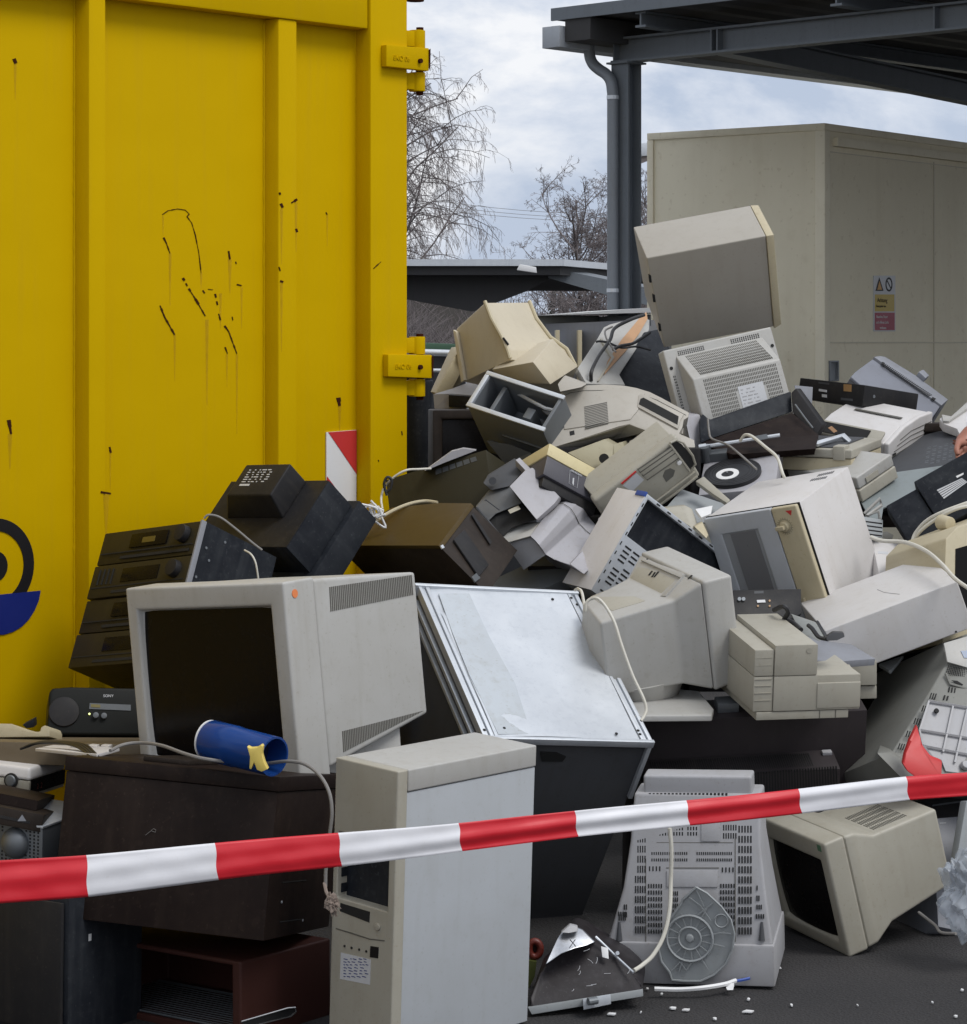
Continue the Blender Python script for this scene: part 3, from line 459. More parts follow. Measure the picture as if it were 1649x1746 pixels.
t = thing('canopy', P(1097, 800, 24) * 1, 'short stretch of pale roof gutter seen between the grey post and the beige cabin', 'canopy'); t.location.z = 0; lo = t.location.copy()
m = MB(); a0 = P(1078, 238, 24); m.hexa([p - lo for p in (P(1078, 246, 24), P(1116, 241, 24), P(1135, 240, 26), P(1100, 245, 26), P(1078, 268, 24), P(1116, 265, 24), P(1135, 264, 26), P(1100, 267, 26))]); m.build('gutter', M['galv'], t, bevel=.01)
m = MB(); m.hexa([p - lo for p in (P(1080, 268, 24.1), P(1116, 266, 24.1), P(1116, 266, 24.5), P(1080, 268, 24.5), P(1080, 284, 24.1), P(1116, 270, 24.1), P(1116, 270, 24.5), P(1080, 284, 24.5))]); m.build('lamp_box', plastic('pinkish', (.5, .44, .43)), t, bevel=.02)
m = MB(); m.box(P(1112, 0, 24.4).x - lo.x, P(1117, 0, 24.4).x - lo.x, .4, .5, 0, P(0, 268, 24).z); m.build('post', M['canopysteel'], t)
# ------------------------------------------------------------------ grey bin enclosure with pale ribs
t = thing('bin_enclosure', P(1000, 800, 13), 'grey steel bin enclosure with pale ribs and white edge behind the pile', 'enclosure'); t.location.z = 0; lo = t.location.copy()
m = MB(); v = [P(915, 553, 13), P(1105, 545, 12.4)]; m.prism([Vector((v[0].x, v[0].y, 0)) - lo, Vector((v[1].x, v[1].y, 0)) - lo, v[1] - lo, v[0] - lo], (.2, 1.2, 0)); m.build('side_wall', M['bluegrey'], t)
m = MB(); m.hexa([p - lo for p in (P(912, 538, 12.95), P(1022, 538, 12.95), P(1022, 564, 12.95), P(912, 562, 12.95), P(915, 538, 13.1), P(1022, 538, 13.1), P(1022, 564, 13.1), P(915, 562, 13.1))]); m.hexa([p - lo for p in (P(1022, 540, 12.9), P(1110, 536, 12.5), P(1110, 556, 12.5), P(1022, 562, 12.9), P(1022, 540, 13.1), P(1110, 536, 12.9), P(1110, 556, 12.9), P(1022, 562, 13.1))]); m.build('top_band', M['steel'], t, bevel=.004)
m = MB(); m.hexa([p - lo for p in (P(915, 538, 12.9), P(1000, 531, 12.8), P(1110, 524.5, 12.4), P(1110, 533, 12.4), P(915, 539, 14), P(1000, 533, 14), P(1110, 527, 14), P(1110, 535, 14))]); m.build('lid_edge', M['printwhite'], t)
for x in (951, 989): m = MB(); m.box(P(x - 3.5, 0, 12.62).x - lo.x, P(x + 3.5, 0, 12.62).x - lo.x, 12.62 - lo.y, 12.8 - lo.y, 0, P(0, 563, 12.7).z); m.build('rib', M['cream'], t, bevel=.003)
# railing and green skip lid between the container and the pile
m = MB(); m.cyl(P(690, 600, 12), P(800, 603, 12), .016); 
for x in (690, 800): m.cyl(P(x, 600, 12), (P(x, 600, 12).x, 12, 0), .016)
m.cyl(P(690, 631, 12), P(800, 633, 12), .010); tag(m.build('railing', M['galv'], smooth=True), 'thin grey tube railing visible beside the lower container hinge', 'railing')
t = thing('skip', P(750, 900, 15), 'green rimmed grey skip behind the railing', 'skip'); t.location.z = 0; lo = t.location.copy()
m = MB(); v = P(690, 597, 15); m.box(-.3, .9, 0, 1.5, .1, v.z); m.build('tub', M['darkgrey'], t); m = MB(); m.hexa([p - lo for p in (P(690, 583, 14.9), P(840, 589, 14.9), P(840, 589, 15.1), P(690, 583, 15.1), P(690, 596, 14.9), P(840, 598, 14.9), P(840, 598, 15.1), P(690, 596, 15.1))]); m.build('rim', M['greenpaint'], t, bevel=.004)
# ------------------------------------------------------------------ power lines
for i, (y0, y1) in enumerate(((325, 340), (333, 346), (340, 351), (428, 436))):
    v = P(560, y0 - 16, 70); w2 = P(1250, y1 + 14, 85); pts = [v.lerp(w2, k / 14) - Vector((0, 0, 1.0 * (1 - (2 * k / 14 - 1) ** 2) * .5)) for k in range(15)]
    tag(MB().tube(pts, .009, 4).build('power_line', M['wiregrey']), ('uppermost thin power line crossing the sky beside the birch', 'second thin power line from the top in the sky', 'third thin power line from the top in the sky', 'lowest thin power line just above the distant canopy')[i], 'power line', 'power lines in the sky')
# ------------------------------------------------------------------ bare trees
def tree(name, base_, h, spread, seed, label, group, stems=1, droop=0.0, tw=.012, lean=0, dens=1.0, r0=.09, maxlev=5):
    rnd = random.Random(seed); t = thing(name, base_, label, 'tree', group); tr = MB(); cr = MB()
    def grow(mb, p, d, L, r, lev):
        n = 5 if lev < 2 else 3; pts = [p]; q = p.copy(); dd = d.copy()
        for i in range(n):
            dd = (dd + Vector((rnd.gauss(0, .13), rnd.gauss(0, .13), rnd.gauss(0, .08) - droop * lev * .12 + (.1 if lev < 2 else 0)))).normalized(); q = q + dd * L / n; pts.append(q.copy())
        mb.tube(pts, [max(r * (1 - .65 * i / n), tw * .42) for i in range(n + 1)], 5 if lev < 2 else 3)
        if lev >= maxlev: return
        k = {0: int(15 * dens), 1: 7, 2: 5, 3: 4, 4: 3}[lev]
        for j in range(k):
            f = .22 + .76 * (j + rnd.random()) / k if lev == 0 else .15 + .85 * rnd.random(); i = min(int(f * n), n - 1); bp = pts[i].lerp(pts[i + 1], f * n - i)
            ax = (pts[i + 1] - pts[i]).normalized(); o = ax.orthogonal().normalized(); o.rotate(Matrix.Rotation(rnd.random() * 6.283, 3, ax))
            nd = (ax * rnd.uniform(.55, .9) + o * rnd.uniform(.5, .9) * spread).normalized()
            ln = L * rnd.uniform(.34, .6) * ((1.15 - .6 * f) if lev == 0 else 1) * (.85 if lev > 1 else 1)
            grow(cr, bp, nd, ln, max(r * .45, tw * .5), lev + 1)
    for s in range(stems):
        d = Vector((rnd.gauss(lean, .06 if stems == 1 else .28), rnd.gauss(0, .2), 1)).normalized(); grow(tr, Vector((0, 0, -.1)), d, h * rnd.uniform(.75, 1) * (1 if s else 1.0), r0, 0 if stems == 1 else 0)
    tr.build('trunk', M['bark'], t, smooth=True); cr.build('crown', M['twig'], t); return t
b = P(668, 600, 80); tree('birch_tree', (b.x, b.y, 0), 9.9, 1.15, 11, 'tall bare birch with drooping twigs right of the yellow container', 'bare trees behind the yard', droop=1.1, tw=.0085, dens=4.6, lean=.03, r0=.10)
b = P(1012, 600, 70); tree('bare_tree', (b.x, b.y, 0), 5.9, 1.2, 5, 'rounded bare bushy tree behind the grey canopy post', 'bare trees behind the yard', stems=4, tw=.009, dens=.8, r0=.06)
b = P(1090, 600, 74); tree('bare_tree', (b.x, b.y, 0), 5.6, 1.1, 8, 'smaller bare tree right of the grey canopy post', 'bare trees behind the yard', stems=2, tw=.009, dens=1.2, r0=.06)
b = P(990, 600, 58); tree('bare_tree', (b.x, b.y, 0), 2.9, 1.1, 21, 'low bare shrub seen under the distant canopy', 'bare trees behind the yard', stems=2, tw=.012, dens=.5, r0=.04)
b = P(745, 600, 30); tree('bare_shrub', (b.x, b.y, 0), 1.9, 1.2, 23, 'low bare shrub behind the railing and the green skip', 'bare trees behind the yard', stems=2, tw=.008, dens=.5, r0=.03)
# far wooded rise
m = MB(); rnd = random.Random(9); n = 150; rows = []
for k, (dy, hh) in enumerate(((0, 0), (2, 1.0), (6, .92), (12, 0))):
    rows.append([(-70 + 140 * i / n, 105 + dy, 0 if hh == 0 else hh * (3.0 + .6 * math.sin(i * .21) + rnd.uniform(-.25, .4))) for i in range(n + 1)])
vs = [p for r in rows for p in r]; fs = [(k * (n + 1) + i, k * (n + 1) + i + 1, (k + 1) * (n + 1) + i + 1, (k + 1) * (n + 1) + i) for k in range(3) for i in range(n)]
m.add(vs, fs); tag(m.build('hills', M['farwood'], center=False), None, None, kind='structure')
wd = MB(); rnd = random.Random(4)
for i in range(2600):
    x = rnd.uniform(-9, 12); y = rnd.uniform(92, 103); h = rnd.uniform(1.4, 3.1) + .5 * math.sin(x * 1.3); z0 = 0; p = Vector((x, y, 0)); 
    wd.tube([p, p + Vector((rnd.gauss(0, .3), 0, h * .6)), p + Vector((rnd.gauss(0, .7), 0, h))], [.035, .02, .008], 3)
wd.build('wood_mass', M['twig'], center=False); wo_ = bpy.data.objects['wood_mass']; wo_.name = 'distant_wood'; tag(wo_, 'brown bare far-off wood glimpsed below the distant canopy', 'wood', kind='stuff')
for i, (px_, D_, h_) in enumerate(((950, 88, 3.5), (972, 86, 3.0), (1010, 89, 3.2))):
    b = P(px_, 600, D_); t = thing('conifer_tree', (b.x, b.y, 0), ('dark conifer directly left of the others below the distant canopy', 'small dark conifer between two others below the distant canopy', 'dark conifer nearest the grey post below the distant canopy')[i], 'tree', 'dark conifers in the far wood')
    MB().cyl((0, 0, 0), (0, 0, h_ * .5), .08, n=8).build('trunk', M['bark'], t); c = MB(); rnd = random.Random(i)
    for k in range(420):
        f = rnd.random(); z = .3 + (h_ - .3) * f; r = (1 - f) * .8 * rnd.uniform(.3, 1.1); a = rnd.random() * 6.28; p = Vector((math.cos(a) * r, math.sin(a) * r, z)); q = p + Vector((math.cos(a) * .22, math.sin(a) * .22, -.08)); c.add([p, q, p + Vector((0, .06, .14))], [(0, 1, 2)])
    c.build('crown', M['conifer'], t)
# ================================================================== THE PILE: framed things
X_, Y__, Z_ = Vector((1, 0, 0)), Vector((0, 1, 0)), Vector((0, 0, 1))
def pw(name, f, ax, val, pts, side, mat, parent, t=.001, bevel=0):     # raised flat piece traced on a face
    return MB().plate(f.q(ax, val, pts), side, t).build(name, M[mat], parent, bevel=bevel)
# ---- big crt monitor on the left
f = FR('bigmon'); t = thing('crt_monitor', f, 'large boxy grey-white tube monitor with dark screen and round orange sticker, front left', 'monitor')
q = f.q('x', 0, [(233, 1039), (461, 1032), (482, 1262), (254, 1275)]); ys = sorted(p.y for p in q); zs = sorted(p.z for p in q)
yi0, yi1 = (q[1].y + q[2].y) / 2, (q[0].y + q[3].y) / 2; zi0, zi1 = max(.045, min(zs) - .03), (q[0].z + q[1].z) / 2
m = MB(); m.tray((0, 0, 0), Y__, Z_, X_, f.L, f.H, f.B, (yi0, yi1, zi0, zi1), .02, .006); m.build('bezel', M['greywhite'], t, bevel=.007, seg=3)
def bulge(mb, o, u, v, n, W, H, b, k=10):              # slightly curved tube face
    o, u, v, n = Vector(o), Vector(u), Vector(v), Vector(n); vs = []
    for j in range(k + 1):
        for i in range(k + 1):
            a, c = i / k * 2 - 1, j / k * 2 - 1; vs.append(o + u * (W * i / k) + v * (H * j / k) + n * (b * (1 - a * a * .6 - c * c * .4)))
    return mb.add(vs, [(j * (k + 1) + i, j * (k + 1) + i + 1, (j + 1) * (k + 1) + i + 1, (j + 1) * (k + 1) + i) for j in range(k) for i in range(k)])
m = bulge(MB(), (.0195, yi0 + .006, zi0 + .006), Y__, Z_, -X_, yi1 - yi0 - .012, zi1 - zi0 - .012, .012); m.build('screen', M['screen'], t, smooth=True)
B, W, L_, H = f.B, f.W, f.L, f.H; sb_ = f.ss
m = MB(); m.hexa([(B + .003, .004, .03), (W, .012, sb_), (W, L_ - .03, sb_), (B + .003, L_ - .01, .03), (B + .003, .004, H - .004), (W, .012, H - f.k), (W, L_ - .03, H - f.k), (B + .003, L_ - .01, H - .004)]); sh = m.build('shell', M['greywhite'], t, bevel=.01, seg=3)
def cl(q):                                             # keep the vents on the tapering side wall
    o = []
    for p in q:
        x = min(p.x, W - .016); k = (x - B) / (W - B); o.append(Vector((x, .004 + .008 * k, max(p.z, .03 + (sb_ - .03) * k + .012))))
    return o
vt = f.q('y', .008, [(559, 1001), (716, 978), (717, 1012), (561, 1043)]); vt = cl(vt); m = MB().slots(vt, 46, 1, .5, 1, '-y', .0015); m.build('vent_slots', M['seam'], sh)
vt = f.q('y', .008, [(581, 1247), (734, 1211), (735.5, 1217), (583, 1283)]); vt = cl(vt); m = MB().slots(vt, 50, 1, .5, 1, '-y', .0015); m.build('vent_slots', M['seam'], sh)
c = f.on('y', 0, 502.5, 1012); m = MB(); m.cyl((c.x, .0, c.z), (c.x, -.0015, c.z), .0105, n=24); m.build('orange_sticker', M['orange'], t)
m = MB(); m.hexa([(.1, .1, -.005), (W - .1, .03, -.005), (W - .1, L_ - .05, -.005), (.1, L_ - .1, -.005), (.12, .12, .05), (W - .08, .04, sb_ + .01), (W - .08, L_ - .06, sb_ + .01), (.12, L_ - .12, .05)]); m.build('swivel_foot', M['greywhite'], t, bevel=.006)
# ---- white full tower
f = FR('tower'); t = thing('computer_tower', f, 'tall off-white computer tower standing upright in front with empty drive bay', 'computer')
z0 = -f.T.z; W, L_, H = f.W, f.L, f.H
bay = f.q('x', 0, [(577, 1432), (663, 1440), (660.7, 1552), (578, 1534)]); ya, yb, za, zb_ = (bay[1].y + bay[2].y) / 2, bay[0].y, (bay[2].z + bay[3].z) / 2, bay[1].z
m = MB(); m.tray((0, 0, z0), Y__, Z_, X_, L_, H - z0, .032, (ya, yb, za - z0, zb_ - z0), .031, 0); fr_ = m.build('front_bezel', M['beige'], t, bevel=.004, seg=3)
m = MB(); m.box(.033, W, .003, L_ - .003, z0, H - .052); m.build('side_cover', plastic('skytint_grey', (.45, .475, .50), dirt=.22), t, bevel=.002)  # blue of the sky light on this side is put into its colour
m = MB(); m.box(.033, W + .001, .0, L_, H - .05, H); m.build('top_cover', M['greywhite'], t, bevel=.004, seg=3)
m = MB(); m.box(.0295, .0308, ya, yb, za, zb_)
for i in range(4): z = za + .01 + i * (zb_ - za) / 4.2; m.box(.012, .0296, ya, ya + .003, z, z + .02); m.box(.012, .0296, yb - .003, yb, z, z + .02)
m.build('empty_bay', M['navy'], fr_)
pw('floppy_slot', f, 'x', 0, [(581, 1539.5), (631, 1554.5), (630, 1573), (580, 1553.5)], '-x', 'hole', fr_)
c = f.on('x', 0, 643.8, 1580); m = MB(); m.cyl(c, c + Vector((-.004, 0, 0)), .0085, n=20); m.build('power_button', M['beige'], fr_, bevel=.001)
m = MB(); q = f.q('x', 0, [(573, 1582), (600, 1590), (630, 1600), (656, 1603), (656, 1605), (630, 1602), (600, 1592.5), (573, 1584)]); m.plate(q, '-x', .001); q = f.q('x', 0, [(570, 1298), (576, 1322), (640, 1337), (641, 1338), (576, 1323.5), (571, 1300)]); m.build('bezel_groove', M['seam'], fr_)
for x, y in ((588, 1613), (600, 1616), (613, 1619), (625, 1622)):
    c = f.on('x', 0, x, y); MB().cyl(c, c + Vector((-.002, 0, 0)), .0028, n=10).build('indicator_light', M['hole'], fr_)
pw('clock_display', f, 'x', 0, [(632, 1613), (646, 1615), (645, 1634), (631, 1632)], '-x', 'ink', fr_)
st = pw('paper_sticker', f, 'x', 0, [(581.6, 1624), (632.5, 1636), (631, 1679), (580, 1669)], '-x', 'label', fr_, .0008)
m = MB(); rnd = random.Random(2)
for j in range(7):
    y_ = 1634 + j * 5; x_ = 586
    while x_ < 624: w_ = rnd.uniform(2, 7); m.plate(f.q('x', -.0008, [(x_, y_), (x_ + w_, y_ + .22 * w_), (x_ + w_, y_ + 1.4 + .22 * w_), (x_, y_ + 1.4)]), '-x', .0004); x_ += w_ + rnd.uniform(1.5, 5)
m.build('sticker_print', M['bluelogo'], st)
# ---- dark brown cabinet (old television on its side)
f = FR('cabinet'); t = thing('cabinet', f, 'large dark brown metal cabinet lying under the big monitor, cable across its top', 'cabinet')
W, L_, H = f.W, f.L, f.H
m = MB(); m.box(0, W, 0, L_, 0, H - .035); m.build('body', M['brown'], t, bevel=.003)
m = MB(); m.box(-.004, W + .002, -.004, L_ + .004, H - .034, H); m.build('lid', M['brown'], t, bevel=.003)
m = MB(); m.box(.1, .3, L_ * .5, L_ * .72, H, H + .012); m.build('lid_block', M['blackbrown'], t, bevel=.003)
m = MB(); q = f.q('y', 0, [(481, 1504), (522, 1500), (522, 1501.5), (482, 1505.5)]); m.plate(q, '-y', .001); q = f.q('y', 0, [(476, 1571), (516, 1566), (516, 1568), (476, 1573)]); m.plate(q, '-y', .001); m.build('panel_crease', M['hole'], t)
m = MB(); 
for x, y, ax in ((480, 1538, 'y'), (516, 1569, 'y'), (586, 1326, 'y'), (582, 1395, 'y')): c = f.on('y', 0, x, y); m.cyl(c, c + Vector((0, -.0015, 0)), .003, n=8)
m.build('screw', M['galv'], t)
m = MB(); m.tube([f.on('x', -.002, a, b) for a, b in ((248, 1424), (253, 1420), (258, 1416.5), (262, 1418), (265, 1419), (266, 1415), (262, 1413), (258, 1416))], .0007, 4); m.build('bent_staple', M['wiregrey'], t)
# ---- red-brown oven under it
f = FR('oven'); t = thing('oven', f, 'red-brown toaster oven with open front, wire racks and chrome slot, bottom left', 'oven')
W, L_, H = f.W, f.L, f.H; z0 = -f.T.z
m = MB(); m.tray((0, 0, z0), Y__, Z_, X_, L_, H - z0, W, (.028, L_ - .02, z0 * 0 + .02, H - z0 - .012), W - .02, 0); m.build('body', M['redbrown'], t, bevel=.009, seg=3)
m = MB()
for zz in (H - .29 + .02, H - .16):
    for i in range(16): m.tube([(.012 + i * .016, .03, zz), (.012 + i * .016, L_ - .02, zz)], .0016, 5)
    m.tube([(.012, .03, zz), (.012, L_ - .02, zz)], .003, 5); m.tube([(.26, .03, zz), (.26, L_ - .02, zz)], .003, 5)
m.build('wire_rack', M['darksteel'], t)
a = f.q('y', 0, [(411, 1742), (490, 1719), (503, 1718), (504, 1725), (495, 1733), (420, 1752)]); m = MB(); m.tube([p + Vector((0, -.001, 0)) for p in a], .0022, 6); m.build('chrome_trim', M['chrome'], t, smooth=True)
m = MB(); m.plate(a, '-y', .0008); m.build('grip_slot', M['hole'], t)
# ---- dark speaker cabinet bottom left
f = FR('subwoofer'); t = thing('speaker_cabinet', f, 'dark blue-grey upright speaker cabinet in the bottom left corner with tiny white sticker', 'speaker')
z0 = -f.T.z; W, L_, H = f.W, f.L, f.H
m = MB(); m.box(.012, W + .16, 0, L_, z0, H); m.build('body', M['navy'], t, bevel=.003)
m = MB(); m.box(0, .010, .012, L_ - .012, z0 + .02, H - .012); m.build('grille', M['black'], t, bevel=.004)
q = f.on('y', 0, 154, 1598); m = MB(); m.box(q.x - .006, q.x + .003, -.001, 0, q.z - .008, q.z + .008); m.build('sticker', M['printwhite'], t)
# ---- power supply, vcr and alarm radio at the left edge
f = FR('psu'); t = thing('power_supply', f, 'grey steel box with domed fan grille on top of the bottom-left speaker', 'power supply'); W, L_, H = f.W, f.L, f.H
m = MB(); m.box(0, .22, 0, L_, 0, H - .004); m.build('case', M['steel'], t, bevel=.002)
m = MB(); m.box(-.003, .22, -.003, L_, H - .003, H + .002); m.build('top_flange', M['galv'], t, bevel=.001)
c = f.on('x', 0, 27, 1437); m = MB(); rings = []
for k in range(7): a_ = k / 6 * 1.5; r = .038 * math.cos(a_); rings.append([c + Vector((-.001 - .028 * math.sin(a_), r * math.cos(b), r * math.sin(b))) for b in [i * math.tau / 24 for i in range(24)]])
m.loft(rings); m.build('fan_dome', M['steel'], t, smooth=True)
m = MB(); 
for i in range(16):
    for j in range(16):
        y = .01 + i * (L_ - .02) / 16; z = .01 + j * (H - .02) / 16
        if (y - c.y) ** 2 + (z - c.z) ** 2 > .043 ** 2 and (y - c.y) ** 2 + (z - c.z) ** 2 < .075 ** 2: m.box(-.0008, 0, y, y + .0045, z, z + .0045)
m.build('perforation', M['hole'], t)
f = afar(FR('vcr'), .963); t = thing('video_recorder', f, 'flat black video recorder between the alarm radio and the fan box', 'recorder'); W, L_, H = f.W, f.L, f.H
m = MB(); m.box(0, .3, 0, L_, -.01, H); m.build('body', M['blackbrown'], t, bevel=.003); m = MB(); m.box(-.001, 0, .03, L_ - .1, .005, H - .02); m.build('front_panel', M['black'], t)
c = f.q('x', 0, [(30, 1400), (38, 1389), (45, 1400)]); m = MB(); m.plate(c, '-x', .0012); m.build('logo_mark', M['bluegrey'], t)
m = MB(); m.box(.05, .28, .03, L_ + .05, H + .001, H + .025); tag(m.build('circuit_board', M['brown'], None), None, None).parent = t
f = FR('alarm'); t = thing('clock_radio', f, 'small cream clock radio with round dial and dark display at the left edge', 'radio'); W, L_, H = f.W, .24, f.H
m = MB(); m.box(0.002, W, 0.002, L_, 0, H * .58); m.build('lower_case', M['beige'], t, bevel=.004)
m = MB(); m.hexa([(0, 0, H * .6), (W, 0, H * .6), (W, L_, H * .6), (0, L_, H * .6), (.008, .008, H * 1.02), (W, .008, H * 1.02), (W, L_, H * 1.02), (.008, L_, H * 1.02)]); m.build('upper_case', M['white'], t, bevel=.009, seg=4)
c = f.on('x', 0, 20, 1330.5); m = MB(); m.cyl(c, c + Vector((-.006, 0, 0)), .019, n=28); k_ = m.build('dial', M['hole'], t, bevel=.001); m = MB(); m.cyl(c + Vector((-.006, 0, 0)), c + Vector((-.010, 0, 0)), .015, .013, n=28); m.build('dial_cap', M['steel'], k_, bevel=.001)
m = MB(); m.box(.008, W - .004, -.001, .002, .010, H * .62); m.build('display_window', M['screen'], t)
for i, xx in enumerate((.035, .055, .085, .105)): text('2', 'digit', (xx, -.0015, .018), (1, 0, 0), (0, 0, 1), .02, plastic('digit', (.12, .02, .015), grain=0, dirt=0), t, .0003) if i < 2 else None
c = f.on('z', H * 1.02, 48, 1287); m = MB(); m.cyl(c, c + Vector((0, 0, .002)), .006, n=12); m.build('button', M['hole'], t)
# ---- silver steel case leaning in the middle
f = FR('silver'); t = thing('machine_case', f, 'big galvanised steel machine case, bright dented sheet on top and dark front', 'machine case'); W, L_ = f.W, f.L; Tn = .68
m = MB(); m.box(.006, W - .004, .006, L_, -Tn, -.012); m.build('inner_case', M['darkgrey'], t, bevel=.003)
m = MB(); n = 24; vs = []; rnd = random.Random(12)
def dent(a, b): return -.0035 * math.exp(-((a - .28) ** 2 + (b - .55) ** 2) * 14) + .0025 * math.sin(a * 5.1 + b * 3.3) * .5 + .0018 * math.sin(b * 9 + a * 4) - (.006 * max(0, (.12 - a)) / .12 if b > .8 else 0)
for j in range(n + 1):
    for i in range(n + 1): a, b = i / n, j / n; vs.append((.035 + (W - .07) * a, L_ * b, .002 + dent(a, b)))
m.add(vs, [(j * (n + 1) + i, j * (n + 1) + i + 1, (j + 1) * (n + 1) + i + 1, (j + 1) * (n + 1) + i) for j in range(n) for i in range(n)])
m.box(.035, W - .035, 0, L_, -.012, -.007); m.build('steel_sheet', M['galv'], t, smooth=True)
q = f.q('z', .004, [(748, 1012), (800, 1012), (834, 1085), (878, 1165), (906, 1252), (850, 1252), (800, 1150), (772, 1080)]); m = MB(); m.plate(q, '+z', .0006); m.build('dull_band', plastic('dullzinc', (.52, .56, .60), rough=.5, metal=.5, dirt=.4), t)
for s in (0, 1):
    m = MB(); x = .0 if s == 0 else W - .033
    m.box(x, x + .010, 0, L_, -.02, .004); m.box(x + .012, x + .020, 0, L_, -.02, -.002); m.box(x + .022, x + .033, 0, L_, -.02, .003); m.build('edge_rail', M['galv'], t, bevel=.0015)
    if s == 0:
        for k, z in enumerate((-.035, -.07)): m = MB(); m.box(-.006, .006, .01, L_ - .01, z - .012, z); m.build('side_rail', M['galv'], t, bevel=.002)
m = MB(); m.box(-.01, W + .004, L_, L_ + .012, -.03, .008); m.build('top_lip', M['galv'], t, bevel=.003)
m = MB(); m.box(-.01, W + .004, -.012, .0, -.016, .004); m.build('bottom_lip', M['galv'], t, bevel=.002)
m = MB()
for x, y in ((W - .03, .02), (W - .03, .035), (W - .02, .5), (.01, .02), (.07, .03), (W - .1, .02), (W - .09, L_ - .03), (W - .028, L_ - .02), (W - .02, L_ - .05)): m.cyl((x, y, .003), (x, y, .0055), .0042, n=10)
m.build('bolt_hole', M['hole'], t)
q = f.q('y', -.001, [(922, 1284), (950, 1285), (966, 1292), (960, 1300), (925, 1300)]); m = MB(); m.plate([p + Vector((0, .005, 0)) for p in q], '-y', .002); m.build('grip_hole', M['hole'], t, bevel=.0)
m = MB(); m.box(W - .008, W + .004, -.006, .02, -.20, -.02); m.build('corner_flange', M['galv'], t, bevel=.001)
# ---- monitor turned away in the middle right
f = FR('mon_rear'); t = thing('crt_monitor', f, 'beige tube monitor turned away, rear housing towards us, with white cable hanging over it', 'monitor')
W = f.W; A_ = f.on('y', f.g0, 1023, 1062); K1 = f.on('y', f.g, 1149, 1024); S1 = f.on('y', 0, 1201.5, 988.6); S0 = f.on('y', 0, 1217, 1181); B1 = f.on('y', f.g, 1158.6, 1168); B0 = f.on('y', f.g0, 1075, 1181)
far = W - f.g; A2 = f.on('y', W - f.g0, 992, 1009); K2 = f.on('y', far, 1066, 988); S2 = f.on('y', W, 1088.5, 942)
xr = A_.x; xf = f.L3
r0 = [Vector((xr, f.g0, B0.z)), Vector((xr, W - f.g0, B0.z)), Vector((A2.x, W - f.g0, A_.z)), Vector((xr, f.g0, A_.z))]
r1 = [Vector((K1.x, f.g, B1.z)), Vector((K1.x, far, B1.z)), Vector((K1.x, far, K2.z * .3 + K1.z * .7)), Vector((K1.x, f.g, K1.z))]
r2 = [Vector((f.L2, 0.004, 0.004)), Vector((f.L2, W - .004, 0.004)), Vector((f.L2, W - .004, f.H - .004)), Vector((f.L2, .004, f.H - .004))]
m = MB().loft([r0, r1, r2]); m.build('rear_shell', M['greywhite'], t, bevel=.008, seg=3)
m = MB(); m.loft([[Vector((f.L2 + .002, 0, 0)), Vector((f.L2 + .002, W, 0)), Vector((f.L2 + .002, W, f.H)), Vector((f.L2 + .002, 0, f.H))], [Vector((xf, .0, 0.012)), Vector((xf, W, .012)), Vector((xf, W, f.H)), Vector((xf, 0, f.H))]]); m.build('front_frame', M['greywhite'], t, bevel=.010, seg=3)
# traced recesses on the sloping top
def tri_plane(f, a, b, c):
    n = (b - a).cross(c - a).normalized(); return a, n
def onp(f, a, n, px, py):
    o = f.Ri @ (Vector((0, 0, EYE)) - f.T); r = f.Ri @ ray(px, py); return o + r * ((a - o).dot(n) / r.dot(n))
a, n = tri_plane(f, r1[3], r1[2], r2[3]);  n = n if n.z > 0 else -n
def tp(pts, off=.0): return [onp(f, a + n * off, n, *p) for p in pts]
m = MB(); m.prism(tp([(1095, 958), (1100, 955), (1168, 980), (1163, 988)], -.002), n * .008); m.prism(tp([(1163, 988), (1170, 981), (1137, 1019), (1128, 1019)], -.002), n * .007); m.build('grip_rim', M['greywhite'], t, bevel=.002)
m = MB(); m.prism(tp([(1091, 964), (1153, 989), (1128, 1013), (1070, 993)], -.002), n * .0025); m.build('grip_pad', M['beige'], t, bevel=.001)
m = MB()
for p in (((1104, 953), (1100, 958)), ((1180, 981), (1174, 987)), ((1112, 974), (1107, 981)), ((1117, 976), (1112, 984)), ((1123, 975), (1116, 984))):
    (x0, y0), (x1, y1) = p; m.prism(tp([(x0 - 1, y0), (x0 + 1.3, y0), (x1 + 1, y1), (x1 - 1.3, y1)], .001), n * .0016)
m.build('vent_slot', M['hole'], t)
a, n = tri_plane(f, r0[3], r0[2], r1[3]);  n = n if n.z > 0 else -n
m = MB(); m.prism(tp([(1007, 1019), (1045, 1004), (1101, 1026), (1044, 1043)], -.002), n * .0035); m.build('top_pad', M['beige'], t, bevel=.001)
m = MB(); cx, cy = (r1[0].x) * .6, W / 2
m.cyl((cx, cy, -.035), (cx, cy, B1.z + .01), .11, .14, n=28); m.build('swivel_neck', M['greywhite'], t, bevel=.003)
fo = FR('darktv'); zt = None
m = MB(); v = [P(x, y, d) for x, y, d in ((1075, 1186, 7.25), (1120, 1172, 7.35), (1192, 1178, 7.3), (1217, 1208, 7.05), (1214, 1219, 7.0), (1082, 1220, 7.0))]; m.prism(v, (0, 0, -.018)); tag(m.build('tilt_stand', M['greywhite'], None, bevel=.005, seg=3), 'flat rounded beige monitor foot lying under the turned-away monitor', 'monitor stand')
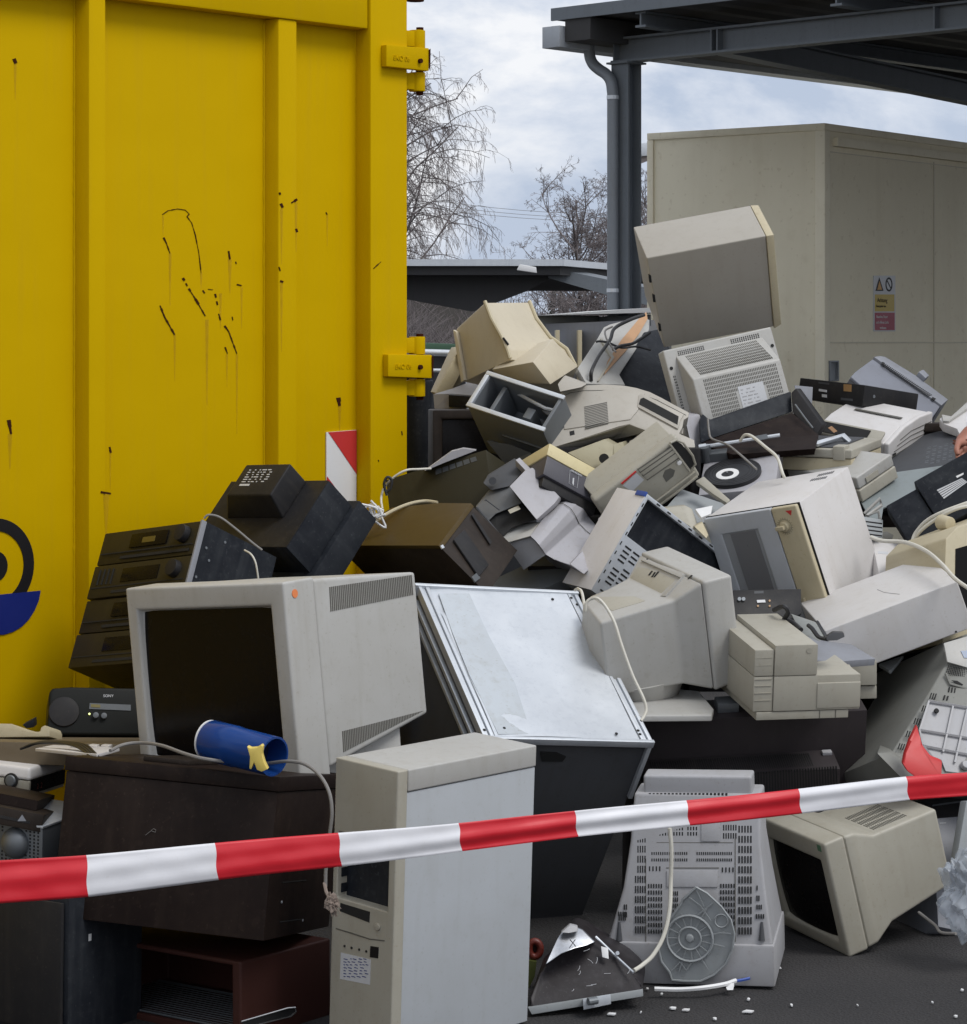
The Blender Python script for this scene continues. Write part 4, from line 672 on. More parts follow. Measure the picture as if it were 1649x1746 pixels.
# ---- stepped beige printer
f = FR('printer'); t = thing('printer', f, 'stepped beige desktop printer right of the turned-away monitor', 'printer'); W, H = f.W, f.H; L_ = .36
P1 = f.on('y', 0, 1321.4, 1104.4); P2 = f.on('y', 0, 1396, 1098); P3 = f.on('y', 0, 1391, 1151); P4 = f.on('y', 0, 1286.4, 1105)
zu = P3.z; xu = (P2.x + P3.x) / 2
m = MB(); m.box(P1.x, xu, -.004, L_, zu + .001, P2.z); m.build('upper_housing', M['beige'], t, bevel=.003)
m = MB(); m.box(0, P1.x - .0015, 0, L_, zu + .001, P4.z - .006); m.build('left_housing', M['beige'], t, bevel=.003)
m = MB(); m.box(0, P1.x - .001, .001, L_, .0, zu - .001); m.build('left_base', M['beige'], t, bevel=.002)
m = MB(); q = f.q('y', 0, [(1471, 1163), (1471, 1208)]); m.box(P1.x, W, -.003, L_, 0, zu); m.build('lower_housing', M['beige'], t, bevel=.003)
zf = f.on('y', -.006, 1471, 1163).z; m = MB(); m.hexa([(xu + .002, -.006, .006), (W, -.006, .006), (W, .08, .006), (xu + .002, .08, .006), (xu + .002, -.006, zf), (W, -.006, zf), (W - .004, .08, zf + .028), (xu + .002, .08, zf + .028)]); m.build('output_lid', M['beige'], t, bevel=.002)
m = MB()
for z in (zu + .03, zu + .05, .03, .05, .07, .088): m.box(.003, P1.x - .006, -.0007, .001, z, z + .0015)
m.build('ridge_line', M['olivebeige'], t)
m = MB(); m.box(.01, W - .03, .0, L_, -.024, -.002); m.build('base_tray', M['beige'], t, bevel=.002)
m = MB(); x = (P1.x + W) / 2 + .01; m.box(x, x + .0012, -.0015, .002, -.024, -.002); m.box(x + .045, x + .0462, -.0015, .002, -.024, -.002); m.build('tray_seam', M['seam'], t)
c = f.on('y', -.004, 1380, 1109); m = MB(); m.cyl(c, c + Vector((0, -.001, 0)), .008, n=20); m.build('key_cap', M['beige'], t)
m = MB(); q = [P(1391, 1128, 7.3), P(1495, 1127, 7.3), P(1495, 1168, 7.3), P(1391, 1171, 7.3)]; m.prism(q, (.02, .25, 0)); q = [P(1460, 1170, 7.31), P(1495, 1169.5, 7.31), P(1495, 1191, 7.31), P(1460, 1192, 7.31)]; m.prism(q, (.02, .25, 0)); o = m.build('printer', M['beige'], None, bevel=.003)
tag(o, 'plain pale printer half hidden behind the stepped beige printer', 'printer')
# ---- dark television seen from behind
f = afar(FR('darktv'), 1.045); t = thing('television', f, 'big dark grey-brown television seen from its vented back, under the printer', 'television'); W, H = f.W, f.H; z0 = -f.T.z
pl = plastic('tvplastic', (.034, .028, .030), rough=.5, dirt=.4, dcol=(.05, .043, .043), spec=.25)
m = MB(); m.box(0, W, 0, .12, -.15, H); m.build('frame', pl, t, bevel=.004)
zh = H - f.qq; xr = W - f.r
m = MB(); m.loft([[Vector((.03, 0.001, -.13)), Vector((xr, 0.001, -.13)), Vector((xr, 0.001, zh)), Vector((.03, .001, zh))], [Vector((.03, -f.p, -.12)), Vector((xr, -f.p, -.12)), Vector((xr, -f.p, zh - .012)), Vector((.03, -f.p, zh - .012))]]); hp = m.build('rear_hump', pl, t, bevel=.005)
yv_ = -f.p; vz = f.on('y', yv_, 1200, 1330)
a = f.q('y', yv_, [(1085, 1333), (1428, 1306), (1430, 1352), (1085, 1385)]); m = MB().slots(a, 72, 1, .45, 1, '-y', .001); m.build('vent_slots', M['hole'], hp)
m = MB(); m.slots([Vector((.05, -.015, zh - .0005)), Vector((xr - .07, -.015, zh - .0005)), Vector((xr - .07, -f.p + .02, zh - .010)), Vector((.05, -f.p + .02, zh - .010))], 72, 1, .45, 1, '+z', .001); m.build('vent_slots', M['hole'], hp)
m = MB(); m.box(xr - .035, xr - .008, -.03, -.012, zh - .004, zh + .006); m.build('clip', M['midgrey'], hp, bevel=.002)
m = MB(); m.box(.25, .31, .03, .08, H, H + .028); tag(m.build('plug_stub', M['steel'], None, bevel=.002), None, None).parent = t
# ---- grey monitor resting on its screen, underside to us
f = FR('upmon'); t = thing('crt_monitor', f, 'grey tube monitor lying face down with slotted underside facing us, lower centre', 'monitor'); W, H, B, D_ = f.W, f.H, f.B, f.D; z0 = max(0.0, -f.T.z) * 0
m = MB(); m.box(0, W, 0, D_, -f.T.z, B); m.build('front_frame', M['midgrey'], t, bevel=.006)
def uo(px, py, y): p = f.on('y', y, px, py); return p
yS = lambda z: .01 + .07 * max(0, (z - B) / (H - B))
def side(px, py):
    z = f.on('y', .04, px, py).z; return Vector((f.on('y', yS(z), px, py).x, yS(z), z))
Lp = [side(*p) for p in ((1036, 1605), (1063, 1515), (1075, 1440), (1082, 1360))]; Rp = [side(*p) for p in ((1318, 1605), (1305, 1515), (1297, 1440), (1297, 1360))]
rg = []
for k, (a, b) in enumerate(zip(Lp, Rp)):
    z = (a.z + b.z) / 2; dd = D_ - .12 * k / 3 - .01; rg.append([Vector((a.x, a.y, z)), Vector((b.x, b.y, z)), Vector((b.x, dd, z)), Vector((a.x, dd, z))])
m = MB().loft(rg); sh = m.build('housing', M['midgrey'], t, bevel=.008, seg=3)
a, b = side(1097, 1370), side(1282, 1370); zt = side(1190, 1331).z; m = MB(); m.box(a.x, b.x, yS(zt) + .0, D_ - .16, rg[3][0].z - .01, zt); tb = m.build('rear_block', M['midgrey'], t, bevel=.007, seg=3)
def onu(px, py):                                        # on the slightly sloping underside
    p = f.on('y', .04, px, py); return f.on('y', yS(p.z) - .0005, px, py)
def us(mb, x0, y0, x1, y1, nu, nv, fu=.5, fv=.68, skip=None, t_=.0012): mb.slots([onu(x0, y0), onu(x1, y0), onu(x1, y1), onu(x0, y1)], nu, nv, fu, fv, '-y', t_, skip)
m = MB()
us(m, 1105, 1352, 1242, 1359, 21, 1, .55, .9); us(m, 1105, 1360, 1124, 1366, 3, 1)
us(m, 1088, 1405, 1101, 1590, 3, 1, .1, .01)
us(m, 1082, 1422, 1102, 1594, 5, 10, .5, .68, lambda i, j: j < 4 and i < 1); us(m, 1258, 1405, 1283, 1596, 5, 11, .5, .68)
us(m, 1104, 1408, 1190, 1426, 18, 2, .5, .7, lambda i, j: (i in (3, 8, 13))); us(m, 1232, 1404, 1257, 1432, 6, 2)
us(m, 1110, 1452, 1173, 1458, 17, 1, .5, .8); us(m, 1110, 1463, 1173, 1469, 17, 1, .5, .8); us(m, 1187, 1452, 1249, 1458, 17, 1, .5, .8); us(m, 1187, 1463, 1249, 1469, 17, 1, .5, .8)
us(m, 1104, 1505, 1130, 1594, 6, 8, .5, .62); us(m, 1227, 1505, 1254, 1580, 6, 7, .5, .62); us(m, 1146, 1518, 1157, 1560, 3, 4); us(m, 1105, 1476, 1128, 1486, 4, 1, .35, .8); us(m, 1229, 1478, 1253, 1488, 4, 1, .35, .8)
us(m, 1063, 1540, 1070, 1566, 2, 2); us(m, 1053, 1553, 1068, 1563, 4, 1); us(m, 1054, 1553 + 4, 1068, 1568 + 4, 4, 1); us(m, 1289, 1508, 1293, 1520, 1, 1); us(m, 1289, 1525, 1296, 1538, 2, 1); us(m, 1289, 1541, 1300, 1552, 3, 1); us(m, 1288, 1557, 1304, 1568, 4, 1)
m.build('vent_slots', M['hole'], sh)
m = MB(); 
for x0, y0, x1, y1 in ((1100.5, 1430, 1102, 1606), (1253, 1430, 1254.5, 1606), (1104, 1436, 1250, 1437.2), (1136, 1479, 1226, 1480.5)): m.prism([onu(x0, y0), onu(x1, y0), onu(x1, y1), onu(x0, y1)], (0, -.001, 0))
m.build('panel_seam', M['seam'], sh)
m = MB(); m.prism([onu(1196, 1400), onu(1228, 1400), onu(1228, 1434), onu(1196, 1434)], (0, -.004, 0)); m.prism([onu(1137, 1484), onu(1224, 1484), onu(1224, 1512), onu(1137, 1512)], (0, -.003, 0)); m.build('raised_panel', M['midgrey'], sh, bevel=.001)
for x0, x1 in ((1051, 1061), (1294, 1304)):
    m = MB(); c1, c2 = onu((x0 + x1) / 2, 1572), onu((x0 + x1) / 2, 1604); m.tube([c1, c2], [.003, .008], 10); m.build('screw_well', M['darkgrey'], sh)
# the broken swivel foot: a leaf shaped plate with ribs
c = onu(1174, 1598); y_ = c.y - .035; out = [(1187, 1513), (1205, 1523), (1229, 1545), (1246, 1568), (1252, 1592), (1249, 1618), (1238, 1643), (1218, 1662), (1195, 1673), (1168, 1673), (1146, 1671), (1142, 1658), (1128, 1640), (1123, 1618), (1128, 1597), (1140, 1570), (1162, 1540), (1163, 1535)]
fo = thing('broken_stand', f, 'broken leaf-shaped grey swivel foot with round ribbed hub leaning on the face-down monitor', 'monitor stand')
ol = f.q('y', y_, out); m = MB(); m.prism([p + Vector((0, .006, 0)) for p in ol], (0, .004, 0)); m.build('plate', M['powder'], fo)
m = MB(); m.tube(ol + [ol[0]], .0032, 6); 
def ringt(cx, cy, r, w_=.0022, n=28, off=0): cc = f.on('y', y_, cx, cy); m.tube([cc + Vector((math.cos(k * math.tau / n) * r, off, math.sin(k * math.tau / n) * r)) for k in range(n + 1)], w_, 5); return cc
s_ = 6.45 / 4400
ringt(1176, 1600, 39 * s_, .0038); ringt(1176, 1600, 19 * s_, .0032); ringt(1176, 1600, 5 * s_, .002, 12); ringt(1230, 1570, 11 * s_)
m.build('raised_rim', M['powder'], fo, smooth=True)
m = MB(); cc = f.on('y', y_, 1176, 1600)
for k in range(15):
    a_ = k * math.tau / 15 + .2; d = Vector((math.cos(a_), 0, math.sin(a_))); r1_ = 20 * s_
    ex_ = 38 * s_ if k % 2 else 60 * s_ if a_ < 1.5 or a_ > 4.2 else 44 * s_
    m.tube([cc + d * r1_, cc + d * ex_], .0018, 4)
for pa, pb in (((1187, 1516), (1200, 1545)), ((1175, 1530), (1195, 1545)), ((1195, 1545), (1212, 1570)), ((1215, 1540), (1190, 1560)), ((1225, 1590), (1247, 1592)), ((1145, 1655), (1160, 1640)), ((1160, 1640), (1170, 1655)), ((1170, 1655), (1180, 1640))): m.tube([f.on('y', y_, *pa), f.on('y', y_, *pb)], .0018, 4)
m.build('rib', M['powder'], fo)
m = MB(); m.cyl(cc + Vector((0, .004, 0)), cc + Vector((0, -.004, 0)), .012, .009, n=14); m.build('hub', M['powder'], fo, bevel=.002)
# ---- beige monitor low on the right
f = FR('lowmon'); t = thing('crt_monitor', f, 'beige tube monitor tilted on the asphalt at lower right, dark screen to the left', 'monitor'); W, H, B, K, L_ = f.W, f.H, f.B, f.K, f.L
q = f.q('x', 0, [(1299, 1430), (1397.5, 1459), (1427, 1595), (1336, 1570)]); y0_, y1_ = (q[1].y + q[2].y) / 2, min(W - .02, (q[0].y + q[3].y) / 2 + .01)
m = MB(); m.tray((0, 0, 0), Y__, Z_, X_, W, H, B, (y0_, y1_, q[2].z * .5 + q[3].z * .5, (q[0].z + q[1].z) / 2), .015, .006); m.build('bezel', M['olivebeige'], t, bevel=.008, seg=3)
bulge(MB(), (.0145, y0_ + .005, (q[2].z + q[3].z) / 2 + .005), Y__, Z_, -X_, y1_ - y0_ - .01, (q[0].z + q[1].z) / 2 - (q[2].z + q[3].z) / 2 - .01, .012).build('screen', M['screen'], t, smooth=True)
g = f.g; zt = H - f.i
r0 = [Vector((B + .001, .002, .002)), Vector((B + .001, W - .002, .002)), Vector((B + .001, W - .002, H - .002)), Vector((B + .001, .002, H - .002))]
r1 = [Vector((K, g, .03)), Vector((K, W - g, .03)), Vector((K, W - g, zt)), Vector((K, g, zt))]; rb = [Vector((B + .035, .004, .004)), Vector((B + .035, W - .004, .004)), Vector((B + .035, W - .004, H - .006)), Vector((B + .035, .004, H - .006))]
r2 = [Vector((L_, g, f.j)), Vector((L_, W - g, f.j)), Vector((L_, W - g, zt)), Vector((L_, g, zt))]
m = MB().loft([r0, rb, r1, r2]); sh = m.build('shell', M['olivebeige'], t, bevel=.009, seg=3)
m = MB(); 
for j in range(5): m.slots([Vector((K + .02, g + .03 + j * .03, zt)), Vector((K + .13, g + .03 + j * .03, zt)), Vector((K + .13, g + .052 + j * .03, zt)), Vector((K + .02, g + .052 + j * .03, zt))], 18, 1, .45, 1, '+z', .0008)
m.build('vent_slots', M['seam'], sh)
c = f.on('x', 0, 1397, 1446); m = MB(); m.box(-.001, 0, c.y - .009, c.y + .009, c.z - .009, c.z + .009); m.build('green_sticker', plastic('stickgreen', (.10, .2, .12), grain=0), t)
# ---- white square cream box: top monitor
f = FR('topmon'); t = thing('crt_monitor', f, 'large grey tube monitor perched on top of the whole pile', 'monitor'); W, L_, H, B = f.W, f.L, f.H, .05; L_ = .36
m = MB(); dz_ = (f.H) * 0
q = f.on('z', H, 1085.5, 388)
m.hexa([(f.ss, 0, 0), (W - f.B, .004, .0), (W - f.B, L_, .0), (f.ss, L_ - .03, .03), (0, 0, H), (W - f.B, 0.002, H), (W - f.B, f.L, H), (0, f.L, H)]); m.build('shell', plastic('warmgrey', (.385, .36, .315), dirt=.25), t, bevel=.005, seg=3)
m = MB(); m.hexa([(W - f.B + .001, -.002, -.006), (W, .003, .004), (W, L_, .004), (W - f.B + .001, L_, -.006), (W - f.B + .001, -.002, H + .001), (W, .006, H - .004), (W, f.L, H - .004), (W - f.B + .001, f.L, H + .001)]); m.build('front_frame', M['cream'], t, bevel=.004)
m = MB(); 
for x, z in ((.004, .30), (.01, .22), (.014, .1)): m.box(-.004 + f.ss * (1 - z / H), .004 + f.ss * (1 - z / H), -.0012, .01, z - .03, z)
m.build('chipped_edge', M['hole'], t, bevel=.001)
# ---- vented monitor back below it
f = FR('ventmon'); t = thing('crt_monitor', f, 'pale monitor rear with fine vent grid and type plate, under the topmost monitor', 'monitor'); W, H = f.W, f.H; a, c, p, qq, w_ = f.a, f.c, f.p, f.qq, f.w
m = MB(); m.box(0, W, 0, .05, 0, H); m.build('front_frame', M['greywhite'], t, bevel=.006, seg=3)
m = MB(); m.loft([[Vector((a, .001, -.02)), Vector((W - a, .001, -.02)), Vector((W - a, .001, H - c)), Vector((a, .001, H - c))], [Vector((a, -p, .0)), Vector((W - a, -p, 0)), Vector((W - a, -p, H - qq)), Vector((a, -p, H - qq))]]); hp = m.build('rear_hump', M['greywhite'], t, bevel=.006, seg=3)
m = MB(); m.slots([Vector((a + .035, -p, H - qq - .008)), Vector((W - a - .02, -p, H - qq - .008)), Vector((W - a - .02, -p, .03)), Vector((a + .035, -p, .03))], 44, 11, .5, .72, '-y', .0008, lambda i, j: 16 < i < 35 and j > 4)
nn = Vector((0, -(qq - c), p)).normalized(); s0 = Vector((a + .03, -.006, H - c - .008)); s1 = Vector((W - a - .03, -.006, H - c - .008)); s2 = Vector((W - a - .02, -p + .006, H - qq + .008)); s3 = Vector((a + .035, -p + .006, H - qq + .008))
m.slots([s0, s1, s2, s3], 44, 8, .45, .72, nn, .0012); m.build('vent_slots', M['seam'], hp)
m = MB(); m.slots([Vector((.05, 0, H - .012)), Vector((.15, 0, H - .012)), Vector((.15, 0, H - .03)), Vector((.05, 0, H - .03))], 14, 3, .5, .7, '-y', .0008); m.slots([Vector((W - .16, 0, H - .012)), Vector((W - .05, 0, H - .012)), Vector((W - .05, 0, H - .03)), Vector((W - .16, 0, H - .03))], 14, 3, .5, .7, '-y', .0008); m.slots([Vector((.012, 0, H - .09)), Vector((.022, 0, H - .09)), Vector((.022, 0, .06)), Vector((.012, 0, .06))], 2, 16, .5, .6, '-y', .0008)
m.cyl((.014, 0, H - .065), (.014, -.002, H - .065), .006, n=12); m.cyl((W - .014, 0, H - .065), (W - .014, -.002, H - .065), .006, n=12); m.build('screw_hole', M['hole'], t)
m = MB(); m.box(a + .15, W - a - .085, -p - .001, -p, .04, .125); lb = m.build('type_plate', M['label'], hp)
m = MB(); rnd = random.Random(5)
for j in range(6):
    x = a + .158
    while x < W - a - .11: l = rnd.uniform(.004, .02); m.box(x, x + l, -p - .0016, -p - .001, .05 + j * .012, .0535 + j * .012); x += l + rnd.uniform(.004, .014)
m.build('plate_print', M['midgrey'], lb)
# ---- stacked hi-fi
f = FR('hifi'); t = thing('stereo_system', f, 'leaning black hi-fi tower with knobs and displays against the yellow container', 'stereo'); W, L_, H = f.W, f.L, f.H
n = 4; hh = H / n; bb = plastic('hifiblack', (.026, .022, .013), rough=.4, dirt=.4, dcol=(.05, .04, .02), spec=.2)
for k in range(n):
    z = k * hh; m = MB(); m.box(0.004 if k % 2 else 0, W, 0, L_, z + .002, z + hh - .002); d = m.build('unit', bb, t, bevel=.004)
    m = MB(); m.box(-.0015, .001, .01, L_ - .01, z + hh * .30, z + hh * .33); m.box(-.0015, .001, .02, L_ * .75, z + hh * .12, z + hh * .2); m.build('front_groove', M['hole'], d)
    m = MB(); m.box(-.002, .002, L_ * .30, L_ * .68, z + hh * .42, z + hh * .82); m.build('display', M['screen'], d, bevel=.001)
    if k > 1:
        m = MB(); m.cyl((0, .055, z + hh * .62), (-.02, .055, z + hh * .62), .026, .024, n=24); m.build('volume_knob', M['black'], d, bevel=.002)
    if k == 3: m = MB(); m.box(-.003, -.001, L_ * .42, L_ * .55, z + hh * .52, z + hh * .68); m.build('lit_scale', plastic('scale', (.12, .09, .02), grain=0), d)
    if k == 2:
        m = MB()
        for i in range(4): m.box(-.003, .001, L_ - .035 - i * .02, L_ - .031 - i * .02, z + hh * .4, z + hh * .85)
        m.build('slider', M['hole'], d)
m = MB(); m.box(.002, .02, -.006, .001, 0, H); m.build('side_trim', M['bluegrey'], t, bevel=.001)
m = MB(); m.box(.02, W, -.004, .0, .0, H); m.build('side_panel', M['navy'], t)
m = MB()
for x, z in ((.04, H - .07), (.06, H - .1), (.03, H - .16), (.1, H - .03)): m.cyl((x, -.004, z), (x, -.006, z), .004, n=10)
m.build('screw', M['steel'], t)
# ---- black crt back
f = FR('blackcrt'); t = thing('crt_monitor', f, 'black tube monitor tipped over with its boxy rear hump up, beside the yellow container', 'monitor'); W, L_ = f.W, f.L
m = MB(); m.hexa([(0, 0, -f.d['d']), (W, 0, -f.d['d']), (W, L_, -f.d['d']), (0, L_, -f.d['d']), (0, 0, 0), (W, 0, 0), (W, L_, 0), (0, L_, 0)]); m.build('shell', M['navy'], t, bevel=.005)
m = MB(); m.box(-.03, W + .02, -.03, L_ + .02, -f.d['d'] - .09, -f.d['d']); m.build('front_frame', M['navy'], t, bevel=.006)
a, b, c_, ff, a2, c2, p = (f.d[k] for k in ('a', 'b', 'c', 'f', 'a2', 'c2', 'p'))
m = MB(); m.hexa([(a, b - .02, 0.001), (c_, b - .02, 0.001), (c_, ff, 0.001), (a, ff, .001), (a2, b, p), (c2, b, p), (c2, ff, p), (a2, ff, p)]); hp = m.build('rear_hump', M['black'], t, bevel=.006, seg=3)
m = MB(); m.box(0.002, W - .002, .002, L_ - .002, .0, .002); m.build('back_plate', M['black'], t)
m = MB(); rnd = random.Random(8)
for j in range(6):
    x = a2 + .03
    while x < a2 + .14: l = rnd.uniform(.004, .02); m.box(x, x + l, ff - .025 - j * .009, ff - .0215 - j * .009, p, p + .0008); x += l + rnd.uniform(.003, .02)
m.box(a2 + .03, a2 + .075, b + .035, b + .042, p, p + .0008); m.build('label_print', M['label'], hp)
# ---- brown wooden television
t = thing('television', P(748, 980, 7.45), 'wide old television with brown wooden top and dark back, centre left of the pile', 'television'); bpy.context.view_layer.update()
def kid(ob, parent):                                   # hang a world-space mesh under its thing
    ob.data.transform(parent.matrix_world.inverted() @ Matrix.Translation(ob.location)); ob.location = (0, 0, 0); ob.parent = parent; return ob
tp_ = [P(*a) for a in ((572, 930, 7.85), (748, 930, 7.42), (803, 858, 7.75), (750, 857.5, 7.86), (669, 865, 8.05), (610, 900, 7.95))]; vd = P(816, 998, 7.38) - P(748, 930, 7.42); vn = vd.normalized()
kid(MB().prism(tp_, vn * .014).build('top_board', M['woodbrown'], None, bevel=.001), t)
cn = sum(tp_, Vector()) / 6; t2 = [p.lerp(cn, .012) + vn * .0145 for p in tp_]
kid(MB().prism(t2, vd * 1.15).build('body', M['blackbrown'], None, bevel=.003), t)
g = plane((748, 930, 7.42), (803, 858, 7.75), (816, 998, 7.38)); gq_ = lambda pts, z=.001: [g.M @ p for p in g.q('z', z, pts)]; nz_ = g.R @ Z_
kid(MB().prism(gq_([(772, 922), (790, 905), (832, 965), (815, 985)]), nz_ * .006).build('rear_cover', M['black'], None, bevel=.002), t)
kid(MB().prism(gq_([(803, 879), (806, 876), (838, 925), (835, 930)]), nz_ * .004).build('rib', M['black'], None, bevel=.001), t)
m = MB(); m.prism(gq_([(750, 932), (754, 930), (757, 935), (753, 937)], .002), nz_ * .004); kid(m.build('bracket', M['galv'], None), t)
kid(MB().prism(gq_([(803, 985), (812, 978), (818, 987), (809, 994)], .002), nz_ * .004).build('latch', M['darksteel'], None), t)
# ---- olive-black box behind
f = FR('olive'); t = thing('amplifier', f, 'glossy olive-black box with row of sockets in front of the container corner', 'amplifier'); W, L_, H = f.W, f.L + .03, f.H + .06
m = MB(); m.box(0, W, 0, L_, -.08, f.H); m.build('body', M['olive'], t, bevel=.004)
q = f.q('x', 0, [(742, 800), (812, 777), (815, 786), (742, 811)]); m = MB(); m.slots(q, 6, 1, .82, .8, '-x', .001); m.build('socket_panel', M['darksteel'], t)
m = MB(); v = [P(x, y, 8.15) for x, y in ((724, 803), (770, 770), (790, 765), (812, 768), (760, 788))]; m.prism(v, (.0, .1, 0)); tag(m.build('bent_sheet', M['lilac']), 'bent light grey metal sheet poking up behind the olive-black box', 'metal sheet')
# ---- beige wedge in front of the brown tv
f = afar(FR('wedge'), 1.07); t = thing('keyboard_case', f, 'plain light grey plastic box lid above the bright steel sheet', 'plastic lid'); m = MB(); m.box(0, f.W, 0, f.L, 0, f.H); m.build('lid', M['powder'], t, bevel=.003); m = MB(); m.box(.01, f.W - .01, -.002, 0, f.H * .3, f.H * .33); m.build('seam', M['seam'], t)
# ---- yellow and grey box
f = FR('yellowbox'); t = thing('appliance_box', f, 'tilted grey box with pale yellow rim in the middle of the pile', 'appliance'); W, L_, H = f.W, f.L, f.H
q = f.on('y', 0, 1032.6, 830); zr_ = q.z; m = MB(); m.box(0, W, 0, L_ + .05, zr_, H); m.build('rim', M['yellowed'], t, bevel=.003)
m = MB(); m.box(.003, W - .002, .002, L_ + .05, 0, zr_ - .001); m.build('body', plastic('boxgrey', (.06, .058, .072), dirt=.3), t, bevel=.004)
m = MB(); m.box(.012, W - .012, .012, L_ + .03, -.035, .004); m.build('underside', M['black'], t, bevel=.004)
q = f.q('y', 0, [(972, 802), (987, 810), (984, 832), (970, 824)]); m = MB(); m.tube([p + Vector((0, -.0006, 0)) for p in q + [q[0]]], .0006, 4); q2 = f.q('y', 0, [(977, 815), (979, 815), (978, 828), (976, 824)]); m.plate(q2, '-y', .0006); m.build('emblem', M['label'], t)
o_ = f.on('y', -.0006, 974, 803); text('MICROMO', 'maker_lettering', o_, (1, 0, 0), (0, 0, 1), .0085, M['label'], t, .0003)
# ---- beige computer front lying across the pile
f = FR('fascia'); t = thing('computer_tower', f, 'beige computer lying tilted with drive bays, round button and reddish sticker', 'computer'); W, H = f.W, f.H
m = MB(); m.box(-.05, W, 0, .035, 0, H); m.build('front_bezel', M['olivebeige'], t, bevel=.012, seg=4)
m = MB(); m.box(-.04, W - .01, .036, .12, .008, H - .008); m.build('case', M['beige'], t, bevel=.003)
def fp(name, pts, mat, t_=.0015, bevel=0, par=None): return MB().plate(f.q('y', 0, pts), '-y', t_).build(name, M[mat], par or t, bevel=bevel)
fp('drive_panel', [(1087, 799), (1143, 761), (1160, 778), (1104, 818)], 'beige', .003, .001)
m = MB()
for a_, b_ in (((1087, 800), (1143, 762)), ((1091, 805), (1147, 766)), ((1096, 811), (1151, 772)), ((1103, 818), (1159, 779))): q = f.q('y', -.003, [a_, b_, (b_[0] + .6, b_[1] + 1.3), (a_[0] + .6, a_[1] + 1.3)]); m.plate(q, '-y', .0012)
m.build('drive_slot', M['seam'], t)
fp('handle_opening', [(1143, 756), (1153, 752), (1163, 758), (1178, 778), (1183, 792), (1175, 801)], 'hole', .001)
m = MB(); m.tube([f.on('y', -.002, *p) for p in ((1143, 755), (1153, 750), (1165, 755), (1181, 777), (1186, 792), (1176, 803), (1142, 757))], .004, 6); m.build('handle_rim', M['olivebeige'], t, smooth=True)
c = f.on('y', 0, 1157.5, 788); m = MB(); m.cyl(c, c + Vector((0, -.006, 0)), .008, n=20); m.build('round_button', M['printwhite'], t, bevel=.001)
fp('grip_recess', [(1130, 812), (1134, 802), (1143, 798), (1151, 802), (1148, 812), (1136, 822)], 'seam', .0008)
fp('price_sticker', [(1062, 828), (1085, 806), (1098, 818), (1078, 838)], 'label', .0008); m = MB(); m.plate(f.q('y', -.001, [(1059, 824), (1084, 803), (1085.5, 804.5), (1061, 826)]), '-y', .0008); m.build('red_stripe', M['red'], t)
m = MB(); m.box(.02, W - .01, -.008, 0, .008, .016); m.box(.02, W - .01, -.008, 0, .032, .038); m.build('lower_ridge', M['olivebeige'], t, bevel=.003)
# ---- open computer chassis with slotted back
f = FR('chassis'); t = thing('computer_case', f, 'open steel computer case with dark side, slotted bracket and white cover, standing askew', 'computer'); W, L_, H = f.W, f.L, f.H
zc = f.on('y', 0, 1068, 913).z; xe = f.on('y', 0, 1112, 852).x * .5
m = MB(); m.tray((0, 0, 0), X_, Z_, Y__, W + .15, H, .15, (.012, W + .14, zc, H - .012), .02, 0); m.build('frame', M['galv'], t, bevel=.001)
m = MB(); m.box(.013, W + .139, .016, .0195, zc + .001, H - .013); m.build('dark_side_panel', M['navy'], t)
m = MB(); m.box(-.003, -.0005, .0, L_ + .08, 0, H); m.build('cover_panel', M['white'], t, bevel=.001)
m = MB(); m.slots([Vector((.02, 0, zc - .02)), Vector((.09, 0, zc - .02)), Vector((.09, 0, .01)), Vector((.02, 0, .01))], 2, 11, .75, .35, '-y', .001, lambda i, j: (i + j) % 5 == 4); m.slots([Vector((.10, 0, zc - .02)), Vector((.18, 0, zc - .02)), Vector((.18, 0, .03)), Vector((.10, 0, .03))], 2, 7, .55, .3, '-y', .001); m.build('bracket_slots', M['hole'], t)
m = MB(); m.slots([Vector((.003, 0, H - .02)), Vector((.009, 0, H - .02)), Vector((.009, 0, .02)), Vector((.003, 0, .02))], 1, 9, .6, .35, '-y', .001); m.slots([Vector((.03, 0, H - .003)), Vector((W, 0, H - .003)), Vector((W, 0, H - .009)), Vector((.03, 0, H - .009))], 6, 1, .3, .7, '-y', .001); m.build('rim_hole', M['hole'], t)
q = f.on('x', 0, 1092, 836); m = MB(); m.box(-.006, .001, 0.0, .05, H - .012, H + .004); m.build('blue_tape', M['bluetape'], t, bevel=.001)
# ---- microwave
f = FR('microwave'); t = thing('microwave', f, 'white compact microwave with cream control strip and round knob, tilted on the right', 'microwave'); W, L_, H = f.W, f.L, f.H
m = MB(); m.box(.022, W, 0, L_, 0, H); m.build('housing', M['white'], t, bevel=.004)
m = MB(); m.box(.0185, .0215, -.002, L_ + .002, -.002, H + .002); m.build('gasket', M['hole'], t, bevel=.001)
yc_ = f.on('x', 0, 1312, 866).y
wq = f.q('x', 0, [(1230, 911), (1294, 901), (1324, 1004), (1262, 1010)]); 
m = MB(); m.tray((0, yc_ + .001, .0), Y__, Z_, X_, L_ - yc_ - .001, H, .018, (wq[1].y * .5 + wq[2].y * .5 - yc_, wq[0].y * .5 + wq[3].y * .5 - yc_, .05, wq[0].z * .5 + wq[1].z * .5), .006, .002); d = m.build('door', plastic('doorgrey', (.43, .45, .48), dirt=.25), t, bevel=.005, seg=3)
m = MB(); m.box(.0035, .0058, wq[1].y * .5 + wq[2].y * .5 + .001, wq[0].y * .5 + wq[3].y * .5 - .001, .051, wq[0].z * .5 + wq[1].z * .5 - .001); wn = m.build('window', plastic('windowgrey', (.27, .28, .29), dirt=.2), d)
